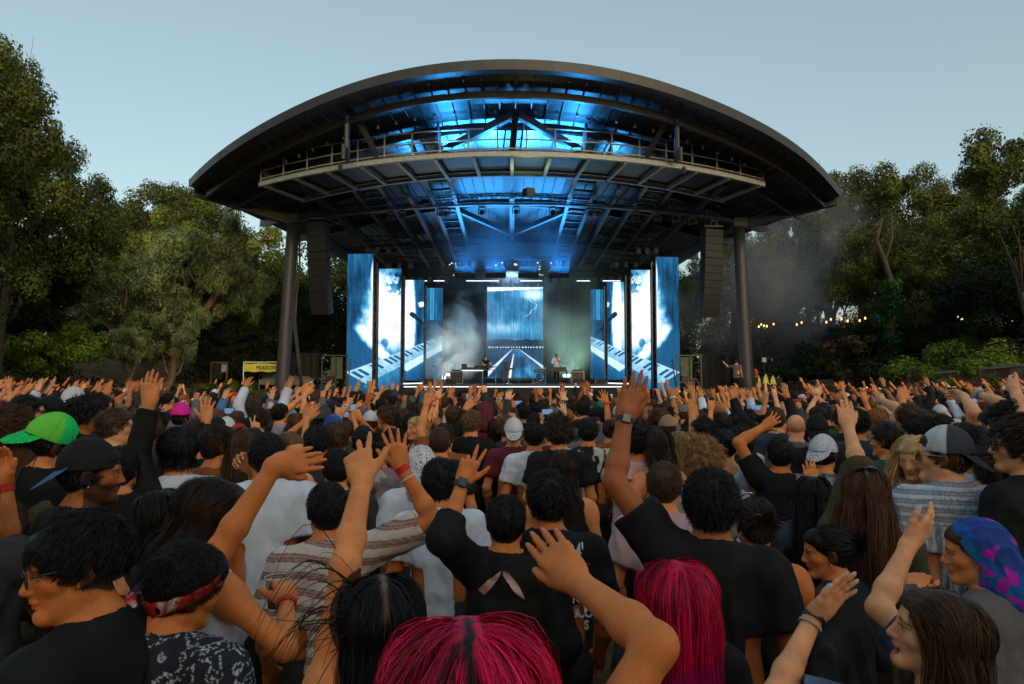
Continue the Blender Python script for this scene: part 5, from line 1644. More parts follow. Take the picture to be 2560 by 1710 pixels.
class Body:
    """geometry of one posed body in its own frame (metres, z up, faces +Y)"""
    def __init__(s, o, sc, arms, h, clothing=True):
        fem = o.get('fem', 0); s.sc = sc; g = o.get('girth', 1.0) * sc
        s.o = o
        hy, hp, hr = R(o.get('hy', 0)), R(o.get('hp', 0)), R(o.get('hr', 0))
        Rh = rotm(hy, hp, hr)
        s.HP = np.array((0, -.005, 1.515)) * sc
        hs = sc * (.925 if fem else .955) * o.get('hs', 1.0)
        s.H = HeadF(s.HP + Rh @ (np.array((0, .020, .108)) * sc), Rh, hs)
        sw = (.150 if fem else .172) * (.5 + .5 * g / sc) * sc
        pts = [s.H.P(0, 0, .13), s.H.P(0, .12, 0), s.H.P(0, -.12, 0), s.H.P(.1, 0, 0), s.H.P(-.1, 0, 0)]
        s.J = {}
        for q, nm in ((1, 'R'), (-1, 'L')):
            S = np.array((q * sw, -.012 * sc, 1.405 * sc))
            a = arms.get(nm)
            if a is None:
                a = dict(E=np.array((q * (sw + .07 * sc), -.05 * sc, 1.14 * sc)), W=np.array((q * (sw + .05 * sc), .10 * sc, .94 * sc)), T=np.array((q * (sw + .03 * sc), .2 * sc, .80 * sc)), th=np.array((-q, .6, .2)), pose='relaxed', q=0)
            else:
                a = a(S, q, sc) if callable(a) else a
            up = unit(a['E'] - S)[2]
            S2 = S + np.array((-q * .022, 0, .050)) * sc * max(0, up + .1)
            s.J[nm] = (S2, a); pts += [a['E'], a['W'], a['T'] + unit(a['T'] - a['W']) * .03]
        s.fem = fem; s.g = g; s.sw = sw
        lo = np.min(pts, 0) - .09; hi = np.max(pts, 0) + .09
        lo = np.minimum(lo, (-.27, -.22, .86 * sc)); hi = np.maximum(hi, (.27, .24, 0))
        s.lo, s.hi, s.h = lo, hi, h
    def arm(s, vx, nm, f=1.0, add=0.0, hand_=True, upto=None):
        S, a = s.J[nm]; sc = s.sc; k = (.86 if s.fem else 1.0) * f * (.4 + .6 * s.g / sc) * sc
        E, W = a['E'], a['W']
        vx.cap(S, E, .048 * k + add, .038 * k + add, .03)
        vx.ell(S + (E - S) * .16, np.array((.058, .058, .062)) * k + add, None, .03)
        m = E + (W - E) * .28
        vx.cap(E, m, .0375 * k + add, .040 * k + add, .02); vx.cap(m, W, .040 * k + add, .0265 * k + add, .02)
    def skin(s, nails=None):
        o = s.o; sc = s.sc; g = s.g; fem = s.fem
        vx = Vox(s.lo, s.hi, s.h)
        wst = .135 if fem else .150
        vx.ell((0, -.005 * sc, 1.27 * sc), (.158 * g, .108 * g, .19 * sc), None, 0)
        vx.ell((0, 0, 1.06 * sc), (wst * g, .10 * g, .17 * sc), None, .06)
        if fem:
            for q in (-1, 1): vx.ell((q * .07 * g, .085 * g, 1.27 * sc), np.array((.06, .055, .06)) * g, None, .03)
        for q, nm in ((1, 'R'), (-1, 'L')):
            S, a = s.J[nm]
            vx.cap((0, -.025 * sc, 1.40 * sc), S, .070 * g, .050 * g, .05)
            vx.cap((0, -.03 * sc, 1.485 * sc), S + np.array((-q * .03, 0, .012)) * sc, .046 * g, .042 * g, .05)
        hb = s.HP + (s.H.c - s.HP) * .35
        nr = (.047 if fem else .056) * sc * (.5 + .5 * g / sc)
        vx.cap((0, -.022 * sc, 1.42 * sc), hb, nr * 1.12, nr, .03)
        head_sdf(vx, s.H, fem, o.get('face', True), o.get('mouth', 0), o.get('beard', 0))
        spots = []
        for q, nm in ((1, 'R'), (-1, 'L')):
            s.arm(vx, nm)
            S, a = s.J[nm]
            f = unit(a['T'] - a['W']); t = np.asarray(a['th'], float); t = unit(t - f * (t @ f)); n = np.cross(t, f) * q
            hs = sc * (.92 if fem else 1.0) * a.get('hs', 1.0)
            spots += hand(vx, a['W'], f, t, n, a['pose'], hs, nails)
        V, Q = vx.mesh()
        V = relax(V, Q, 1, .4)
        return V, Q, spots
    def shirt(s, kind, h, seed, slv=None, loose=.016):
        sc = s.sc; g = s.g; fem = s.fem
        vx = Vox(np.minimum(s.lo, (-.30, -.24, .80 * sc)) - .03, s.hi + .03, h)
        L = loose * sc
        wst = .135 if fem else .150
        top = 1.27 * sc
        vx.ell((0, -.005 * sc, 1.27 * sc), (.158 * g + L, .108 * g + L, .19 * sc + L), None, 0)
        vx.ell((0, 0, 1.06 * sc), (wst * g + L * 1.8, .10 * g + L * 1.8, .17 * sc), None, .07)
        vx.ell((0, 0, .92 * sc), (wst * g + L * 2.4, .115 * g + L * 2, .13 * sc), None, .06)
        if fem:
            for q in (-1, 1): vx.ell((q * .07 * g, .085 * g, 1.27 * sc), np.array((.06, .055, .06)) * g + L * .6, None, .03)
        if kind != 'strapless':
            for q, nm in ((1, 'R'), (-1, 'L')):
                S, a = s.J[nm]
                e = .62 if kind == 'tank' else 1.0
                S_ = np.array((0, -.025 * sc, 1.40 * sc)) * (1 - e) + S * e
                vx.cap((0, -.025 * sc, 1.40 * sc), S_, .070 * g + L * .7, .050 * g + L * .7, .05)
                T_ = S + np.array((-q * .03, 0, .012)) * sc
                T0 = np.array((0, -.03 * sc, 1.475 * sc))
                vx.cap(T0, T0 * (1 - e) + T_ * e, .046 * g + L * .55, .042 * g + L * .55, .05)
            hb = s.HP
        if kind in ('tee', 'long', 'jacket'):
            k = (.86 if fem else 1.0) * (.4 + .6 * g / sc) * sc
            for q, nm in ((1, 'R'), (-1, 'L')):
                S, a = s.J[nm]; E, W = a['E'], a['W']
                if kind == 'tee':
                    f = slv or .62
                    e = S + (E - S) * f
                    vx.cap(S, e + (E - S) * .05, .056 * k + L * 1.3, .050 * k + L * 1.7, .035)
                    d = unit(E - S)
                    vx.cap(e - d * .03, e + d * .2, .045 * k + .006, .044 * k + .006, 0, 'sub')
                    vx.half(e, d, np.minimum(e, e + d * .18) - .13, np.maximum(e, e + d * .18) + .13)
                else:
                    f = slv or .93
                    vx.cap(S, E, .056 * k + L * 1.2, .048 * k + L * 1.2, .035)
                    e = E + (W - E) * f; d = unit(W - E)
                    vx.cap(E, e + d * .02, .048 * k + L * 1.2, .034 * k + L * 1.3, .025)
                    r0 = .043 + (.0285 - .043) * f
                    vx.cap(e - d * .02, e + d * .2, r0 * k + .007, .030 * k + .007, 0, 'sub')
                    vx.half(e, d, np.minimum(e, e + d * .16) - .075, np.maximum(e, e + d * .16) + .075)
        # neck opening
        nr = (.047 if fem else .056) * sc
        if kind == 'strapless':
            vx.half((0, 0, 1.30 * sc), (0, 0, 1))
        elif kind == 'tank':
            vx.cap((0, .09 * sc, 1.40 * sc), (0, .10 * sc, 1.6 * sc), .085 * sc, .10 * sc, .0, 'sub')
            vx.cap((0, -.06 * sc, 1.46 * sc), (0, -.02 * sc, 1.65 * sc), .075 * sc, .09 * sc, 0, 'sub')
        else:
            vx.cap((0, -.012 * sc, 1.475 * sc), (0, .02 * sc, 1.66 * sc), nr + .012, nr + .045, 0, 'sub')
            vx.cap((0, .05 * sc, 1.45 * sc), (0, .08 * sc, 1.6 * sc), .055 * sc, .08 * sc, 0, 'sub')
            if s.o.get('collar'):
                for i in range(15):
                    a0, a1 = [math.pi * (1.0 + .0) * (j / 14 * 1.5 - .25) + math.pi for j in (i, i + 1)]
                    f = lambda a: np.array((math.cos(a) * (nr + .020), math.sin(a) * (nr + .018) - .012 * sc, 1.485 * sc + .010 * math.sin(a) * -1))
                    vx.cap(f(a0), f(a1), .013, .013, .006)
        vx.half((0, 0, .84 * sc), (0, 0, -1))
        if s.o.get('hood'):
            vx.ell((0, -.085 * sc, 1.46 * sc), (.115 * sc, .05 * sc, .075 * sc), None, .03)
            vx.ell((0, -.06 * sc, 1.52 * sc), (.075 * sc, .055 * sc, .05 * sc), None, .015, 'sub')
        V, Q = vx.mesh(); V = relax(V, Q, 2, .5)
        N = vnormals(V, Q)
        # folds: long soft creases that fall from the shoulders and gather at the armpits
        w1 = wavy(V * np.array((1.0, 1.0, .42)), 13 / sc, seed, 2); w2 = wavy(V * np.array((1, 1, .7)), 30, seed + 3, 2)
        c1 = 1 - np.abs(w1) * 2.2
        amp = (.009 if kind != 'jacket' else .012) * np.clip((1.47 * sc - V[:, 2]) / .12, .15, 1)
        V = V + N * (np.clip(c1, -.6, 1) * amp + w2 * .0035)[:, None]
        return V, Q
PATT = {}
def shirt_cols(V, col, pat, seed=0):
    c = np.tile(np.array(col, float), (len(V), 1))
    x, y, z = V.T
    if pat is None: return c
    if pat == 'stripes':            # rust lines on cream
        ph = (z + .02 * np.sin(x * 9)) * 15.5
        f = ph - np.floor(ph)
        c[:] = (.58, .52, .47)
        m = (f < .45); c[m] = (.36, .255, .22)
        for a in (.04, .20, .41): c[np.abs(f - a) < .035] = (.20, .09, .075)
    elif pat == 'bluestripes':
        a = np.where(z > 1.42, z * 1.0, x); ph = a * np.where(z > 1.42, 26, 28); f = ph - np.floor(ph)
        c[:] = (.19, .22, .29); c[f < .42] = (.48, .52, .58); c[(f > .10) & (f < .15)] = (.28, .31, .38); c[(f > .65) & (f < .70)] = (.36, .40, .47)
        tex = np.sin(z * 420) * np.sin(x * 60) > .2; c[tex] *= .9
    elif pat == 'paisley':
        a = wavy(V, 40, 3, 2); b = wavy(V, 75, 7, 2)
        c[:] = (.018, .022, .032)
        c[(np.abs(a) < .045) | ((np.abs(b) < .05) & (a > .1)) | (np.abs(a - .16) < .02)] = (.48, .52, .58)
    elif pat == 'whitepaisley':
        a = wavy(V, 70, 13, 2); b = wavy(V, 130, 17, 2)
        c[:] = (.62, .64, .68); c[(np.abs(a) < .07) | (np.abs(b) < .06)] = (.10, .11, .13)
    elif pat == 'floral':
        a = wavy(V, 30, 23, 2); b = wavy(V, 46, 27, 2)
        c[:] = (.16, .15, .17); c[a > .30] = (.33, .13, .18); c[b > .38] = (.12, .17, .10); c[(a < -.42)] = (.36, .34, .36)
    elif pat == 'whitefloral':
        a = wavy(V, 26, 33, 2); c[:] = (.014, .014, .015); c[a > .34] = (.50, .50, .48); c[(a > .34) & (a < .39)] = (.2, .2, .2)
    elif pat == 'plaid':
        f1 = np.sin(x * 95); f2 = np.sin(z * 95)
        c[:] = (.30, .31, .34); c[f1 > .4] *= .45; c[f2 > .4] *= .45; c[(np.abs(f1) < .1)] = (.5, .5, .52)
    elif pat == 'denim':
        a = wavy(V, 18, 5, 3); c *= (1 + .45 * a)[:, None]
    elif pat == 'knit':
        c *= (.75 + .4 * (np.sin(x * 420) * np.sin(z * 380)))[:, None]
    elif pat == 'bluemag':          # blue scarf with magenta flecks
        a = wavy(V, 34, 41, 2); b = wavy(V, 16, 43, 2)
        c[:] = (.012, .10, .40); c[b > .25] = (.02, .06, .30); c[b < -.3] = (.012, .14, .30); c[a > .72] = (.42, .015, .40)
    elif pat == 'redflag':
        f = x * 60 - np.floor(x * 60); c[:] = (.40, .018, .025); c[(f < .16) | ((f > .3) & (f < .42))] = (.6, .58, .6)
    elif pat == 'check':
        m = (np.sin(x * 230) * np.sin(z * 230) > 0); c[:] = (.62, .62, .66); c[m] = (.42, .05, .07)
    elif pat == 'scribble':
        a = wavy(V, 80, 51, 2); c[np.abs(a) < .035] = (.06, .06, .08)
    return c
def cap_meshes(col, brimcol, back, h, seed=0, front=None, pat=None, panels=True):
    """cap in the head frame: crown and brim"""
    vx = Vox((-.12, -.14, -.05), (.12, .14, .17), h)
    vx.ell((0, -.012, .030), (.089, .110, .102), None, 0)
    vx.ell((0, -.018, .030), (.083, .104, .120), None, .02)
    vx.ell((0, -.012, .025), (.0845, .1045, .097), None, 0, 'sub')
    vx.half((0, 0, .022), (0, .05 if back else -.05, -1))
    V, Q = vx.mesh(); V = relax(V, Q, 1)
    c = np.tile(np.array(col, float), (len(V), 1))
    an = np.arctan2(V[:, 0], V[:, 1] + .012)
    if front is not None:
        m = (V[:, 1] * (-1 if back else 1) > .018)
        c[m] = front
    if pat: c = shirt_cols(V, col, pat)
    if panels:
        f = np.abs(((an / (math.pi / 3)) + .5) % 1 - .5); r = np.hypot(V[:, 0], V[:, 1] + .012)
        c[(f * r < .0022)] *= .72
        c[np.linalg.norm(V - np.array((0, -.014, .135)), axis=1) < .010] = np.array(brimcol)
    crown = mesh_np('cap_crown', V, Q, True, c); crown.materials.append(M_CLOTH)
    vx = Vox((-.10, -.23, -.12), (.10, .23, .10), h)
    sg = -1 if back else 1
    sl, X, Y, Z = vx._sl(vx.lo, vx.lo + vx.h * vx.n, 0)
    cy = sg * .085
    rr = np.sqrt(X ** 2 + ((Y - cy) * .35) ** 2 + (Z + (.130 if back else .125) + ((Y * sg - .112) * .85 if back else (Y * sg - .08) * .28)) ** 2)
    d = np.abs(rr - .150) - .0030
    fp = np.sqrt((X / .080) ** 2 + ((Y - cy) / (.115 if back else .098)) ** 2) - 1
    d = np.maximum(d, fp * .06)
    inn = np.sqrt((X / .086) ** 2 + ((Y + .012) / .106) ** 2) - 1
    d = np.maximum(d, -inn * .08); d = np.maximum(d, -Z - .11); d = np.maximum(d, -(Y * sg) + .02)
    vx.d = np.broadcast_to(d, vx.d.shape).astype(np.float32).copy()
    V, Q = vx.mesh(); V = relax(V, Q, 1)
    c = np.tile(np.array(brimcol, float), (len(V), 1))
    if pat: c = shirt_cols(V, brimcol, pat)
    brim = mesh_np('cap_brim', V, Q, True, c); brim.materials.append(M_CLOTH)
    return crown, brim
def scarf_mesh(h, col, pat, seed, full=True):
    vx = Vox((-.15, -.22, -.20), (.15, .14, .18), h)
    vx.ell((0, -.016, .034), (.092, .113, .102), None, 0)
    if full:
        vx.ell((0, -.060, -.06), (.095, .085, .115), None, .05); vx.cap((0, -.07, -.10), (0, -.085, -.16), .085, .095, .05)
    vx.ell((0, .055, -.02), (.082, .085, .115), None, .01, 'sub')
    vx.half((0, .062, 0), (0, 1, 0)) if full else vx.half((0, 0, .02), (0, .15, -1))
    V, Q = vx.mesh(); V = relax(V, Q, 2); N = vnormals(V, Q)
    w_ = wavy(V * np.array((1, 1, .5)), 34, seed, 2); V = V + N * ((1 - np.abs(w_) * 2.4) * .0035)[:, None]
    me = mesh_np('headscarf', V, Q, True, shirt_cols(V, col, pat)); me.materials.append(M_CLOTH); return me
def headmat(H):
    M = Matrix([[*(H.R[i] * H.s), H.c[i]] for i in range(3)] + [[0, 0, 0, 1]])
    return M
def put_head(name, me, root, H, mat=None):
    o = bpy.data.objects.new(name, me); COL.objects.link(o); o.parent = root; o.matrix_local = headmat(H)
    if mat and not me.materials: me.materials.append(mat)
    return o
def band(name, root, W, d, r, wd, col, th=.004, mat=None):
    """closed band around a limb"""
    d = Vector(d).normalized(); a = d.orthogonal().normalized(); b = d.cross(a); W = Vector(W); n = 20
    prof = [(-wd / 2, 0), (-wd / 2, th), (wd / 2, th), (wd / 2, 0)]
    V = []; Q = []
    for i in range(n):
        t = 2 * math.pi * i / n
        for (x, y) in prof: V.append(W + d * x + (a * math.cos(t) + b * math.sin(t)) * (r + y))
    for i in range(n):
        for j in range(4): Q.append((i * 4 + j, ((i + 1) % n) * 4 + j, ((i + 1) % n) * 4 + (j + 1) % 4, i * 4 + (j + 1) % 4))
    me = mesh_np(name, [tuple(v) for v in V], Q, False, np.tile(np.array(col, float), (len(V), 1)))
    return link(name, me, mat or M_ACC, root)
def glasses(root, H, kind, col=(.012, .012, .013)):
    m = MB(); ln = MB()
    for q in (-1, 1):
        rx, rz = (.027, .0225) if kind != 'thin' else (.026, .019)
        ring = [(q * .032 + rx * math.cos(t), .1085 - .10 * abs(q * .032 + rx * math.cos(t)) ** 1.5 * 1.6, .000 + rz * math.sin(t) - (.004 if kind == 'aviator' else 0) * (math.sin(t) < 0)) for t in np.linspace(0, 2 * math.pi, 17)]
        m.tube(ring, .0022 if kind != 'sun' else .0035, 6)
        m.tube([(q * .058, .098, .006), (q * .078, .07, .010), (q * .083, -.005, .008), (q * .081, -.03, -.010)], .0024 if kind != 'sun' else .0036, 6)
        c = (q * .032, .1105, 0)
        if kind in ('sun', 'aviator'): ln.add([c] + [(x, y - .001, z) for x, y, z in ring[:-1]], [(0, 1 + i, 1 + (i + 1) % 16) for i in range(16)])
    m.tube([(-.008, .110, .006), (0, .1135, .009), (.008, .110, .006)], .0022, 6)
    o = m.build('glasses', M_BLACKP if kind != 'aviator' else M_GOLD, root, True); o.matrix_local = headmat(H)
    if ln.v:
        l = ln.build('lens', M_LENS, o)
M_GOLD = simple('gold_metal', (.5, .30, .10), .25, .9, .1)
M_LENS = simple('dark_lens', (.008, .007, .006), .06, 0, .05, spec=.8)
M_SILVER = simple('silver_metal', (.6, .6, .6), .2, .9, .1)
REPORT = []
def person(u, v, Y, label, yaw=0, hair=('short', 'black'), skin='tan', top=('tee', 'black'), R_=None, L_=None, group=None, name='person', cat='person', base=None, legs='charcoal', **o):
    """a person whose head top shows at photograph pixel (u, v), Y metres ahead; yaw + turns left from facing the stage"""
    h = o.get('h') or max(.0030, min(.0075, .0022 * Y ** .85))
    if 25 <= abs(yaw) < 115 and base is None: o['hy'] = o.get('hy', 0) + math.copysign(18, yaw)
    if base is None: yaw += math.degrees(math.atan((1280 - u) / F))
    ya = R(yaw)
    if base is None and not o.get('exact'): Y = Y * float(np.interp(Y, [.8, 1.5, 2.6, 4, 8], [1.20, 1.20, 1.20, 1.14, 1.08]))
    Pw = at(u, v, Y)
    hat = .022 if (o.get('cap') or o.get('scarf')) else .014
    g0 = gz(Pw.x, Pw.y) if base is None else base
    fem = o.get('fem', 0)
    sc = (Pw.z - g0) / (1.744 + hat)
    sc0 = sc; lim = (.90, 1.06) if not o.get('free') else (.8, 1.2)
    sc = max(lim[0], min(lim[1], sc)); dz = Pw.z - (1.744 + hat) * sc
    REPORT.append((label[:30], round(sc0, 2)))
    hy, hp, hr = R(o.get('hy', 0)), R(o.get('hp', 0)), R(o.get('hr', 0))
    topl = (np.array((0, -.005, 1.515)) + rotm(hy, hp, hr) @ np.array((0, .012, .235 + hat - .008))) * sc
    Mz = np.array(Matrix.Rotation(ya, 3, 'Z'))
    loc = np.array(Pw) - Mz @ topl
    loc[2] = max(loc[2], g0 - .25)
    toL = lambda p: Mz.T @ (np.asarray(p) - loc)
    def mk(a):
        if a is None: return None
        if callable(a): return a
        (e, w_, t_, th, pose) = a[:5]
        ex = a[5] if len(a) > 5 else {}
        def f(S, q, sc):
            up0 = np.array((-q * .01, 0, .035)) * sc
            Sw = loc + Mz @ (S + up0)
            lk = ex.get('len', 1.0)
            E = on_ray(e[0], e[1], Sw, .285 * sc * lk, e[2] if len(e) > 2 else 1)
            W = on_ray(w_[0], w_[1], E, .25 * sc * lk, w_[2] if len(w_) > 2 else 1)
            T = on_ray(t_[0], t_[1], W, .185 * sc, t_[2] if len(t_) > 2 else 1)
            tw = np.array((1, 0, 0)) * th[0] + np.array(UPV) * th[1] - np.array(FWD) * (th[2] if len(th) > 2 else 0)
            return dict(E=toL(E), W=toL(W), T=toL(T), th=Mz.T @ tw, pose=pose, hs=ex.get('hs', 1.0))
        return f
    arms = {}
    if R_: arms['R'] = mk(R_)
    if L_: arms['L'] = mk(L_)
    hcol = (hair[2] if len(hair) > 2 else HR[hair[1]]) if hair else HR['black']
    o['hair'] = hcol
    B = Body(o, sc, arms, h)
    root = empty(name, loc, ya, label, cat, group)
    nails = o.get('nails')
    V, Q, spots = B.skin(nails if nails is not None else ((.6, .35, .28) if h < .0045 else None))
    sk = np.array(SK[skin]) if isinstance(skin, str) else np.array(skin)
    C = np.tile(sk, (len(V), 1))
    m = wavy(V, 22, 77, 2)
    C *= (1 + .05 * m)[:, None]
    if hair or o.get('stubble'): o['scalp'] = .9
    paint_face(V, C, B.H, sk, o)
    nc = np.array(nails) if nails is not None else sk * np.array((1.25, 1.15, 1.15))
    for (p, r_) in spots:
        d2 = ((V - p) ** 2).sum(1)
        C[d2 < r_ * r_] = nc
    link('body', mesh_np('body', V, Q, True, C), M_SKIN, root)
    seed = int(abs(u * 7 + v * 3)) % 9973
    kind, col = top[0], top[1]
    col = CL[col] if isinstance(col, str) else col
    pat = top[2] if len(top) > 2 else None
    sh = None
    if kind:
        V2, Q2 = B.shirt(kind, h * (1.15 if pat else 1.5) + .0006, seed, o.get('slv'), o.get('loose', .016))
        sh = link({'jacket': 'jacket', 'long': 'shirt', 'tee': 'shirt', 'tank': 'tank_top', 'strapless': 'tube_top'}[kind], mesh_np('shirt', V2, Q2, True, shirt_cols(V2, col, pat, seed)), M_CLOTH, root)
        root['_h'] = 1
        del root['_h']
    t = link('trousers', TROUSERS, None, root); t.scale = (sc * B.g / sc, sc, sc); t.color = (*CL[legs], 1)
    if hair:
        st = hair[0]
        near = Y < 2.6
        n = o.get('strands') or (11000 if Y < 1.6 else 8000 if Y < 2.6 else 3600 if Y < 4.2 else 1500)
        hh = .0035 if Y < 2.6 else (.0048 if Y < 4.5 else .006)
        Lx = B.H.inv(np.array([(0, -.03 * sc, 1.33 * sc), (B.sw * .95, -.01, 1.39 * sc), (-B.sw * .95, -.01, 1.39 * sc)]))
        # shoulder and back colliders, in the head frame
        shd = [(Lx[0], np.array((.168, .122, .205))), (Lx[1], np.array((.070, .072, .07))), (Lx[2], np.array((.070, .072, .07))), (B.H.inv(np.array([(0, -.01, 1.47)]) * sc)[0], np.array((.075, .070, .08)))]
        und = (.012 if o.get('cap') else -.03 if o.get('scarf') else None)
        V3, Q3, C3 = hair_shell(B.H, 'crop' if und is not None else st, hcol, hh, seed, o.get('puff', 1.0))
        if not (o.get('bare') or (o.get('scarf') and (len(o['scarf']) < 3 or o['scarf'][2]))):
            Vs, Qs, Cs, root_, T_ = hair_mesh(B.H, st, hcol, seed, n, 1.0 if near else .6, shd, o.get('hlen'), und, o.get('puff', 1.0), o.get('streak', 0))
            if o.get('roots') is not None:        # dark parting and roots
                ax = np.abs(Vs[:, 0]); k = np.clip(1 - (ax - o.get('rootw', .005) - .008 * wavy(Vs, 60, 4, 2)) / o.get('rootf', .016), 0, 1) * (Vs[:, 2] > .03); Cs = Cs * (1 - k[:, None]) + np.array(o['roots']) * k[:, None]
                ax = np.abs(V3[:, 0]); k = np.clip(1 - (ax - .002 - .006 * wavy(V3, 60, 4, 2)) / .009, 0, 1) * (V3[:, 2] > .03); C3 = C3 * (1 - k[:, None]) + np.array(o['roots']) * k[:, None]
            if o.get('tips') is not None:
                k = np.clip((-.16 - Vs[:, 2]) / .14, 0, 1)[:, None] * (wavy(Vs, 30, 5, 1)[:, None] > -.1); Cs = Cs * (1 - k) + np.array(o['tips']) * k
            V3 = np.concatenate([V3, Vs]); Q3 = np.concatenate([Q3, Qs + len(V3) - len(Vs)]); C3 = np.concatenate([C3, Cs])
        put_head('hair', mesh_np('hair', V3, Q3, True, C3), root, B.H, M_HAIR)
    if o.get('cap'):
        c = o['cap']
        cr, br = cap_meshes(c['col'], c.get('brim', c['col']), c.get('back', True), .0035 if Y < 3 else .006, seed, c.get('front'), c.get('pat'))
        a = put_head('cap', cr, root, B.H)
        b = bpy.data.objects.new('brim', br); COL.objects.link(b); b.parent = a
    if o.get('scarf'):
        c = o['scarf']
        put_head('headscarf', scarf_mesh(.0035 if Y < 3 else .006, c[0], c[1], seed, c[2] if len(c) > 2 else True), root, B.H)
    if o.get('glasses'): glasses(root, B.H, o['glasses'])
    for nm, key in (('R', 'Rb'), ('L', 'Lb')):
        for b in o.get(key, ()):
            S, a = B.J[nm]; t_ = b.get('t', .9); W = a['E'] + (a['W'] - a['E']) * t_; d = a['W'] - a['E']
            r_ = (.0285 + (1 - t_) * .020) * sc * (.86 if fem else 1.0) + .0025
            ob = band(b.get('n', 'wristband'), root, W, d, r_, b.get('w', .016), b['c'], b.get('th', .003))
            if b.get('face'):
                f = unit(a['T'] - a['W']); tt = np.asarray(a['th'], float); dd = unit(d); tt = unit(tt - dd * (tt @ dd)); q = 1 if nm == 'R' else -1; nn = np.cross(tt, dd) * q
                m = MB(); M3 = Matrix((Vector(tt), Vector(dd), Vector(nn))).transposed(); m.box(Vector(W - nn * (r_ + .004)), (.036, .040, .010), M3)
                m.build('watch_case', M_LENS, ob, bevel=.004)
    if o.get('earring'):
        for q in (-1, 1):
            p = B.H.P(q * .083, .004, -.042); mb = MB()
            if o['earring'] == 'stud': mb.tube([p + np.array((0, 0, .004)), p, p - np.array((0, 0, .004))], [.001, .0048, .001], 8)
            else: mb.tube([tuple(p + np.array((0, math.cos(t) * .012, math.sin(t) * .012 - .010))) for t in np.linspace(0, 6.283, 13)], .0016, 6)
            mb.build('earring', M_SILVER if o['earring'] == 'stud' else M_GOLD, root, True)
    if o.get('extra'): o['extra'](root, B, sc, sh)
    return root, B, sh
def tube_np(name, pts, r, col, root, mat=None, n=8):
    m = MB(); m.tube(pts, r, n)
    V = np.array(m.v); me = bpy.data.meshes.new(name); me.from_pydata(m.v, [], m.f)
    a = me.color_attributes.new('Col', 'FLOAT_COLOR', 'POINT'); c = np.ones((len(V), 4), np.float32); c[:, :3] = col; a.data.foreach_set('color', c.ravel())
    me.polygons.foreach_set('use_smooth', [True] * len(me.polygons))
    return link(name, me, mat or M_CLOTH, root)
# ------------------------------------------------------------------ people of the front rows, one by one
p = person
RED, WHT, BLK = (.55, .012, .02), (.7, .7, .7), (.012, .012, .012)
RB = [dict(c=RED, t=.93, w=.017)]
def watch(c=BLK, t=.92): return [dict(n='watch', c=c, t=t, w=.022, th=.005, face=1)]
def f_necklace(root, B, sc, sh):
    P = [(.072 * math.cos(a) * sc, (.068 * math.sin(a) - .010) * sc, (1.478 + .012 * math.sin(-a)) * sc) for a in np.linspace(0, 6.283, 33)]
    m = MB()
    for q in P[:-1]: m.tube([(q[0], q[1], q[2] + .007), q, (q[0], q[1], q[2] - .007)], [.002, .0085, .002], 8)
    m.build('necklace', M_GLOSSB, root, True)
M_GLOSSB = simple('black_beads', (.012, .012, .014), .12, 0, .1, spec=.8)
def f_bandana_neck(root, B, sc, sh):
    col = shirt_cols
    P = [(.080 * math.cos(a) * sc, (.074 * math.sin(a) - .012) * sc, (1.470 + .012 * math.sin(-a)) * sc) for a in np.linspace(0, 6.283, 33)]
    tube_np('neckerchief', P, .014, (.42, .26, .25), root)
    m = MB()
    for (x0, x1, z1, w_) in ((-.01, -.095, -.10, .05), (.01, .075, -.115, .06), (0, .012, -.045, .03)):
        m.grid([[(x0 * (1 - t) + x1 * t - w_ * t * (1 - .75 * t) + .0, -.105 - .010 * math.sin(t * 5), 1.455 + z1 * t + .02 * t), (x0 * (1 - t) + x1 * t + w_ * t * (1 - .75 * t), -.112 - .012 * math.sin(t * 4 + 1), 1.455 + z1 * t)] for t in np.linspace(0, 1, 9)])
    bv = BVHTree.FromPolygons([v.co.copy() for v in sh.data.vertices], [tuple(q.vertices) for q in sh.data.polygons])
    W_ = []
    for x, y, z in m.v:
        h_ = bv.ray_cast(Vector((x * sc, -.6, z * sc)), Vector((0, 1, 0))); W_.append((x * sc, (min(h_[0].y, -.118 * sc) if h_[0] else -.128 * sc) - .010 - .006 * math.sin(z * 90 + x * 60), z * sc))
    m.v = W_
    V = np.array(m.v); me = mesh_np('tail', V, np.array(m.f), True, np.where((wavy(V, 60, 3, 2) > .2)[:, None], (.50, .36, .35), (.38, .21, .20))); link('neckerchief_tail', me, M_CLOTH, root)
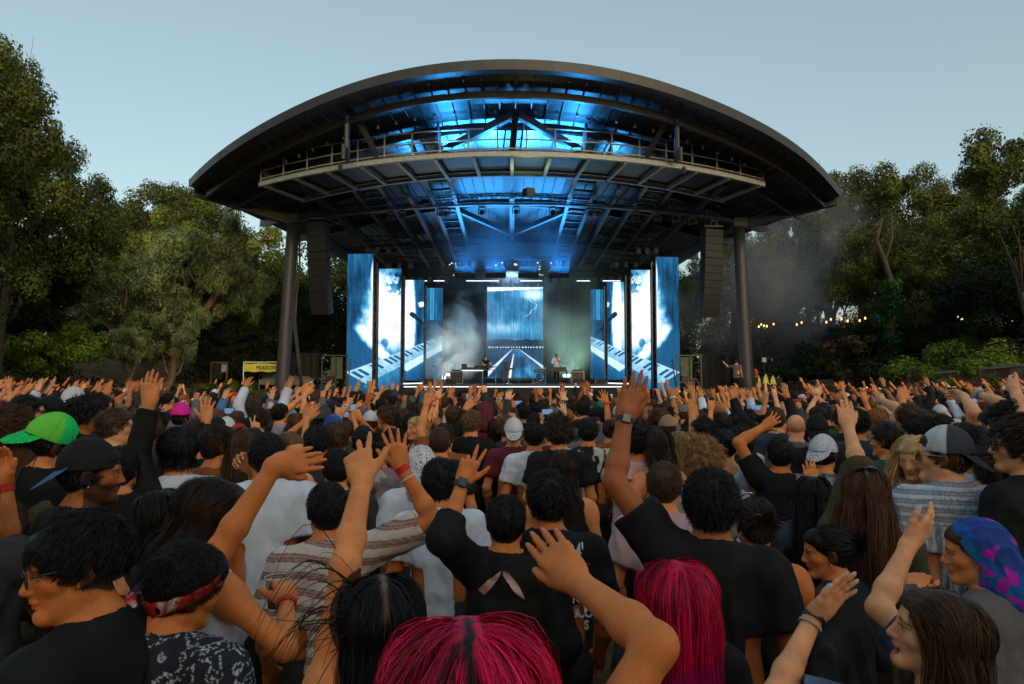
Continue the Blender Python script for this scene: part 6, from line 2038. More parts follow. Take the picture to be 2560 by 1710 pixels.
def f_headband(root, B, sc, sh):
    """red bandana tied round the head, knot and tails at the nape"""
    n = 40; V = []; Q = []
    for i in range(n + 1):
        a = 2 * math.pi * i / n
        t = math.cos(a)                        # 1 front, -1 nape
        z = .004 + .066 * t
        for k, zz in enumerate((-.022, -.008, .008, .022)):
            f = 1.0 - .35 * ((z + zz - .032) / .1) ** 2
            V.append((.0885 * math.sin(a) * f, -.014 + .110 * math.cos(a) * f, z + zz + .003 * math.sin(i * 2.1)))
    for i in range(n):
        for k in range(3): Q.append((i * 4 + k, (i + 1) * 4 + k, (i + 1) * 4 + k + 1, i * 4 + k + 1))
    V = np.array(V); C = np.tile(np.array((.42, .016, .022)), (len(V), 1)); ii = np.arange(len(V)) // 4; C[np.isin(ii % 10, (3, 5))] = (.55, .52, .55)
    me = mesh_np('bandana', V, Q, True, C); o = put_head('bandana', me, root, B.H, M_CLOTH)
    sd = o.modifiers.new('thick', 'SOLIDIFY'); sd.thickness = .004
    m = MB()
    for (dx, dz, w_) in ((-.20, -.10, .042), (.05, -.12, .024), (-.12, -.15, .030)):
        m.grid([[(dx * t, -.128 - .03 * math.sin(t * 2.5), -.045 + dz * t + w_ * (.4 + t * .6)), (dx * t, -.128 - .025 * math.sin(t * 3), -.045 + dz * t - w_ * (.4 + t * .6))] for t in np.linspace(0, 1, 12)])
    m.tube([(-.018, -.13, -.03), (0, -.14, -.045), (.018, -.13, -.055)], [.008, .017, .008], 8)
    V = np.array(m.v); F4 = [f for f in m.f if len(f) == 4]
    me = mesh_np('bandana_knot', V, F4, True, np.where((np.abs(np.sin(V[:, [0]] * 70)) > .9), (.55, .52, .55), (.42, .016, .022))); k = bpy.data.objects.new('knot', me); COL.objects.link(k); k.parent = o; me.materials.append(M_CLOTH)
def lettering(root, sh, lines, sc):
    """words printed on the back of a shirt; lines: (text, size, x, z, colour material)"""
    bm_v = [v.co.copy() for v in sh.data.vertices]; bv = BVHTree.FromPolygons(bm_v, [tuple(q.vertices) for q in sh.data.polygons])
    for s, size, x, z, mt, sx in lines:
        me = text_mesh(s, size, .002, 0)
        import bmesh
        bm = bmesh.new(); bm.from_mesh(me); bmesh.ops.triangulate(bm, faces=bm.faces); bmesh.ops.subdivide_edges(bm, edges=bm.edges, cuts=1); bm.to_mesh(me); bm.free()
        for vv in me.vertices:
            q = Vector((x + vv.co.x * sx, -.6, z + vv.co.y))
            hit = bv.ray_cast(q, Vector((0, 1, 0)))
            vv.co = (hit[0] + Vector((0, -.0035, 0))) if hit[0] else Vector((q.x, -.14, q.z))
        link('lettering', me, mt, root)
M_PRINT = simple('white_print', (.55, .55, .57), .8, 0, .1); M_PRINTR = simple('red_print', (.42, .02, .03), .8, 0, .1); M_PRINTK = simple('dark_print', (.02, .025, .05), .8, 0, .1)
def f_tour(root, B, sc, sh):
    z = 1.40 * sc
    L = [('U', .085, -.145, z - .02, M_PRINT, .62), ("R 24'", .085, .030, z, M_PRINT, .62)]
    for i, (s, x) in enumerate((('LES', .085), ('YORK', .068), ('NTA', .090), ('SCO', .090), ('S', .135))): L.append((s, .050, x, z - .075 - i * .047, M_PRINT, .80))
    lettering(root, sh, L, sc)
    m = MB(); bv = BVHTree.FromPolygons([v.co.copy() for v in sh.data.vertices], [tuple(q.vertices) for q in sh.data.polygons])
    row = []
    for i in range(13):
        x = .03 + .135 * i / 12; hit = bv.ray_cast(Vector((x, -.6, z - .018)), Vector((0, 1, 0)))
        yy = hit[0].y - .004 if hit[0] else -.14
        row.append([(x, yy, z - .020), (x, yy, z - .014)])
    m.grid(row); m.build('print_line', M_PRINTR, root)
def f_words(root, B, sc, sh):
    lettering(root, sh, [('En   ain', .040, -.085, 1.33 * sc, M_PRINTK, 1.0), ('NA', .040, .03, 1.285 * sc, M_PRINTK, 1.0)], sc)
def f_bow(root, B, sc, sh):
    H = B.H; m = MB()
    m.tube([H.P(-.055, -.02, .128), H.P(-.02, -.045, .138), H.P(0, -.05, .132), H.P(.02, -.045, .138), H.P(.06, -.03, .125)], [.003, .011, .006, .011, .003], 8)
    m.tube([H.P(0, -.055, .130), H.P(.01, -.085, .112), H.P(.012, -.105, .085)], [.006, .008, .003], 8)
    m.build('hair_bow', M_GLOSSB, root, True)
def f_clip(root, B, sc, sh):
    H = B.H; m = MB()
    m.tube([H.P(-.06, .03, .115), H.P(-.04, .0, .138), H.P(-.02, -.02, .140)], .0035, 6); m.build('sunglasses_arm', M_SILVER, root, True)
    m = MB(); m.tube([H.P(x, -.115, .05 - .01 * math.sin(x * 60)) for x in np.linspace(-.05, .05, 9)], [.004, .01, .012, .011, .012, .011, .012, .01, .004], 8); m.build('hair_clip', M_GLOSSB, root, True)
def f_ring(root, B, sc, sh):
    m = MB(); m.tube([(.055 * math.cos(a) * sc, (.062 * math.sin(a)) * sc, 1.47 * sc - .10 * max(0, math.sin(a)) * sc) for a in np.linspace(0, 6.283, 25)], .0015, 5)
    m.tube([(.026 * math.cos(a), .118 * sc, 1.335 * sc + .026 * math.sin(a)) for a in np.linspace(0, 6.283, 25)], .0028, 6); m.build('necklace', M_SILVER, root, True)
def f_strap(col, w_=.035, side=1, both=False):
    def f(root, B, sc, sh):
        bv = BVHTree.FromPolygons([v.co.copy() for v in sh.data.vertices], [tuple(q.vertices) for q in sh.data.polygons])
        for sd_2 in ((1, -1) if both else (side,)):
            P = []
            for a in np.linspace(-1.5, 2.0, 16):
                c = Vector((sd_2 * .085 * sc, 0, 1.30 * sc)); d = Vector((0, -math.cos(a), math.sin(a)))
                h_ = bv.ray_cast(c + d * .6, -d)
                if h_[0]: P.append(h_[0] + d * .005)
            m = MB(); m.grid([[q + Vector((-w_ / 2, 0, 0)), q + Vector((w_ / 2, 0, 0))] for q in P])
            if len(P) > 2:
                V = np.array([tuple(x) for x in m.v]); link('strap', mesh_np('strap', V, np.array(m.f), True, np.tile(np.array(col, float), (len(V), 1))), M_CLOTH, root)
    return f
def f_windy(root, B, sc, sh):
    """loose locks blown to the left"""
    rs = np.random.default_rng(4); m = MB()
    for i in range(42):
        a = B.H.P(-.07 + .05 * rs.random(), -.07 + .12 * rs.random(), -.03 + .12 * rs.random())
        L = .08 + .15 * rs.random(); up = rs.normal() * .5
        dz = -1.1 * L * rs.random()
        pts = [a + np.array((-L * t, .04 * math.sin(t * 3 + i), .09 * L / .2 * math.sin(t * 2.8) * (.6 + up) + dz * t * t)) for t in np.linspace(0, 1, 11)]
        w_ = .0008 + .0022 * rs.random() ** 2
        m.tube([tuple(q) for q in pts], [w_ * (1 - .8 * t) for t in np.linspace(0, 1, 11)], 5)
    V = np.array(m.v); me = bpy.data.meshes.new('hair_lock'); me.from_pydata(m.v, [], m.f)
    a = me.color_attributes.new('Col', 'FLOAT_COLOR', 'POINT'); c = np.ones((len(V), 4), np.float32); c[:, :3] = HR['black']; a.data.foreach_set('color', c.ravel()); me.polygons.foreach_set('use_smooth', [True] * len(me.polygons))
    link('hair_lock', me, M_HAIR, root)
def f_locks(root, B, sc, sh):
    """wavy locks that frame the face and fall over the chest"""
    rs = np.random.default_rng(8); m = MB(); cols = []
    for i in range(260):
        q = rs.choice((-1, 1)); a = B.H.P(q * rs.uniform(.045, .088), rs.uniform(-.02, .055), rs.uniform(.02, .10))
        L = rs.uniform(.24, .38); ph = rs.uniform(0, 6.28); out = rs.uniform(.02, .07) * q; fw = rs.uniform(.0, .07); am = rs.uniform(.006, .014)
        pts = []
        for t in np.linspace(0, 1, 14):
            e = 1 - (1 - t) ** 2
            pts.append((a[0] + out * e + am * t ** .5 * math.sin(t * 11 + ph), a[1] + fw * e + am * t ** .5 * math.cos(t * 11 + ph), a[2] + .012 * math.sin(t * 3.1) - L * t ** 1.15))
        w_ = rs.uniform(.0012, .0028); n0 = len(m.v)
        m.tube(pts, [w_ * (1 - .75 * t) for t in np.linspace(0, 1, 14)], 5)
        cols += [np.array(HR['blond']) * rs.uniform(.55, 1.15)] * (len(m.v) - n0)
    me = bpy.data.meshes.new('hair_lock'); me.from_pydata(m.v, [], m.f)
    a = me.color_attributes.new('Col', 'FLOAT_COLOR', 'POINT'); c = np.ones((len(m.v), 4), np.float32); c[:, :3] = np.array(cols); a.data.foreach_set('color', c.ravel()); me.polygons.foreach_set('use_smooth', [True] * len(me.polygons))
    link('hair_lock', me, M_HAIR, root); f_ring(root, B, sc, sh)
f_blue = f_strap((.05, .09, .16)); f_white = f_strap((.6, .62, .66), .012, both=True); f_backp = f_strap((.012, .012, .013), .05, both=True)

# --- nearest row
p(190, 1276, 1.38, 'man with short black hair and black framed glasses turning left, black tee', 50, ('fade', 'black'), 'tan', ('tee', 'black'), hy=28, hp=-6, hr=6, glasses='thin', girth=1.04, loose=.02)
p(500, 1349, 1.50, 'person with red bandana knotted round black hair, arm pointing right over the crowd', -38, ('short', 'black'), 'tan', ('tee', 'black', 'paisley'), L_=((600, 1330, 1), (688, 1163, 1), (818, 1140, 1), (.1, -1, .3), 'flat', dict(len=1.08)), hy=-8, hp=-14, hr=12, extra=f_headband, loose=.022)
p(405, 1213, 1.95, 'woman with long black hair and gold hoop earring behind the glasses man', 28, ('long', 'black'), 'mid', ('tank', 'black'), fem=1, earring='hoop', hy=10)
CUPR = p(555, 1183, 1.82, 'woman with long dark hair and white top holding a clear cup', -55, ('long', 'dkbrown'), 'tan', ('tank', 'white'), R_=((712, 1622, -1), (717, 1502, 1), (702, 1415, 1), (-1, .2, .3), 'grip'), fem=1, hy=-25, hp=-14, Rb=[dict(c=RED, t=.90, w=.022)], nails=(.7, .7, .72))
p(820, 1200, 2.35, 'man in rust and cream striped tee with red wristband and raised open hand', 4, ('short', 'black'), 'tan', ('tee', 'cream', 'stripes'), R_=((1083, 1300, 1), (1004, 1168, -1), (975, 1052, -1), (-1, .1, 0), 'open', dict(hs=1.05)), Rb=[dict(c=RED, t=.97, w=.028), dict(n='bracelet', c=(.6, .6, .58), t=.80, w=.006)], girth=1.03, extra=f_necklace, slv=.8)
p(955, 1420, 1.24, 'woman with windblown long black hair and pale raised arm', 6, ('long', 'black'), 'mid', ('tank', 'black'), L_=((866, 1400, 1), (906, 1200, 1), (882, 1068, 1), (1, .1, 0), 'splay', dict(len=1.0)), fem=1, extra=f_windy, roots=(.16, .10, .07), rootw=.0015, rootf=.004, strands=9000)
p(1170, 1533, .86, 'person with bright red hair and dark roots at the bottom centre, arm raised', 2, ('long', 'red'), 'tan', ('tee', 'black'), R_=((1640, 1612, 1), (1440, 1452, 1), (1322, 1308, 1), (-.75, -.6, 0), 'flat', dict(len=1.0)), fem=1, roots=(.012, .006, .008), rootw=.004, rootf=.016, puff=1.30, streak=1.3, strands=13000, nails=(.55, .25, .25), slv=.5)
p(1690, 1393, 1.72, 'person with long straight crimson hair and purple tips seen from behind', 10, ('long', 'red'), 'mid', ('long', 'black'), fem=1, tips=(.16, .01, .28), puff=1.28, streak=1.2, strands=13000, hy=12)
p(1265, 1232, 2.3, 'man with pink bandana knotted at the neck, watch on raised left wrist', -4, ('short', 'black'), 'tan', ('long', 'black'), L_=((1112, 1345, -1), (1157, 1208, 1), (1196, 1098, 1), (1, -.2, 0), 'splay'), Lb=watch(t=.95), extra=f_bandana_neck, slv=.42, loose=.02)
p(1100, 1146, 2.9, 'man with wavy black hair and thin gold chain behind the striped tee', 0, ('messy', 'black'), 'tan', ('tee', 'white'), girth=1.02)
p(1372, 1176, 2.4, 'person with shaggy black hair and a black tour shirt printed 24', 2, ('messy', 'black'), 'tan', ('tee', 'black'), extra=f_tour, girth=1.04)
p(1660, 1150, 2.75, 'man with brown hair and a pale pink collar', -6, ('short', 'brown'), 'mid', ('tee', 'pink'), collar=1)
p(1777, 1172, 2.02, 'big man with shaggy black hair holding up a hand with a black watch', 4, ('messy', 'black'), 'brown', ('tee', 'black'), L_=((1536, 1205, 1), (1562, 1048, 1), (1596, 935, 1), (1, -.15, 0), 'flat', dict(hs=1.12, len=1.0)), Lb=watch(t=.97), girth=1.10, loose=.022)
p(1758, 1096, 3.2, 'person with curly strawberry blond hair in the third row', 6, ('curly', 'x', (.27, .125, .042)), 'light', ('tee', 'stone'))
p(1890, 1230, 2.2, 'woman with dark hair in a clip and a silver sunglasses arm', 18, ('tail', 'dkbrown'), 'tan', ('tank', 'black'), fem=1, extra=f_clip)
p(1950, 1090, 4.0, 'man with cropped black hair and a spread raised hand bent at the elbow', 2, ('short', 'black'), 'tan', ('tee', 'black'), L_=((1846, 1106, -1), (1912, 1066, 1), (1954, 1034, 1), (.35, -1, 0), 'open'))
p(2060, 1303, 2.25, 'woman in dark denim jacket with pearl stud, face in profile', 62, ('tail', 'black'), 'mid', ('jacket', 'dkdenim', 'denim'), fem=1, hy=20, hp=-8, earring='stud', collar=1, lip=(.36, .10, .10))
p(2032, 1183, 2.9, 'woman with long black hair, raised denim sleeve and red watch strap', 4, ('long', 'black'), 'mid', ('jacket', 'denim', 'denim'), L_=((2044, 1335, 1), (2026, 1216, -1), (2020, 1100, 1), (1, .1, 0), 'flat'), fem=1, Lb=[dict(n='watch', c=RED, t=.97, w=.026, th=.005)], slv=.55)
p(2060, 1085, 3.9, 'person in backwards white cap with black scribbles', -8, ('short', 'black'), 'mid', ('tee', 'grey', 'plaid'), cap=dict(col=(.55, .57, .62), back=True, pat='scribble'), hy=-12, hp=-8)
p(2162, 1162, 2.4, 'woman with long auburn hair, black bow and a pale raised arm', -2, ('long', 'auburn'), 'light', ('long', 'olive', 'knit'), L_=((2146, 1165, 1), (2120, 1066, 1), (2108, 984, 1), (1, .1, 0), 'flat'), fem=1, extra=f_bow, slv=.03, strands=9000)
p(2278, 1085, 3.2, 'blonde woman with wavy hair facing the camera and looking down', 150, ('long', 'blond'), 'light', ('strapless', 'cream'), fem=1, hy=12, hp=-16, extra=f_locks, closed=1, hlen=.40)
p(2362, 1062, 2.65, 'man in a white and grey trucker cap and striped shirt', 28, ('short', 'brown'), 'light', ('tee', 'white', 'bluestripes'), cap=dict(col=(.50, .52, .56), brim=(.06, .062, .075), back=True, front=(.05, .055, .075)), hy=38, glasses='aviator', girth=1.06, collar=1, loose=.026)
p(2438, 1066, 3.2, 'man with thick black hair and white collar right of the trucker cap', 22, ('messy', 'black'), 'mid', ('tee', 'white'), hy=14, collar=1)
p(2430, 1283, 1.9, 'woman with a blue and magenta headscarf over brown hair', 62, ('long', 'brown'), 'mid', ('tee', 'grey'), L_=((2322, 1610, -1), (2284, 1487, 1), (2310, 1388, 1), (.9, .3, .2), 'curl'), fem=1, hy=18, hp=-6, scarf=((0, 0, 0), 'bluemag'), Lb=[dict(n='watch', c=(.10, .10, .11), t=.97, w=.026, th=.006, face=1)])
p(2370, 1463, 1.36, 'laughing woman in faded denim with light blue nails and lifted hands', 66, ('long', 'brown'), 'light', ('tee', 'denim', 'denim'), L_=((1940, 1738, -1), (2036, 1540, 1), (2170, 1398, 1), (-.7, .6, .3), 'flat'), R_=((2196, 1520, 1), (2274, 1358, 1), (2366, 1268, 1), (-.3, 1, .4), 'wave'), fem=1, hy=18, hp=10, mouth=1.0, nails=(.35, .48, .70), Lb=[dict(n='bracelet', c=BLK, t=.97, w=.012, th=.004), dict(n='bracelet', c=(.35, .34, .32), t=.88, w=.007)], slv=.8, lip=(.40, .10, .10))
p(-75, 1180, 2.05, 'person at the left edge with a red and white wristband on a bare forearm', -6, ('short', 'black'), 'tan', ('tee', 'charcoal'), R_=((24, 1372, 1), (12, 1212, 1), (12, 1094, 1), (1, .0, .2), 'relaxed'), Rb=[dict(c=RED, t=.96, w=.03)])
p(62, 1072, 2.65, 'woman with long straight brown hair and an olive jacket in profile', -42, ('long', 'brown'), 'light', ('jacket', 'olive'), fem=1, hy=-26, hp=2)
p(168, 1036, 2.7, 'person in a backwards bright green cap leaning forward', -26, ('short', 'black'), 'mid', ('jacket', 'black'), cap=dict(col=(.012, .60, .12), brim=(.012, .62, .13), back=True, front=(.14, .60, .06)), hy=-20, hp=-22, hr=16)
p(232, 1092, 2.28, 'bearded man in a black cap with blue brim worn backwards', -60, ('short', 'black'), 'brown', ('tee', 'black'), cap=dict(col=(.012, .013, .013), brim=(.055, .13, .27), back=True), hy=-20, hp=-3, beard=.85, earring='stud', extra=f_blue)
p(298, 1112, 2.95, 'person in a black long sleeve stretching a flat hand high above the crowd', -10, ('short', 'black'), 'mid', ('long', 'black'), R_=((342, 1150, 1), (372, 1012, 1), (390, 896, 1), (-1, .1, 0), 'flat', dict(hs=1.1, len=1.05)))
p(445, 1069, 3.2, 'person with shaggy black hair and a white jacket with navy stripes', 14, ('messy', 'black'), 'mid', ('jacket', 'white'), hlen=.10, collar=1)
p(545, 1057, 3.5, 'man with short brown hair and a rust orange tee', -40, ('short', 'dkbrown'), 'mid', ('tee', 'rust'), hy=-10)
p(484, 1046, 3.9, 'person with a black sleeve raising an open palm behind the white jacket', -4, ('short', 'dkbrown'), 'mid', ('long', 'black'), R_=((503, 1160, 1), (515, 1052, 1), (518, 986, 1), (-1, .1, 0), 'open'))
p(618, 1062, 3.5, 'woman with brown hair and white painted nails curling her fingers', -8, ('long', 'brown'), 'mid', ('tank', 'white'), R_=((645, 1255, -1), (630, 1172, -1), (568, 1118, -1), (.2, 1, .4), 'curl', dict(hs=1.1)), fem=1, nails=(.75, .75, .76))
p(667, 1078, 3.0, 'broad person with thick black hair and a plain white tee', 2, ('short', 'black'), 'tan', ('tee', 'white'), girth=1.10, loose=.026)
p(726, 1072, 3.65, 'smiling woman in hot pink facing the camera, fist at her chest', -140, ('tail', 'ltbrown'), 'light', ('tank', 'hotpink'), L_=((768, 1268, 1), (773, 1224, -1), (786, 1180, -1), (-1, .2, 0), 'fist'), fem=1, hy=-8, hp=-4, lip=(.45, .10, .12), Lb=[dict(n='bracelet', c=(.20, .30, .50), t=.90, w=.012), dict(n='bracelet', c=(.5, .22, .05), t=.8, w=.012)])
p(840, 1052, 4.2, 'man with neat brown hair and a charcoal tee', 0, ('fade', 'brown'), 'mid', ('tee', 'charcoal'))
p(792, 1060, 4.05, 'man with black hair and a charcoal tee beside the neat brown haired man', -12, ('short', 'black'), 'tan', ('tee', 'charcoal'))
p(842, 1118, 3.4, 'person with flat black hair and a slate hoodie above the striped tee', 4, ('short', 'black'), 'mid', ('jacket', 'charcoal'), hood=1)
p(945, 1083, 4.3, 'man with curly black hair and a grey floral tee', 2, ('curly', 'black'), 'tan', ('tee', 'grey', 'floral'), hlen=.045)
p(1053, 1108, 3.5, 'person with a white paisley bandana over the head', 0, ('short', 'black'), 'mid', ('tee', 'white'), scarf=((0, 0, 0), 'whitepaisley'))
p(1100, 1063, 4.5, 'man with a brown crew cut and black tee', -2, ('crop', 'brown'), 'mid', ('tee', 'black'))
p(1045, 1036, 5.8, 'smiling blonde woman looking back to the left', 120, ('long', 'blond'), 'light', ('tank', 'black'), fem=1, hlen=.32)
p(1335, 1052, 5.0, 'man with black hair and white tee printed with dark words', 0, ('short', 'black'), 'tan', ('tee', 'white'), extra=f_words)
p(1398, 1040, 4.7, 'person with a big round head of brown curls', 2, ('curly', 'dkbrown'), 'mid', ('tee', 'black'))
p(1470, 1042, 5.2, 'man with black hair and a black shirt with white flowers', 4, ('short', 'black'), 'tan', ('tee', 'black', 'whitefloral'))
p(1405, 1117, 3.25, 'woman with wavy dark brown hair and black sleeveless top', -4, ('wavy', 'dkbrown'), 'mid', ('tank', 'black'), fem=1, hlen=.30)
p(1640, 1066, 3.9, 'woman with long dark hair and mustard top looking left', 34, ('long', 'dkbrown'), 'mid', ('tank', 'mustard'), fem=1, hlen=.40)
p(1702, 1072, 4.3, 'woman with straight dark blonde hair in the middle rows', 3, ('bob', 'dkblond'), 'light', ('tank', 'black'), fem=1, hlen=.30)
p(1596, 1055, 4.0, 'man with curly black hair and dusty pink tee holding up a palm', 12, ('curly', 'black'), 'tan', ('tee', 'pink'), L_=((1588, 1240, -1), (1600, 1172, 1), (1624, 1092, 1), (1, -.2, 0), 'open'), hlen=.05)
p(1760, 1040, 4.9, 'man looking left with two fingers raised on a long arm', 55, ('short', 'black'), 'mid', ('tee', 'grey'), L_=((1737, 1098, 1), (1729, 1030, 1), (1729, 974, 1), (1, .1, 0), 'two'), hy=12)
p(1812, 1070, 4.3, 'bare shouldered person with black hair and a white tank top', 6, ('short', 'black'), 'light', ('tank', 'white'))
p(2195, 1023, 5.6, 'person with curly ginger hair and grey top', 24, ('curly', 'ginger'), 'light', ('jacket', 'grey'), hlen=.055, hood=1)
p(2220, 1053, 4.1, 'man with dark hair and deep green tee looking left', 34, ('short', 'dkbrown'), 'mid', ('tee', 'green'), hy=12)
p(2556, 1035, 2.5, 'man with dark sunglasses and black shirt at the right edge', 58, ('messy', 'dkbrown'), 'light', ('jacket', 'black'), hy=22, glasses='sun', collar=1)
p(2452, 1003, 4.4, 'shirtless man with sunglasses and a drooping outstretched hand', 52, ('short', 'brown'), 'light', (None, 'black'), L_=((2436, 1032, -1), (2410, 992, 1), (2374, 980, 1), (.3, -1, .2), 'droop'), hy=16, glasses='sun')
p(2492, 1018, 3.9, 'person with black hair and pale blue sunglasses frame', 58, ('short', 'black'), 'light', ('tee', 'navy'), hy=16, glasses='thin')
p(2530, 1000, 3.5, 'man with floppy black hair and wide sunglasses', 62, ('messy', 'black'), 'light', ('jacket', 'charcoal'), hy=14, glasses='sun', collar=1)
p(2408, 1052, 4.0, 'person in red and white checks raising a clenched fist', 10, ('short', 'dkbrown'), 'mid', ('tee', 'white', 'check'), L_=((2374, 1120, 1), (2386, 1086, 1), (2408, 1036, 1), (1, -.1, 0), 'fist'), Lb=[dict(n='bracelet', c=BLK, t=.9, w=.012)])
p(2500, 1112, 2.95, 'person with dark curls and a loosely curled hand held up', 10, ('curly', 'dkbrown'), 'light', ('tee', 'black'), L_=((2440, 1305, -1), (2446, 1232, 1), (2482, 1180, 1), (1, .2, .3), 'curl'), hlen=.09)
p(20, 1010, 3.2, 'man with curly brown hair at the left edge', -48, ('curly', 'brown'), 'light', ('tee', 'black'), hy=-14, hlen=.05)
p(65, 983, 4.2, 'man with black hair and dark sunglasses near the left edge', -52, ('short', 'black'), 'light', ('tee', 'black'), hy=-16, glasses='sun')
p(210, 990, 4.2, 'dark skinned person with curly hair in profile behind the green cap', -55, ('curly', 'black'), 'brown', ('tee', 'black'), hy=-14, hlen=.05)
p(240, 977, 4.7, 'man with tidy black hair and a navy shirt', -40, ('short', 'black'), 'light', ('tee', 'navy'), hy=-14, collar=1)
p(286, 1016, 4.0, 'man with brown hair and cream shirt smiling toward the stage', -48, ('short', 'brown'), 'light', ('tee', 'cream'), hy=-16)
p(128, 982, 4.4, 'woman with a black head wrap and pale grey braids', -20, ('long', 'grey'), 'mid', ('tee', 'black'), fem=1, scarf=(CL['black'], None, False), hlen=.30)
p(186, 966, 5.9, 'person in a white cap on the left side', -30, ('short', 'black'), 'mid', ('tee', 'black'), cap=dict(col=(.55, .57, .60), back=True))
p(453, 1006, 6.0, 'person in a hot pink cap', -20, ('short', 'black'), 'mid', ('tee', 'grey'), cap=dict(col=(.75, .02, .28), back=False))
p(833, 1034, 5.1, 'person in a purple and blue mottled cap', 0, ('short', 'brown'), 'mid', ('tee', 'charcoal'), cap=dict(col=(.10, .06, .42), back=False, pat='bluemag'))
p(806, 1011, 5.2, 'person in a dark grey cap raising no hand', 0, ('short', 'black'), 'tan', ('jacket', 'charcoal'), cap=dict(col=(.05, .05, .055), back=False))
p(1284, 1043, 5.4, 'person in a plain white cap worn backwards at mid crowd', 0, ('short', 'dkbrown'), 'mid', ('tee', 'maroon'), cap=dict(col=(.60, .61, .63), back=True))
p(908, 1062, 4.6, 'person in a wide black cap behind the raised hands', 0, ('short', 'black'), 'tan', ('tee', 'black'), cap=dict(col=(.010, .010, .011), back=False))
p(1213, 1000, 7.0, 'person with a maroon hood pulled up', 0, ('short', 'black'), 'mid', ('jacket', 'maroon'), scarf=(CL['maroon'], None))
p(1793, 998, 6.8, 'bald man with his head tipped back', 20, None, 'brown', ('tank', 'stone'), hp=14)
p(1989, 1031, 5.4, 'bald man with a tan scalp and grey tee', 0, None, 'light', ('tee', 'grey'))
p(2042, 1034, 4.9, 'person in a black cap left of the pale raised arm', 0, ('short', 'black'), 'mid', ('tee', 'black'), cap=dict(col=(.010, .010, .011), back=True))
p(2143, 1020, 5.0, 'man with a black fade haircut and dark tee', 0, ('fade', 'black'), 'tan', ('tee', 'navy'))
p(2303, 1035, 4.6, 'man with messy black hair and white tee looking right', -24, ('messy', 'black'), 'tan', ('tee', 'white'))
p(2357, 1034, 5.0, 'man with black hair behind the trucker cap', -10, ('short', 'black'), 'mid', ('tee', 'charcoal'))
p(2541, 978, 4.6, 'man with a blue wristband on a straight arm ending in a fist', 50, ('short', 'black'), 'light', ('tee', 'red'), L_=((2506, 1010, -1), (2450, 986, 1), (2420, 976, 1), (.1, 1, 0), 'fist'), Lb=[dict(c=(.03, .20, .48), t=.93, w=.03)])
p(2598, 985, 3.6, 'person past the right edge with a pale lifted arm', 30, ('short', 'black'), 'light', ('tee', 'maroon'), L_=((2560, 1040, -1), (2536, 972, 1), (2506, 945, 1), (.2, 1, 0), 'relaxed'))
p(2272, 1008, 5.0, 'person pointing left with a bent bare arm', 10, ('messy', 'brown'), 'light', ('tee', 'grey'), L_=((2246, 1022, 1), (2206, 1002, 1), (2176, 990, 1), (.2, 1, 0), 'point'))
p(2300, 1020, 5.1, 'person raising a spread palm beside the pointing arm', 6, ('short', 'brown'), 'mid', ('tee', 'white'), L_=((2272, 1044, 1), (2254, 998, 1), (2260, 962, 1), (1, .1, 0), 'open'))
# the clear cup held by the woman in white
_a = CUPR[1].J['R'][1]; _f = _a['T'] - _a['W']; _t = unit(_a['th']); _n = unit(np.cross(_t, _f)); bpy.context.view_layer.update()
cp_ = CUPR[0].matrix_world @ Vector(_a['W'] + _f * .62 + _n * .030 + _t * .015)
c = empty('plastic_cup', cp_, 0, 'clear plastic cup held in the hand of the woman in white', 'cup')
t = NT('clear_plastic'); t.b.inputs['Transmission Weight'].default_value = 1.0; t.b.inputs['Roughness'].default_value = .05; t.b.inputs['IOR'].default_value = 1.15; t.b.inputs['Base Color'].default_value = (.95, .95, .95, 1)
m = MB(); m.tube([(0, 0, -.075), (0, 0, .03)], [.028, .040], 20, False); m.build('cup_wall', t.m, c, True)
m = MB(); m.tube([(.040 * math.cos(a), .040 * math.sin(a), .03) for a in np.linspace(0, 6.283, 25)], .0018, 6); m.build('rim', simple('rim_plastic', (.6, .62, .65), .2), c, True)
m = MB(); m.tube([(0, 0, -.073), (0, 0, -.035)], [.026, .031], 16); m.build('drink', simple('drink', (.25, .14, .05), .1), c, True)
# performers and stewards
ST = DZ + .0
def local_arm(E, W, T, th, pose='relaxed'):
    return lambda S, q, sc: dict(E=np.array(E) * sc, W=np.array(W) * sc, T=np.array(T) * sc, th=np.array(th, float), pose=pose)
p(1391, 885, 45.7, 'singer in a white shirt standing at the black keyboard', 180, ('short', 'black'), 'tan', ('long', 'white'), R_=local_arm((.27, .06, 1.18), (.2, .3, 1.12), (.15, .46, 1.08), (-1, 0, .2)), L_=local_arm((-.27, .06, 1.18), (-.12, .22, 1.35), (-.05, .2, 1.5), (1, 0, .2), 'grip'), base=ST, legs='black', h=.02, hp=-8)
p(1216, 888, 45.9, 'musician in black bent over the synthesizer table', -150, ('crop', 'ltbrown'), 'light', ('tee', 'black'), R_=local_arm((.3, .15, 1.15), (.28, .42, 1.1), (.26, .6, 1.05), (-1, 0, .2)), L_=local_arm((-.3, .15, 1.15), (-.28, .42, 1.1), (-.26, .6, 1.05), (1, 0, .2)), base=ST, legs='black', h=.02, hp=-30)
p(1841, 897, 37.5, 'steward in a grey shirt beside the right column with one arm lifted', -40, ('crop', 'dkbrown'), 'light', ('tee', 'grey'), L_=local_arm((-.42, .05, 1.38), (-.60, .05, 1.56), (-.68, .05, 1.7), (0, 1, 0)), h=.02, base=.55, legs='black', free=1)
p(1889, 915, 39.6, 'steward in an orange vest behind the right column', 60, ('crop', 'black'), 'mid', ('tee', (.65, .06, .02)), h=.02, base=.9, free=1)
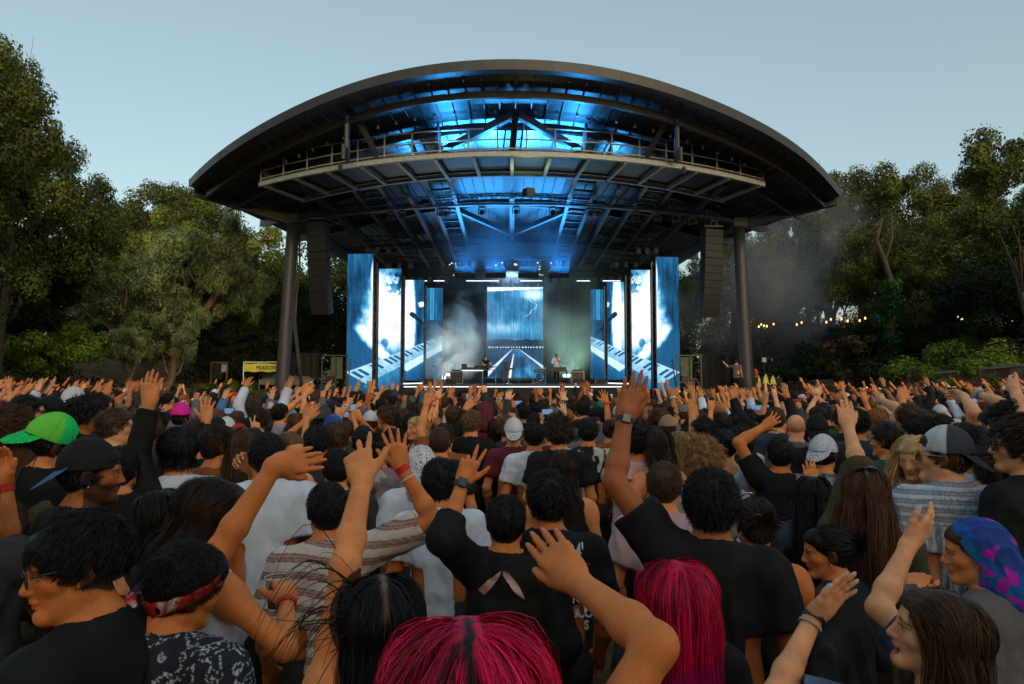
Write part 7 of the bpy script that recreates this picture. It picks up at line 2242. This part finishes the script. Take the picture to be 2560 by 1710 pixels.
# ------------------------------------------------------------------ the rest of the crowd
def LA(E, W, T, th, pose):
    return lambda S, q, sc: dict(E=np.array((E[0] * q, E[1], E[2])) * sc, W=np.array((W[0] * q, W[1], W[2])) * sc, T=np.array((T[0] * q, T[1], T[2])) * sc, th=np.array((th[0] * q, th[1], th[2]), float), pose=pose)
def up_arm(pose, out=.30, fwd=.12, bend=0.0, ext=1.0):
    E = (.20 + out * .28, fwd * .9, 1.60 + .06 * ext); W = (.20 + out * .30 - bend * .14, fwd * 1.5 + .05, 1.845 + .05 * ext - bend * .03); d = np.array(W) - np.array(E); d = d / np.linalg.norm(d)
    T = tuple(np.array(W) + d * .10 + np.array((-.02, .05, .13)))
    return LA(E, W, T, (-1, .15, 0), pose)
def fwd_arm(pose, h=1.62):
    return LA((.27, .20, 1.40), (.20, .40, h), (.17, .52, h + .12), (-1, .1, .2), pose)
def bent_arm(pose):
    return LA((.36, .10, 1.34), (.30, .22, 1.58), (.27, .28, 1.74), (-1, .1, 0), pose)
POSES = [  # name, description, R arm, L arm, (yaw, pitch of head), weight
    ('down', 'arms down', None, None, (0, 0), 2.2), ('down', 'arms at sides', None, None, (18, -6), 1.6), ('down', 'arms lowered', None, None, (-20, 2), 1.6),
    ('r', 'right hand high', up_arm('open', .35), None, (4, 4), 1.5), ('r', 'right arm forward', fwd_arm('droop', 1.70), None, (0, 2), 1.1), ('r', 'right finger up', up_arm('point', .2, .2), None, (-6, 4), 1.0),
    ('l', 'left hand high', None, up_arm('wave', .3, .2), (2, 3), 1.5), ('l', 'left arm forward', None, fwd_arm('flat', 1.74), (8, 0), 1.1), ('l', 'left hand horns', None, up_arm('horns', .25, .25, .4), (0, 5), .8), ('l', 'left arm bent', None, bent_arm('relaxed'), (0, 0), .9),
    ('b', 'both arms up', up_arm('open', .5, .1), up_arm('wave', .55, .15), (0, 6), 1.1), ('b', 'clapping overhead', up_arm('flat', -.25, .3, 1.0, .4), up_arm('flat', -.2, .3, 1.0, .4), (0, 4), .7),
    ('p', 'filming by phone', LA((.26, .18, 1.36), (.10, .34, 1.60), (.06, .40, 1.76), (-.6, .6, .2), 'grip'), LA((.26, .18, 1.36), (.10, .34, 1.60), (.06, .40, 1.76), (-.6, .6, .2), 'grip'), (0, 2), 1.1), ('r', 'right fist up', up_arm('fist', .3, .1, .3), None, (0, 3), .8), ('r', 'right arm bent', bent_arm('two'), None, (-6, 2), .9)]
def build_proto(i, fem, h, hs_, kind):
    nm, ds, ra, la, (hy, hp), wt = POSES[i]
    arms = {}
    if ra: arms['R'] = ra
    if la: arms['L'] = la
    o = dict(fem=fem, hy=hy, hp=hp, hair=(.02, .012, .008), scalp=.7, girth=.95 if fem else 1.0, brow=(.05, .035, .03))
    B = Body(o, 1.0, arms, h)
    V, Q, sp = B.skin(None)
    C = np.ones((len(V), 3)) * (1 + .05 * wavy(V, 22, 77, 2))[:, None]
    paint_face(V, C, B.H, (1, 1, 1), o)
    V2, Q2 = B.shirt(kind, hs_, i * 7 + fem)
    return B, (V, Q, C), (V2, Q2)
PR = []
KINDS_ = ['tee', 'tee', 'long', 'tee', 'tank', 'jacket']
for i in range(len(POSES)):
    for fem in (0, 1):
        kind = KINDS_[(i * 2 + fem * 3) % 6]
        if kind == 'tank' and not fem: kind = 'tee'
        B, (V, Q, C), (V2, Q2) = build_proto(i, fem, .0085, .014, kind)
        mb = mesh_np('body', V, Q, True, C); mb.materials.append(M_SKIN)
        ms = mesh_np('shirt', V2, Q2, True, np.ones((len(V2), 3)) * (1 + .10 * wavy(V2, 20, i, 2))[:, None]); ms.materials.append(M_CLOTH)
        bands = []
        for nm in ('R', 'L'):
            if POSES[i][2 if nm == 'R' else 3] is None: continue
            S, a = B.J[nm]; W = a['E'] + (a['W'] - a['E']) * .93
            ob = band('wristband', None, W, a['W'] - a['E'], .0305 * (.88 if fem else 1) + .003, .02, (1, 1, 1)); bands.append(ob.data); bpy.data.objects.remove(ob)
        PR.append(dict(i=i, fem=fem, B=B, body=mb, shirt=ms, kind=kind, bands=bands, wt=POSES[i][5], pose=POSES[i][1], cls=POSES[i][0]))
H0 = HeadF((0, .015, 1.623), np.eye(3), 1.0)
def hair_proto(st, seed, n, h):
    Lx = H0.inv(np.array([(0, -.03, 1.33), (.16, -.01, 1.39), (-.16, -.01, 1.39), (0, -.01, 1.47)]))
    shd = [(Lx[0], np.array((.168, .122, .205))), (Lx[1], np.array((.07, .072, .07))), (Lx[2], np.array((.07, .072, .07))), (Lx[3], np.array((.075, .07, .08)))]
    V, Q, C = hair_shell(H0, st, (1, 1, 1), h, seed)
    if n:
        Vs, Qs, Cs, _, _ = hair_mesh(H0, st, (1, 1, 1), seed, n, .5, shd)
        Q = np.concatenate([Q, Qs + len(V)]); V = np.concatenate([V, Vs]); C = np.concatenate([C, Cs])
    return V, Q, C
HAIRP = {}
for st, sx in (('short', 0), ('short', 0), ('messy', 0), ('messy', 0), ('curly', 0), ('fade', 0), ('crop', 0), ('long', 1), ('long', 1), ('wavy', 1), ('bob', 1), ('tail', 1), ('curly', 1)):
    k = len(HAIRP); V, Q, C = hair_proto(st, 100 + k, 900 if st not in ('long', 'wavy') else 1000, .0065)
    me = mesh_np('hair', V, Q, True, C); me.materials.append(M_HAIR); HAIRP[(st, sx, k)] = me
CAPB = cap_meshes((1, 1, 1), (1, 1, 1), True, .006); CAPF = cap_meshes((1, 1, 1), (1, 1, 1), False, .006)
HWORD = dict(short='short', messy='shaggy', curly='curly', fade='faded', crop='cropped', long='long', wavy='wavy', bob='bobbed', tail='tied')
HCOLS = [('black', 'black', 9), ('dkbrown', 'dark brown', 5), ('brown', 'brown', 4), ('ltbrown', 'light brown', 1.6), ('dkblond', 'blonde', 1.0), ('auburn', 'auburn', .7), ('ginger', 'ginger', .4)]
TCOLS = [('black', 9), ('charcoal', 4), ('white', 3.2), ('grey', 2.2), ('navy', 2), ('denim', 1.2), ('olive', 1), ('cream', 1), ('maroon', .9), ('red', .7), ('pink', .6), ('green', .7), ('rust', .5), ('blue', .6), ('lilac', .4), ('teal', .4), ('mustard', .4)]
CCOLS = [('black', (.012, .012, .013), 5), ('white', (.58, .6, .63), 2.5), ('grey', (.16, .16, .17), 1.2), ('pale blue', (.28, .42, .55), .7), ('red', (.45, .02, .02), .5), ('tan', (.32, .22, .12), .6), ('green', (.02, .16, .10), .5), ('navy', (.02, .03, .08), .8)]
rc = random.Random(11)
def pick(L, wi=-1):
    t = rc.random() * sum(x[wi] for x in L)
    for x in L:
        t -= x[wi]
        if t <= 0: return x
    return L[-1]
HEROES = [(o_.location.x, o_.location.y) for o_ in scn.objects if o_.name.split('.')[0] == 'person']
HPX = [(pix((x, y, 1.7))[0], y) for x, y in HEROES]
spots = []
for iy in range(0, 90):
    y = 4.0 + iy * .44 * (1 + .0025 * iy)
    if y > 24: break
    step = .47 + .003 * iy
    xmax = min(.80 * y + 1.2, 17.6 if y < 26 else 18.2)
    n = int(xmax / step) + 1
    for ix in range(-n, n + 1):
        x = (ix + (.5 if iy % 2 else 0)) * step + rc.uniform(-.15, .15); yy = y + rc.uniform(-.16, .16)
        if abs(x) > xmax: continue
        if x > 18.2: continue
        if yy > 18.0 + max(0, abs(x) - 7) * .8: continue
        spots.append((yy, x))
spots.sort()
ZON = [(-600, 'at the left edge'), (90, 'under the huge oak'), (300, 'before the dark bushes'), (480, 'before the olive tree'), (600, 'before the utility cabinet'), (690, 'before the yellow banner'), (760, 'before left column'), (860, 'below left speakers'), (960, 'before tallest left screen'), (1080, 'before left screens'), (1200, 'before synthesizer table'), (1290, 'before centre screen'), (1370, 'at mid stage'), (1460, 'before the singer'), (1560, 'before right screens'), (1680, 'before tallest right screen'), (1800, 'below right speakers'), (1890, 'before right column'), (1980, 'before the tree emblem'), (2100, 'before the ramp handrail'), (2230, 'before the ivy trunk'), (2380, 'beside the stone wall'), (2500, 'near the right edge'), (9999, 'at the right edge')]
USEDL = set(); named = 0; far = []
NAMED_MAX = 300 - len(HEROES)
DEP = [(4.6, 'close rows'), (6.2, 'near rows'), (8.0, 'middle rows'), (10.0, 'deep rows'), (99, 'distant rows')]
def put_phone(root, B, lab):
    q = (B.J['R'][1]['W'] + B.J['L'][1]['W']) / 2 + np.array((0, .05, .13))
    M = root.matrix_basis
    wp = M @ Vector(q)
    o = empty('phone', wp, root.rotation_euler.z, lab, 'phone', 'phones held up in the crowd')
    m = MB(); m.box((0, 0, 0), (.150, .009, .072)); m.build('phone_case', M_BLACKP, o, bevel=.003)
    m = MB(); m.box((0, -.0056, 0), (.142, .001, .064)); m.build('screen', M_PSCR, o)
M_PSCR = emis('phone_screen', (.25, .45, .8), .35)
for (y, x) in spots:
    u, v = pix((x, y, gz(x, y) + 1.7))
    if any((x - hx) ** 2 + (y - hy) ** 2 < .40 ** 2 for hx, hy in HEROES): continue
    if y < 6.5 and any(hy > y and hy - y < 3.0 and abs(hu - u) < .17 * F / y for hu, hy in HPX): continue
    
    if u < -120 or u > 2680: continue
    pr = rc.choices(PR, [q['wt'] * (1.0 if q['fem'] else 1.25) * ((2.6 if y < 11 else 4.5) if q['cls'] == 'down' else 1.0 if y > 6 else .35) for q in PR])[0]
    fem = pr['fem']
    hk = rc.choice([k for k in HAIRP if k[1] == fem]); hc = pick(HCOLS)
    tc_ = pick(TCOLS); cap_ = pick(CCOLS) if rc.random() < .17 else None; skn = rc.choices(['light', 'mid', 'tan', 'brown', 'dark'], [3, 4, 3, 1.4, .5])[0]
    sc = (rc.uniform(.90, .985) if fem else rc.uniform(.96, 1.05))
    yaw = math.atan2(x, 44 - y) + rc.gauss(0, .22)
    if rc.random() < .05: yaw += rc.choice((-1, 1)) * rc.uniform(1.0, 2.6)
    if named >= NAMED_MAX or y > 14:
        far.append((x, y, pr, hk, hc, tc_, cap_, skn, sc, yaw)); continue
    zn = next(z[1] for z in ZON if u < z[0]) if u < 2500 else ZON[-1][1]
    dp = next(d[1] for d in DEP if y < d[0])
    hw = f'{cap_[0]} cap' if cap_ else f'{HWORD[hk[0]]} {hc[1]} hair'
    kd = dict(tee='tee', long='long sleeve', tank='tank top', jacket='jacket')[pr['kind']]
    lab = None
    for tr in range(40):
        L_ = f'{hw}, {tc_[0]} {kd}, {pr["pose"]}, {dp} {zn}'
        if L_ not in USEDL: lab = L_; break
        tc_ = pick(TCOLS)
    if lab is None: far.append((x, y, pr, hk, hc, tc_, cap_, skn, sc, yaw)); continue
    USEDL.add(lab); named += 1
    root = empty('person', (x, y, gz(x, y)), yaw, lab, 'person', 'people in the crowd'); root.scale = (sc, sc, sc)
    bpy.context.view_layer.update() if pr['cls'] == 'p' else None
    def child(nm, me, col=None, H=None):
        c = bpy.data.objects.new(nm, me); COL.objects.link(c); c.parent = root
        if col is not None: c.color = (*col, 1)
        if H is not None: c.matrix_local = headmat(H)
        return c
    jit = rc.uniform(.72, 1.18)
    child('body', pr['body'], [a * jit for a in SK[skn]])
    child('jacket' if pr['kind'] == 'jacket' else 'shirt', pr['shirt'], CL[tc_[0]])
    child('trousers', TROUSERS, CL[rc.choice(('charcoal', 'navy', 'dkdenim', 'black', 'stone'))])
    hm = HAIRP[hk]
    if cap_:
        hm = next(HAIRP[k] for k in HAIRP if k[0] == 'crop')
        if fem: hm = next(HAIRP[k] for k in HAIRP if k[0] == 'tail')
    child('hair', hm, HR[hc[0]], pr['B'].H)
    if cap_:
        cr, br = CAPB if rc.random() < .6 else CAPF
        c = child('cap', cr, cap_[1], pr['B'].H)
        b = bpy.data.objects.new('brim', br); COL.objects.link(b); b.parent = c; b.color = (*cap_[1], 1)
    for bm_ in pr['bands']:
        if rc.random() < .55: child('wristband', bm_, (.6, .015, .02) if rc.random() < .75 else (.6, .6, .6))
    if pr['cls'] == 'p': put_phone(root, pr['B'], f'lit phone held by person with {hw}, {dp} {zn}')
# the farther rows as one mass
LOW = {}
def low(pr):
    k = (pr['i'], pr['fem'])
    if k not in LOW:
        B, (V, Q, C), (V2, Q2) = build_proto(pr['i'], pr['fem'], .016, .034, pr['kind'])
        keep = (V[Q].mean(1)[:, 2] > 1.40) | (np.abs(V[Q].mean(1)[:, 0]) > .19); Q = Q[keep]
        Q2 = Q2[V2[Q2].mean(1)[:, 2] > 1.12]
        LOW[k] = (B, V, Q, C, V2, Q2)
    return LOW[k]
LOWH = {}
def lowhair(hk):
    if hk[0] not in LOWH:
        LOWH[hk[0]] = hair_proto(hk[0], 300 + len(LOWH), 0, .016)
        if hk[0] in ('long', 'wavy', 'bob'):
            vx = Vox((-.16, -.22, -.36), (.16, .12, .18), .02)
            vx.ell((0, -.014, .032), (.086, .106, .097), None, 0); vx.cap((0, -.05, -.02), (0, -.10, -.27), .085, .075, .05); vx.ell((0, .07, -.03), (.075, .08, .11), None, .01, 'sub')
            V, Q = vx.mesh(); LOWH[hk[0]] = (V, Q, np.ones((len(V), 3)) * (.8 + .2 * wavy(V * np.array((1, 1, .2)), 60, 3, 2))[:, None])
    return LOWH[hk[0]]
lowcap = {}
def low_cap():
    if not lowcap:
        vx = Vox((-.12, -.2, -.02), (.12, .2, .16), .014); vx.ell((0, -.012, .03), (.093, .114, .106), None, 0); vx.half((0, 0, .03), (0, 0, -1)); vx.cap((0, -.10, .035), (0, -.17, .02), .05, .05, .02); vx.half((0, -.1, .012), (0, 0, -1), (-.12, -.2, -.02), (.12, 0, .04))
        lowcap['m'] = vx.mesh()
    return lowcap['m']
AV, AQ, AC = [], [], []; nv = 0
def addm(V, Q, C, T):
    global nv
    W = V @ T[:3, :3].T + T[:3, 3]
    AV.append(W.astype(np.float32)); AQ.append(Q + nv); AC.append(C); nv += len(V)
for (x, y, pr, hk, hc, tc_, cap_, skn, sc, yaw) in far:
    B, V, Q, C, V2, Q2 = low(pr)
    T = np.eye(4); T[:3, :3] = np.array(Matrix.Rotation(yaw, 3, 'Z')) * sc; T[:3, 3] = (x, y, gz(x, y))
    addm(V, Q, C * np.array(SK[skn]) * rc.uniform(.7, 1.12), T)
    addm(V2, Q2, np.tile(np.array(CL[tc_[0]]), (len(V2), 1)), T)
    Hm = np.array(headmat(B.H))
    Vh, Qh, Ch = lowhair(hk); addm(Vh, Qh, Ch * np.array(HR[hc[0]]), T @ Hm)
    if cap_:
        Vc, Qc = low_cap(); addm(Vc, Qc, np.tile(np.array(cap_[1]), (len(Vc), 1)), T @ Hm)
M_MASS = person_mat('crowd_surface', .7, .2, None, 0, False).m
print('named', named, 'far', len(far), 'far quads', sum(len(q) for q in AQ))
co_ = link('crowd', mesh_np('crowd', np.concatenate(AV), np.concatenate(AQ), True, np.concatenate(AC)), M_MASS)
tag(co_, 'dense mass of people with raised arms in the far rows before the stage', 'crowd', kind='stuff')
# ------------------------------------------------------------------ stage smoke (real volumes)
def smoke(name, u, v, Y, rx, ry, rz, dens, col, label, seed, sc=.55, lo=.45):
    c = at(u, v, Y)
    m = MB(); m2 = []
    for i in range(9):
        th = math.pi * i / 8
        m2.append([(rx * math.sin(th) * math.cos(2 * math.pi * j / 16), ry * math.sin(th) * math.sin(2 * math.pi * j / 16), rz * math.cos(th)) for j in range(16, -1, -1)])
    m.grid(m2)
    t = NT(name + '_volume')
    t.t.nodes.remove(t.b)
    pv_ = t.n('ShaderNodeVolumePrincipled')
    pv_.inputs['Color'].default_value = (*col, 1)
    pv_.inputs['Anisotropy'].default_value = .3
    tc = t.n('ShaderNodeTexCoord'); nz = t.n('ShaderNodeTexNoise'); nz.inputs['Scale'].default_value = sc; nz.inputs['Detail'].default_value = 4; nz.inputs['Distortion'].default_value = .6
    mp = t.n('ShaderNodeMapping'); mp.inputs['Location'].default_value = (seed, seed * .7, 0); t.l(tc.outputs['Object'], mp.inputs['Vector']); t.l(mp.outputs['Vector'], nz.inputs['Vector'])
    mr = t.n('ShaderNodeMapRange'); mr.inputs['From Min'].default_value = lo; mr.inputs['From Max'].default_value = .75; mr.inputs['To Max'].default_value = dens
    t.l(nz.outputs['Fac'], mr.inputs['Value'])
    # fade towards the rim of the ellipsoid
    sp = t.n('ShaderNodeVectorMath', operation='MULTIPLY'); sp.inputs[1].default_value = (1 / rx, 1 / ry, 1 / rz); t.l(tc.outputs['Object'], sp.inputs[0])
    ln = t.n('ShaderNodeVectorMath', operation='LENGTH'); t.l(sp.outputs[0], ln.inputs[0])
    fr = t.n('ShaderNodeMapRange'); fr.inputs['From Min'].default_value = 1.0; fr.inputs['From Max'].default_value = .35; t.l(ln.outputs['Value'], fr.inputs['Value'])
    mu = t.n('ShaderNodeMath', operation='MULTIPLY'); t.l(mr.outputs[0], mu.inputs[0]); t.l(fr.outputs[0], mu.inputs[1])
    t.l(mu.outputs[0], pv_.inputs['Density']); t.l(pv_.outputs[0], t.out.inputs['Volume'])
    o = m.build('smoke', t.m, None); o.location = c
    tag(o, label, 'smoke', kind='stuff')
smoke('puff', 1110, 880, 47.0, 3.0, 1.6, 2.6, 2.6, (.93, .96, .92), 'white stage smoke billowing at the left of the deck', 1.0)
smoke('puff_b', 1165, 800, 49.0, 2.8, 1.5, 3.0, 1.1, (.62, .80, .96), 'bluish stage smoke rising above the synthesizer table', 4.2)
smoke('puff_c', 1425, 800, 48.5, 3.1, 1.6, 5.0, .55, (.74, .88, .80), 'greenish grey stage smoke rising right of the centre screen', 7.7, .38, .34)
smoke('puff_d', 1300, 640, 47.0, 10.5, 5.0, 3.6, .08, (.55, .74, .95), 'thin blue smoke hanging under the pavilion ceiling', 9.1, .3, .30)
smoke('puff_e', 1985, 700, 46.0, 8.5, 4.0, 8.0, .16, (.80, .79, .86), 'grey smoke drifting into the trees right of the pavilion', 12.3, .22, .28)
smoke('puff_f', 1740, 760, 47.0, 4.0, 2.0, 5.0, .25, (.80, .79, .86), 'faint grey smoke behind the right speaker array', 15.3, .35, .40)
smoke('puff_g', 1290, 860, 50.5, 8.5, 2.5, 4.0, .16, (.7, .85, .95), 'thin haze over the back of the stage', 17.3, .3, .30)
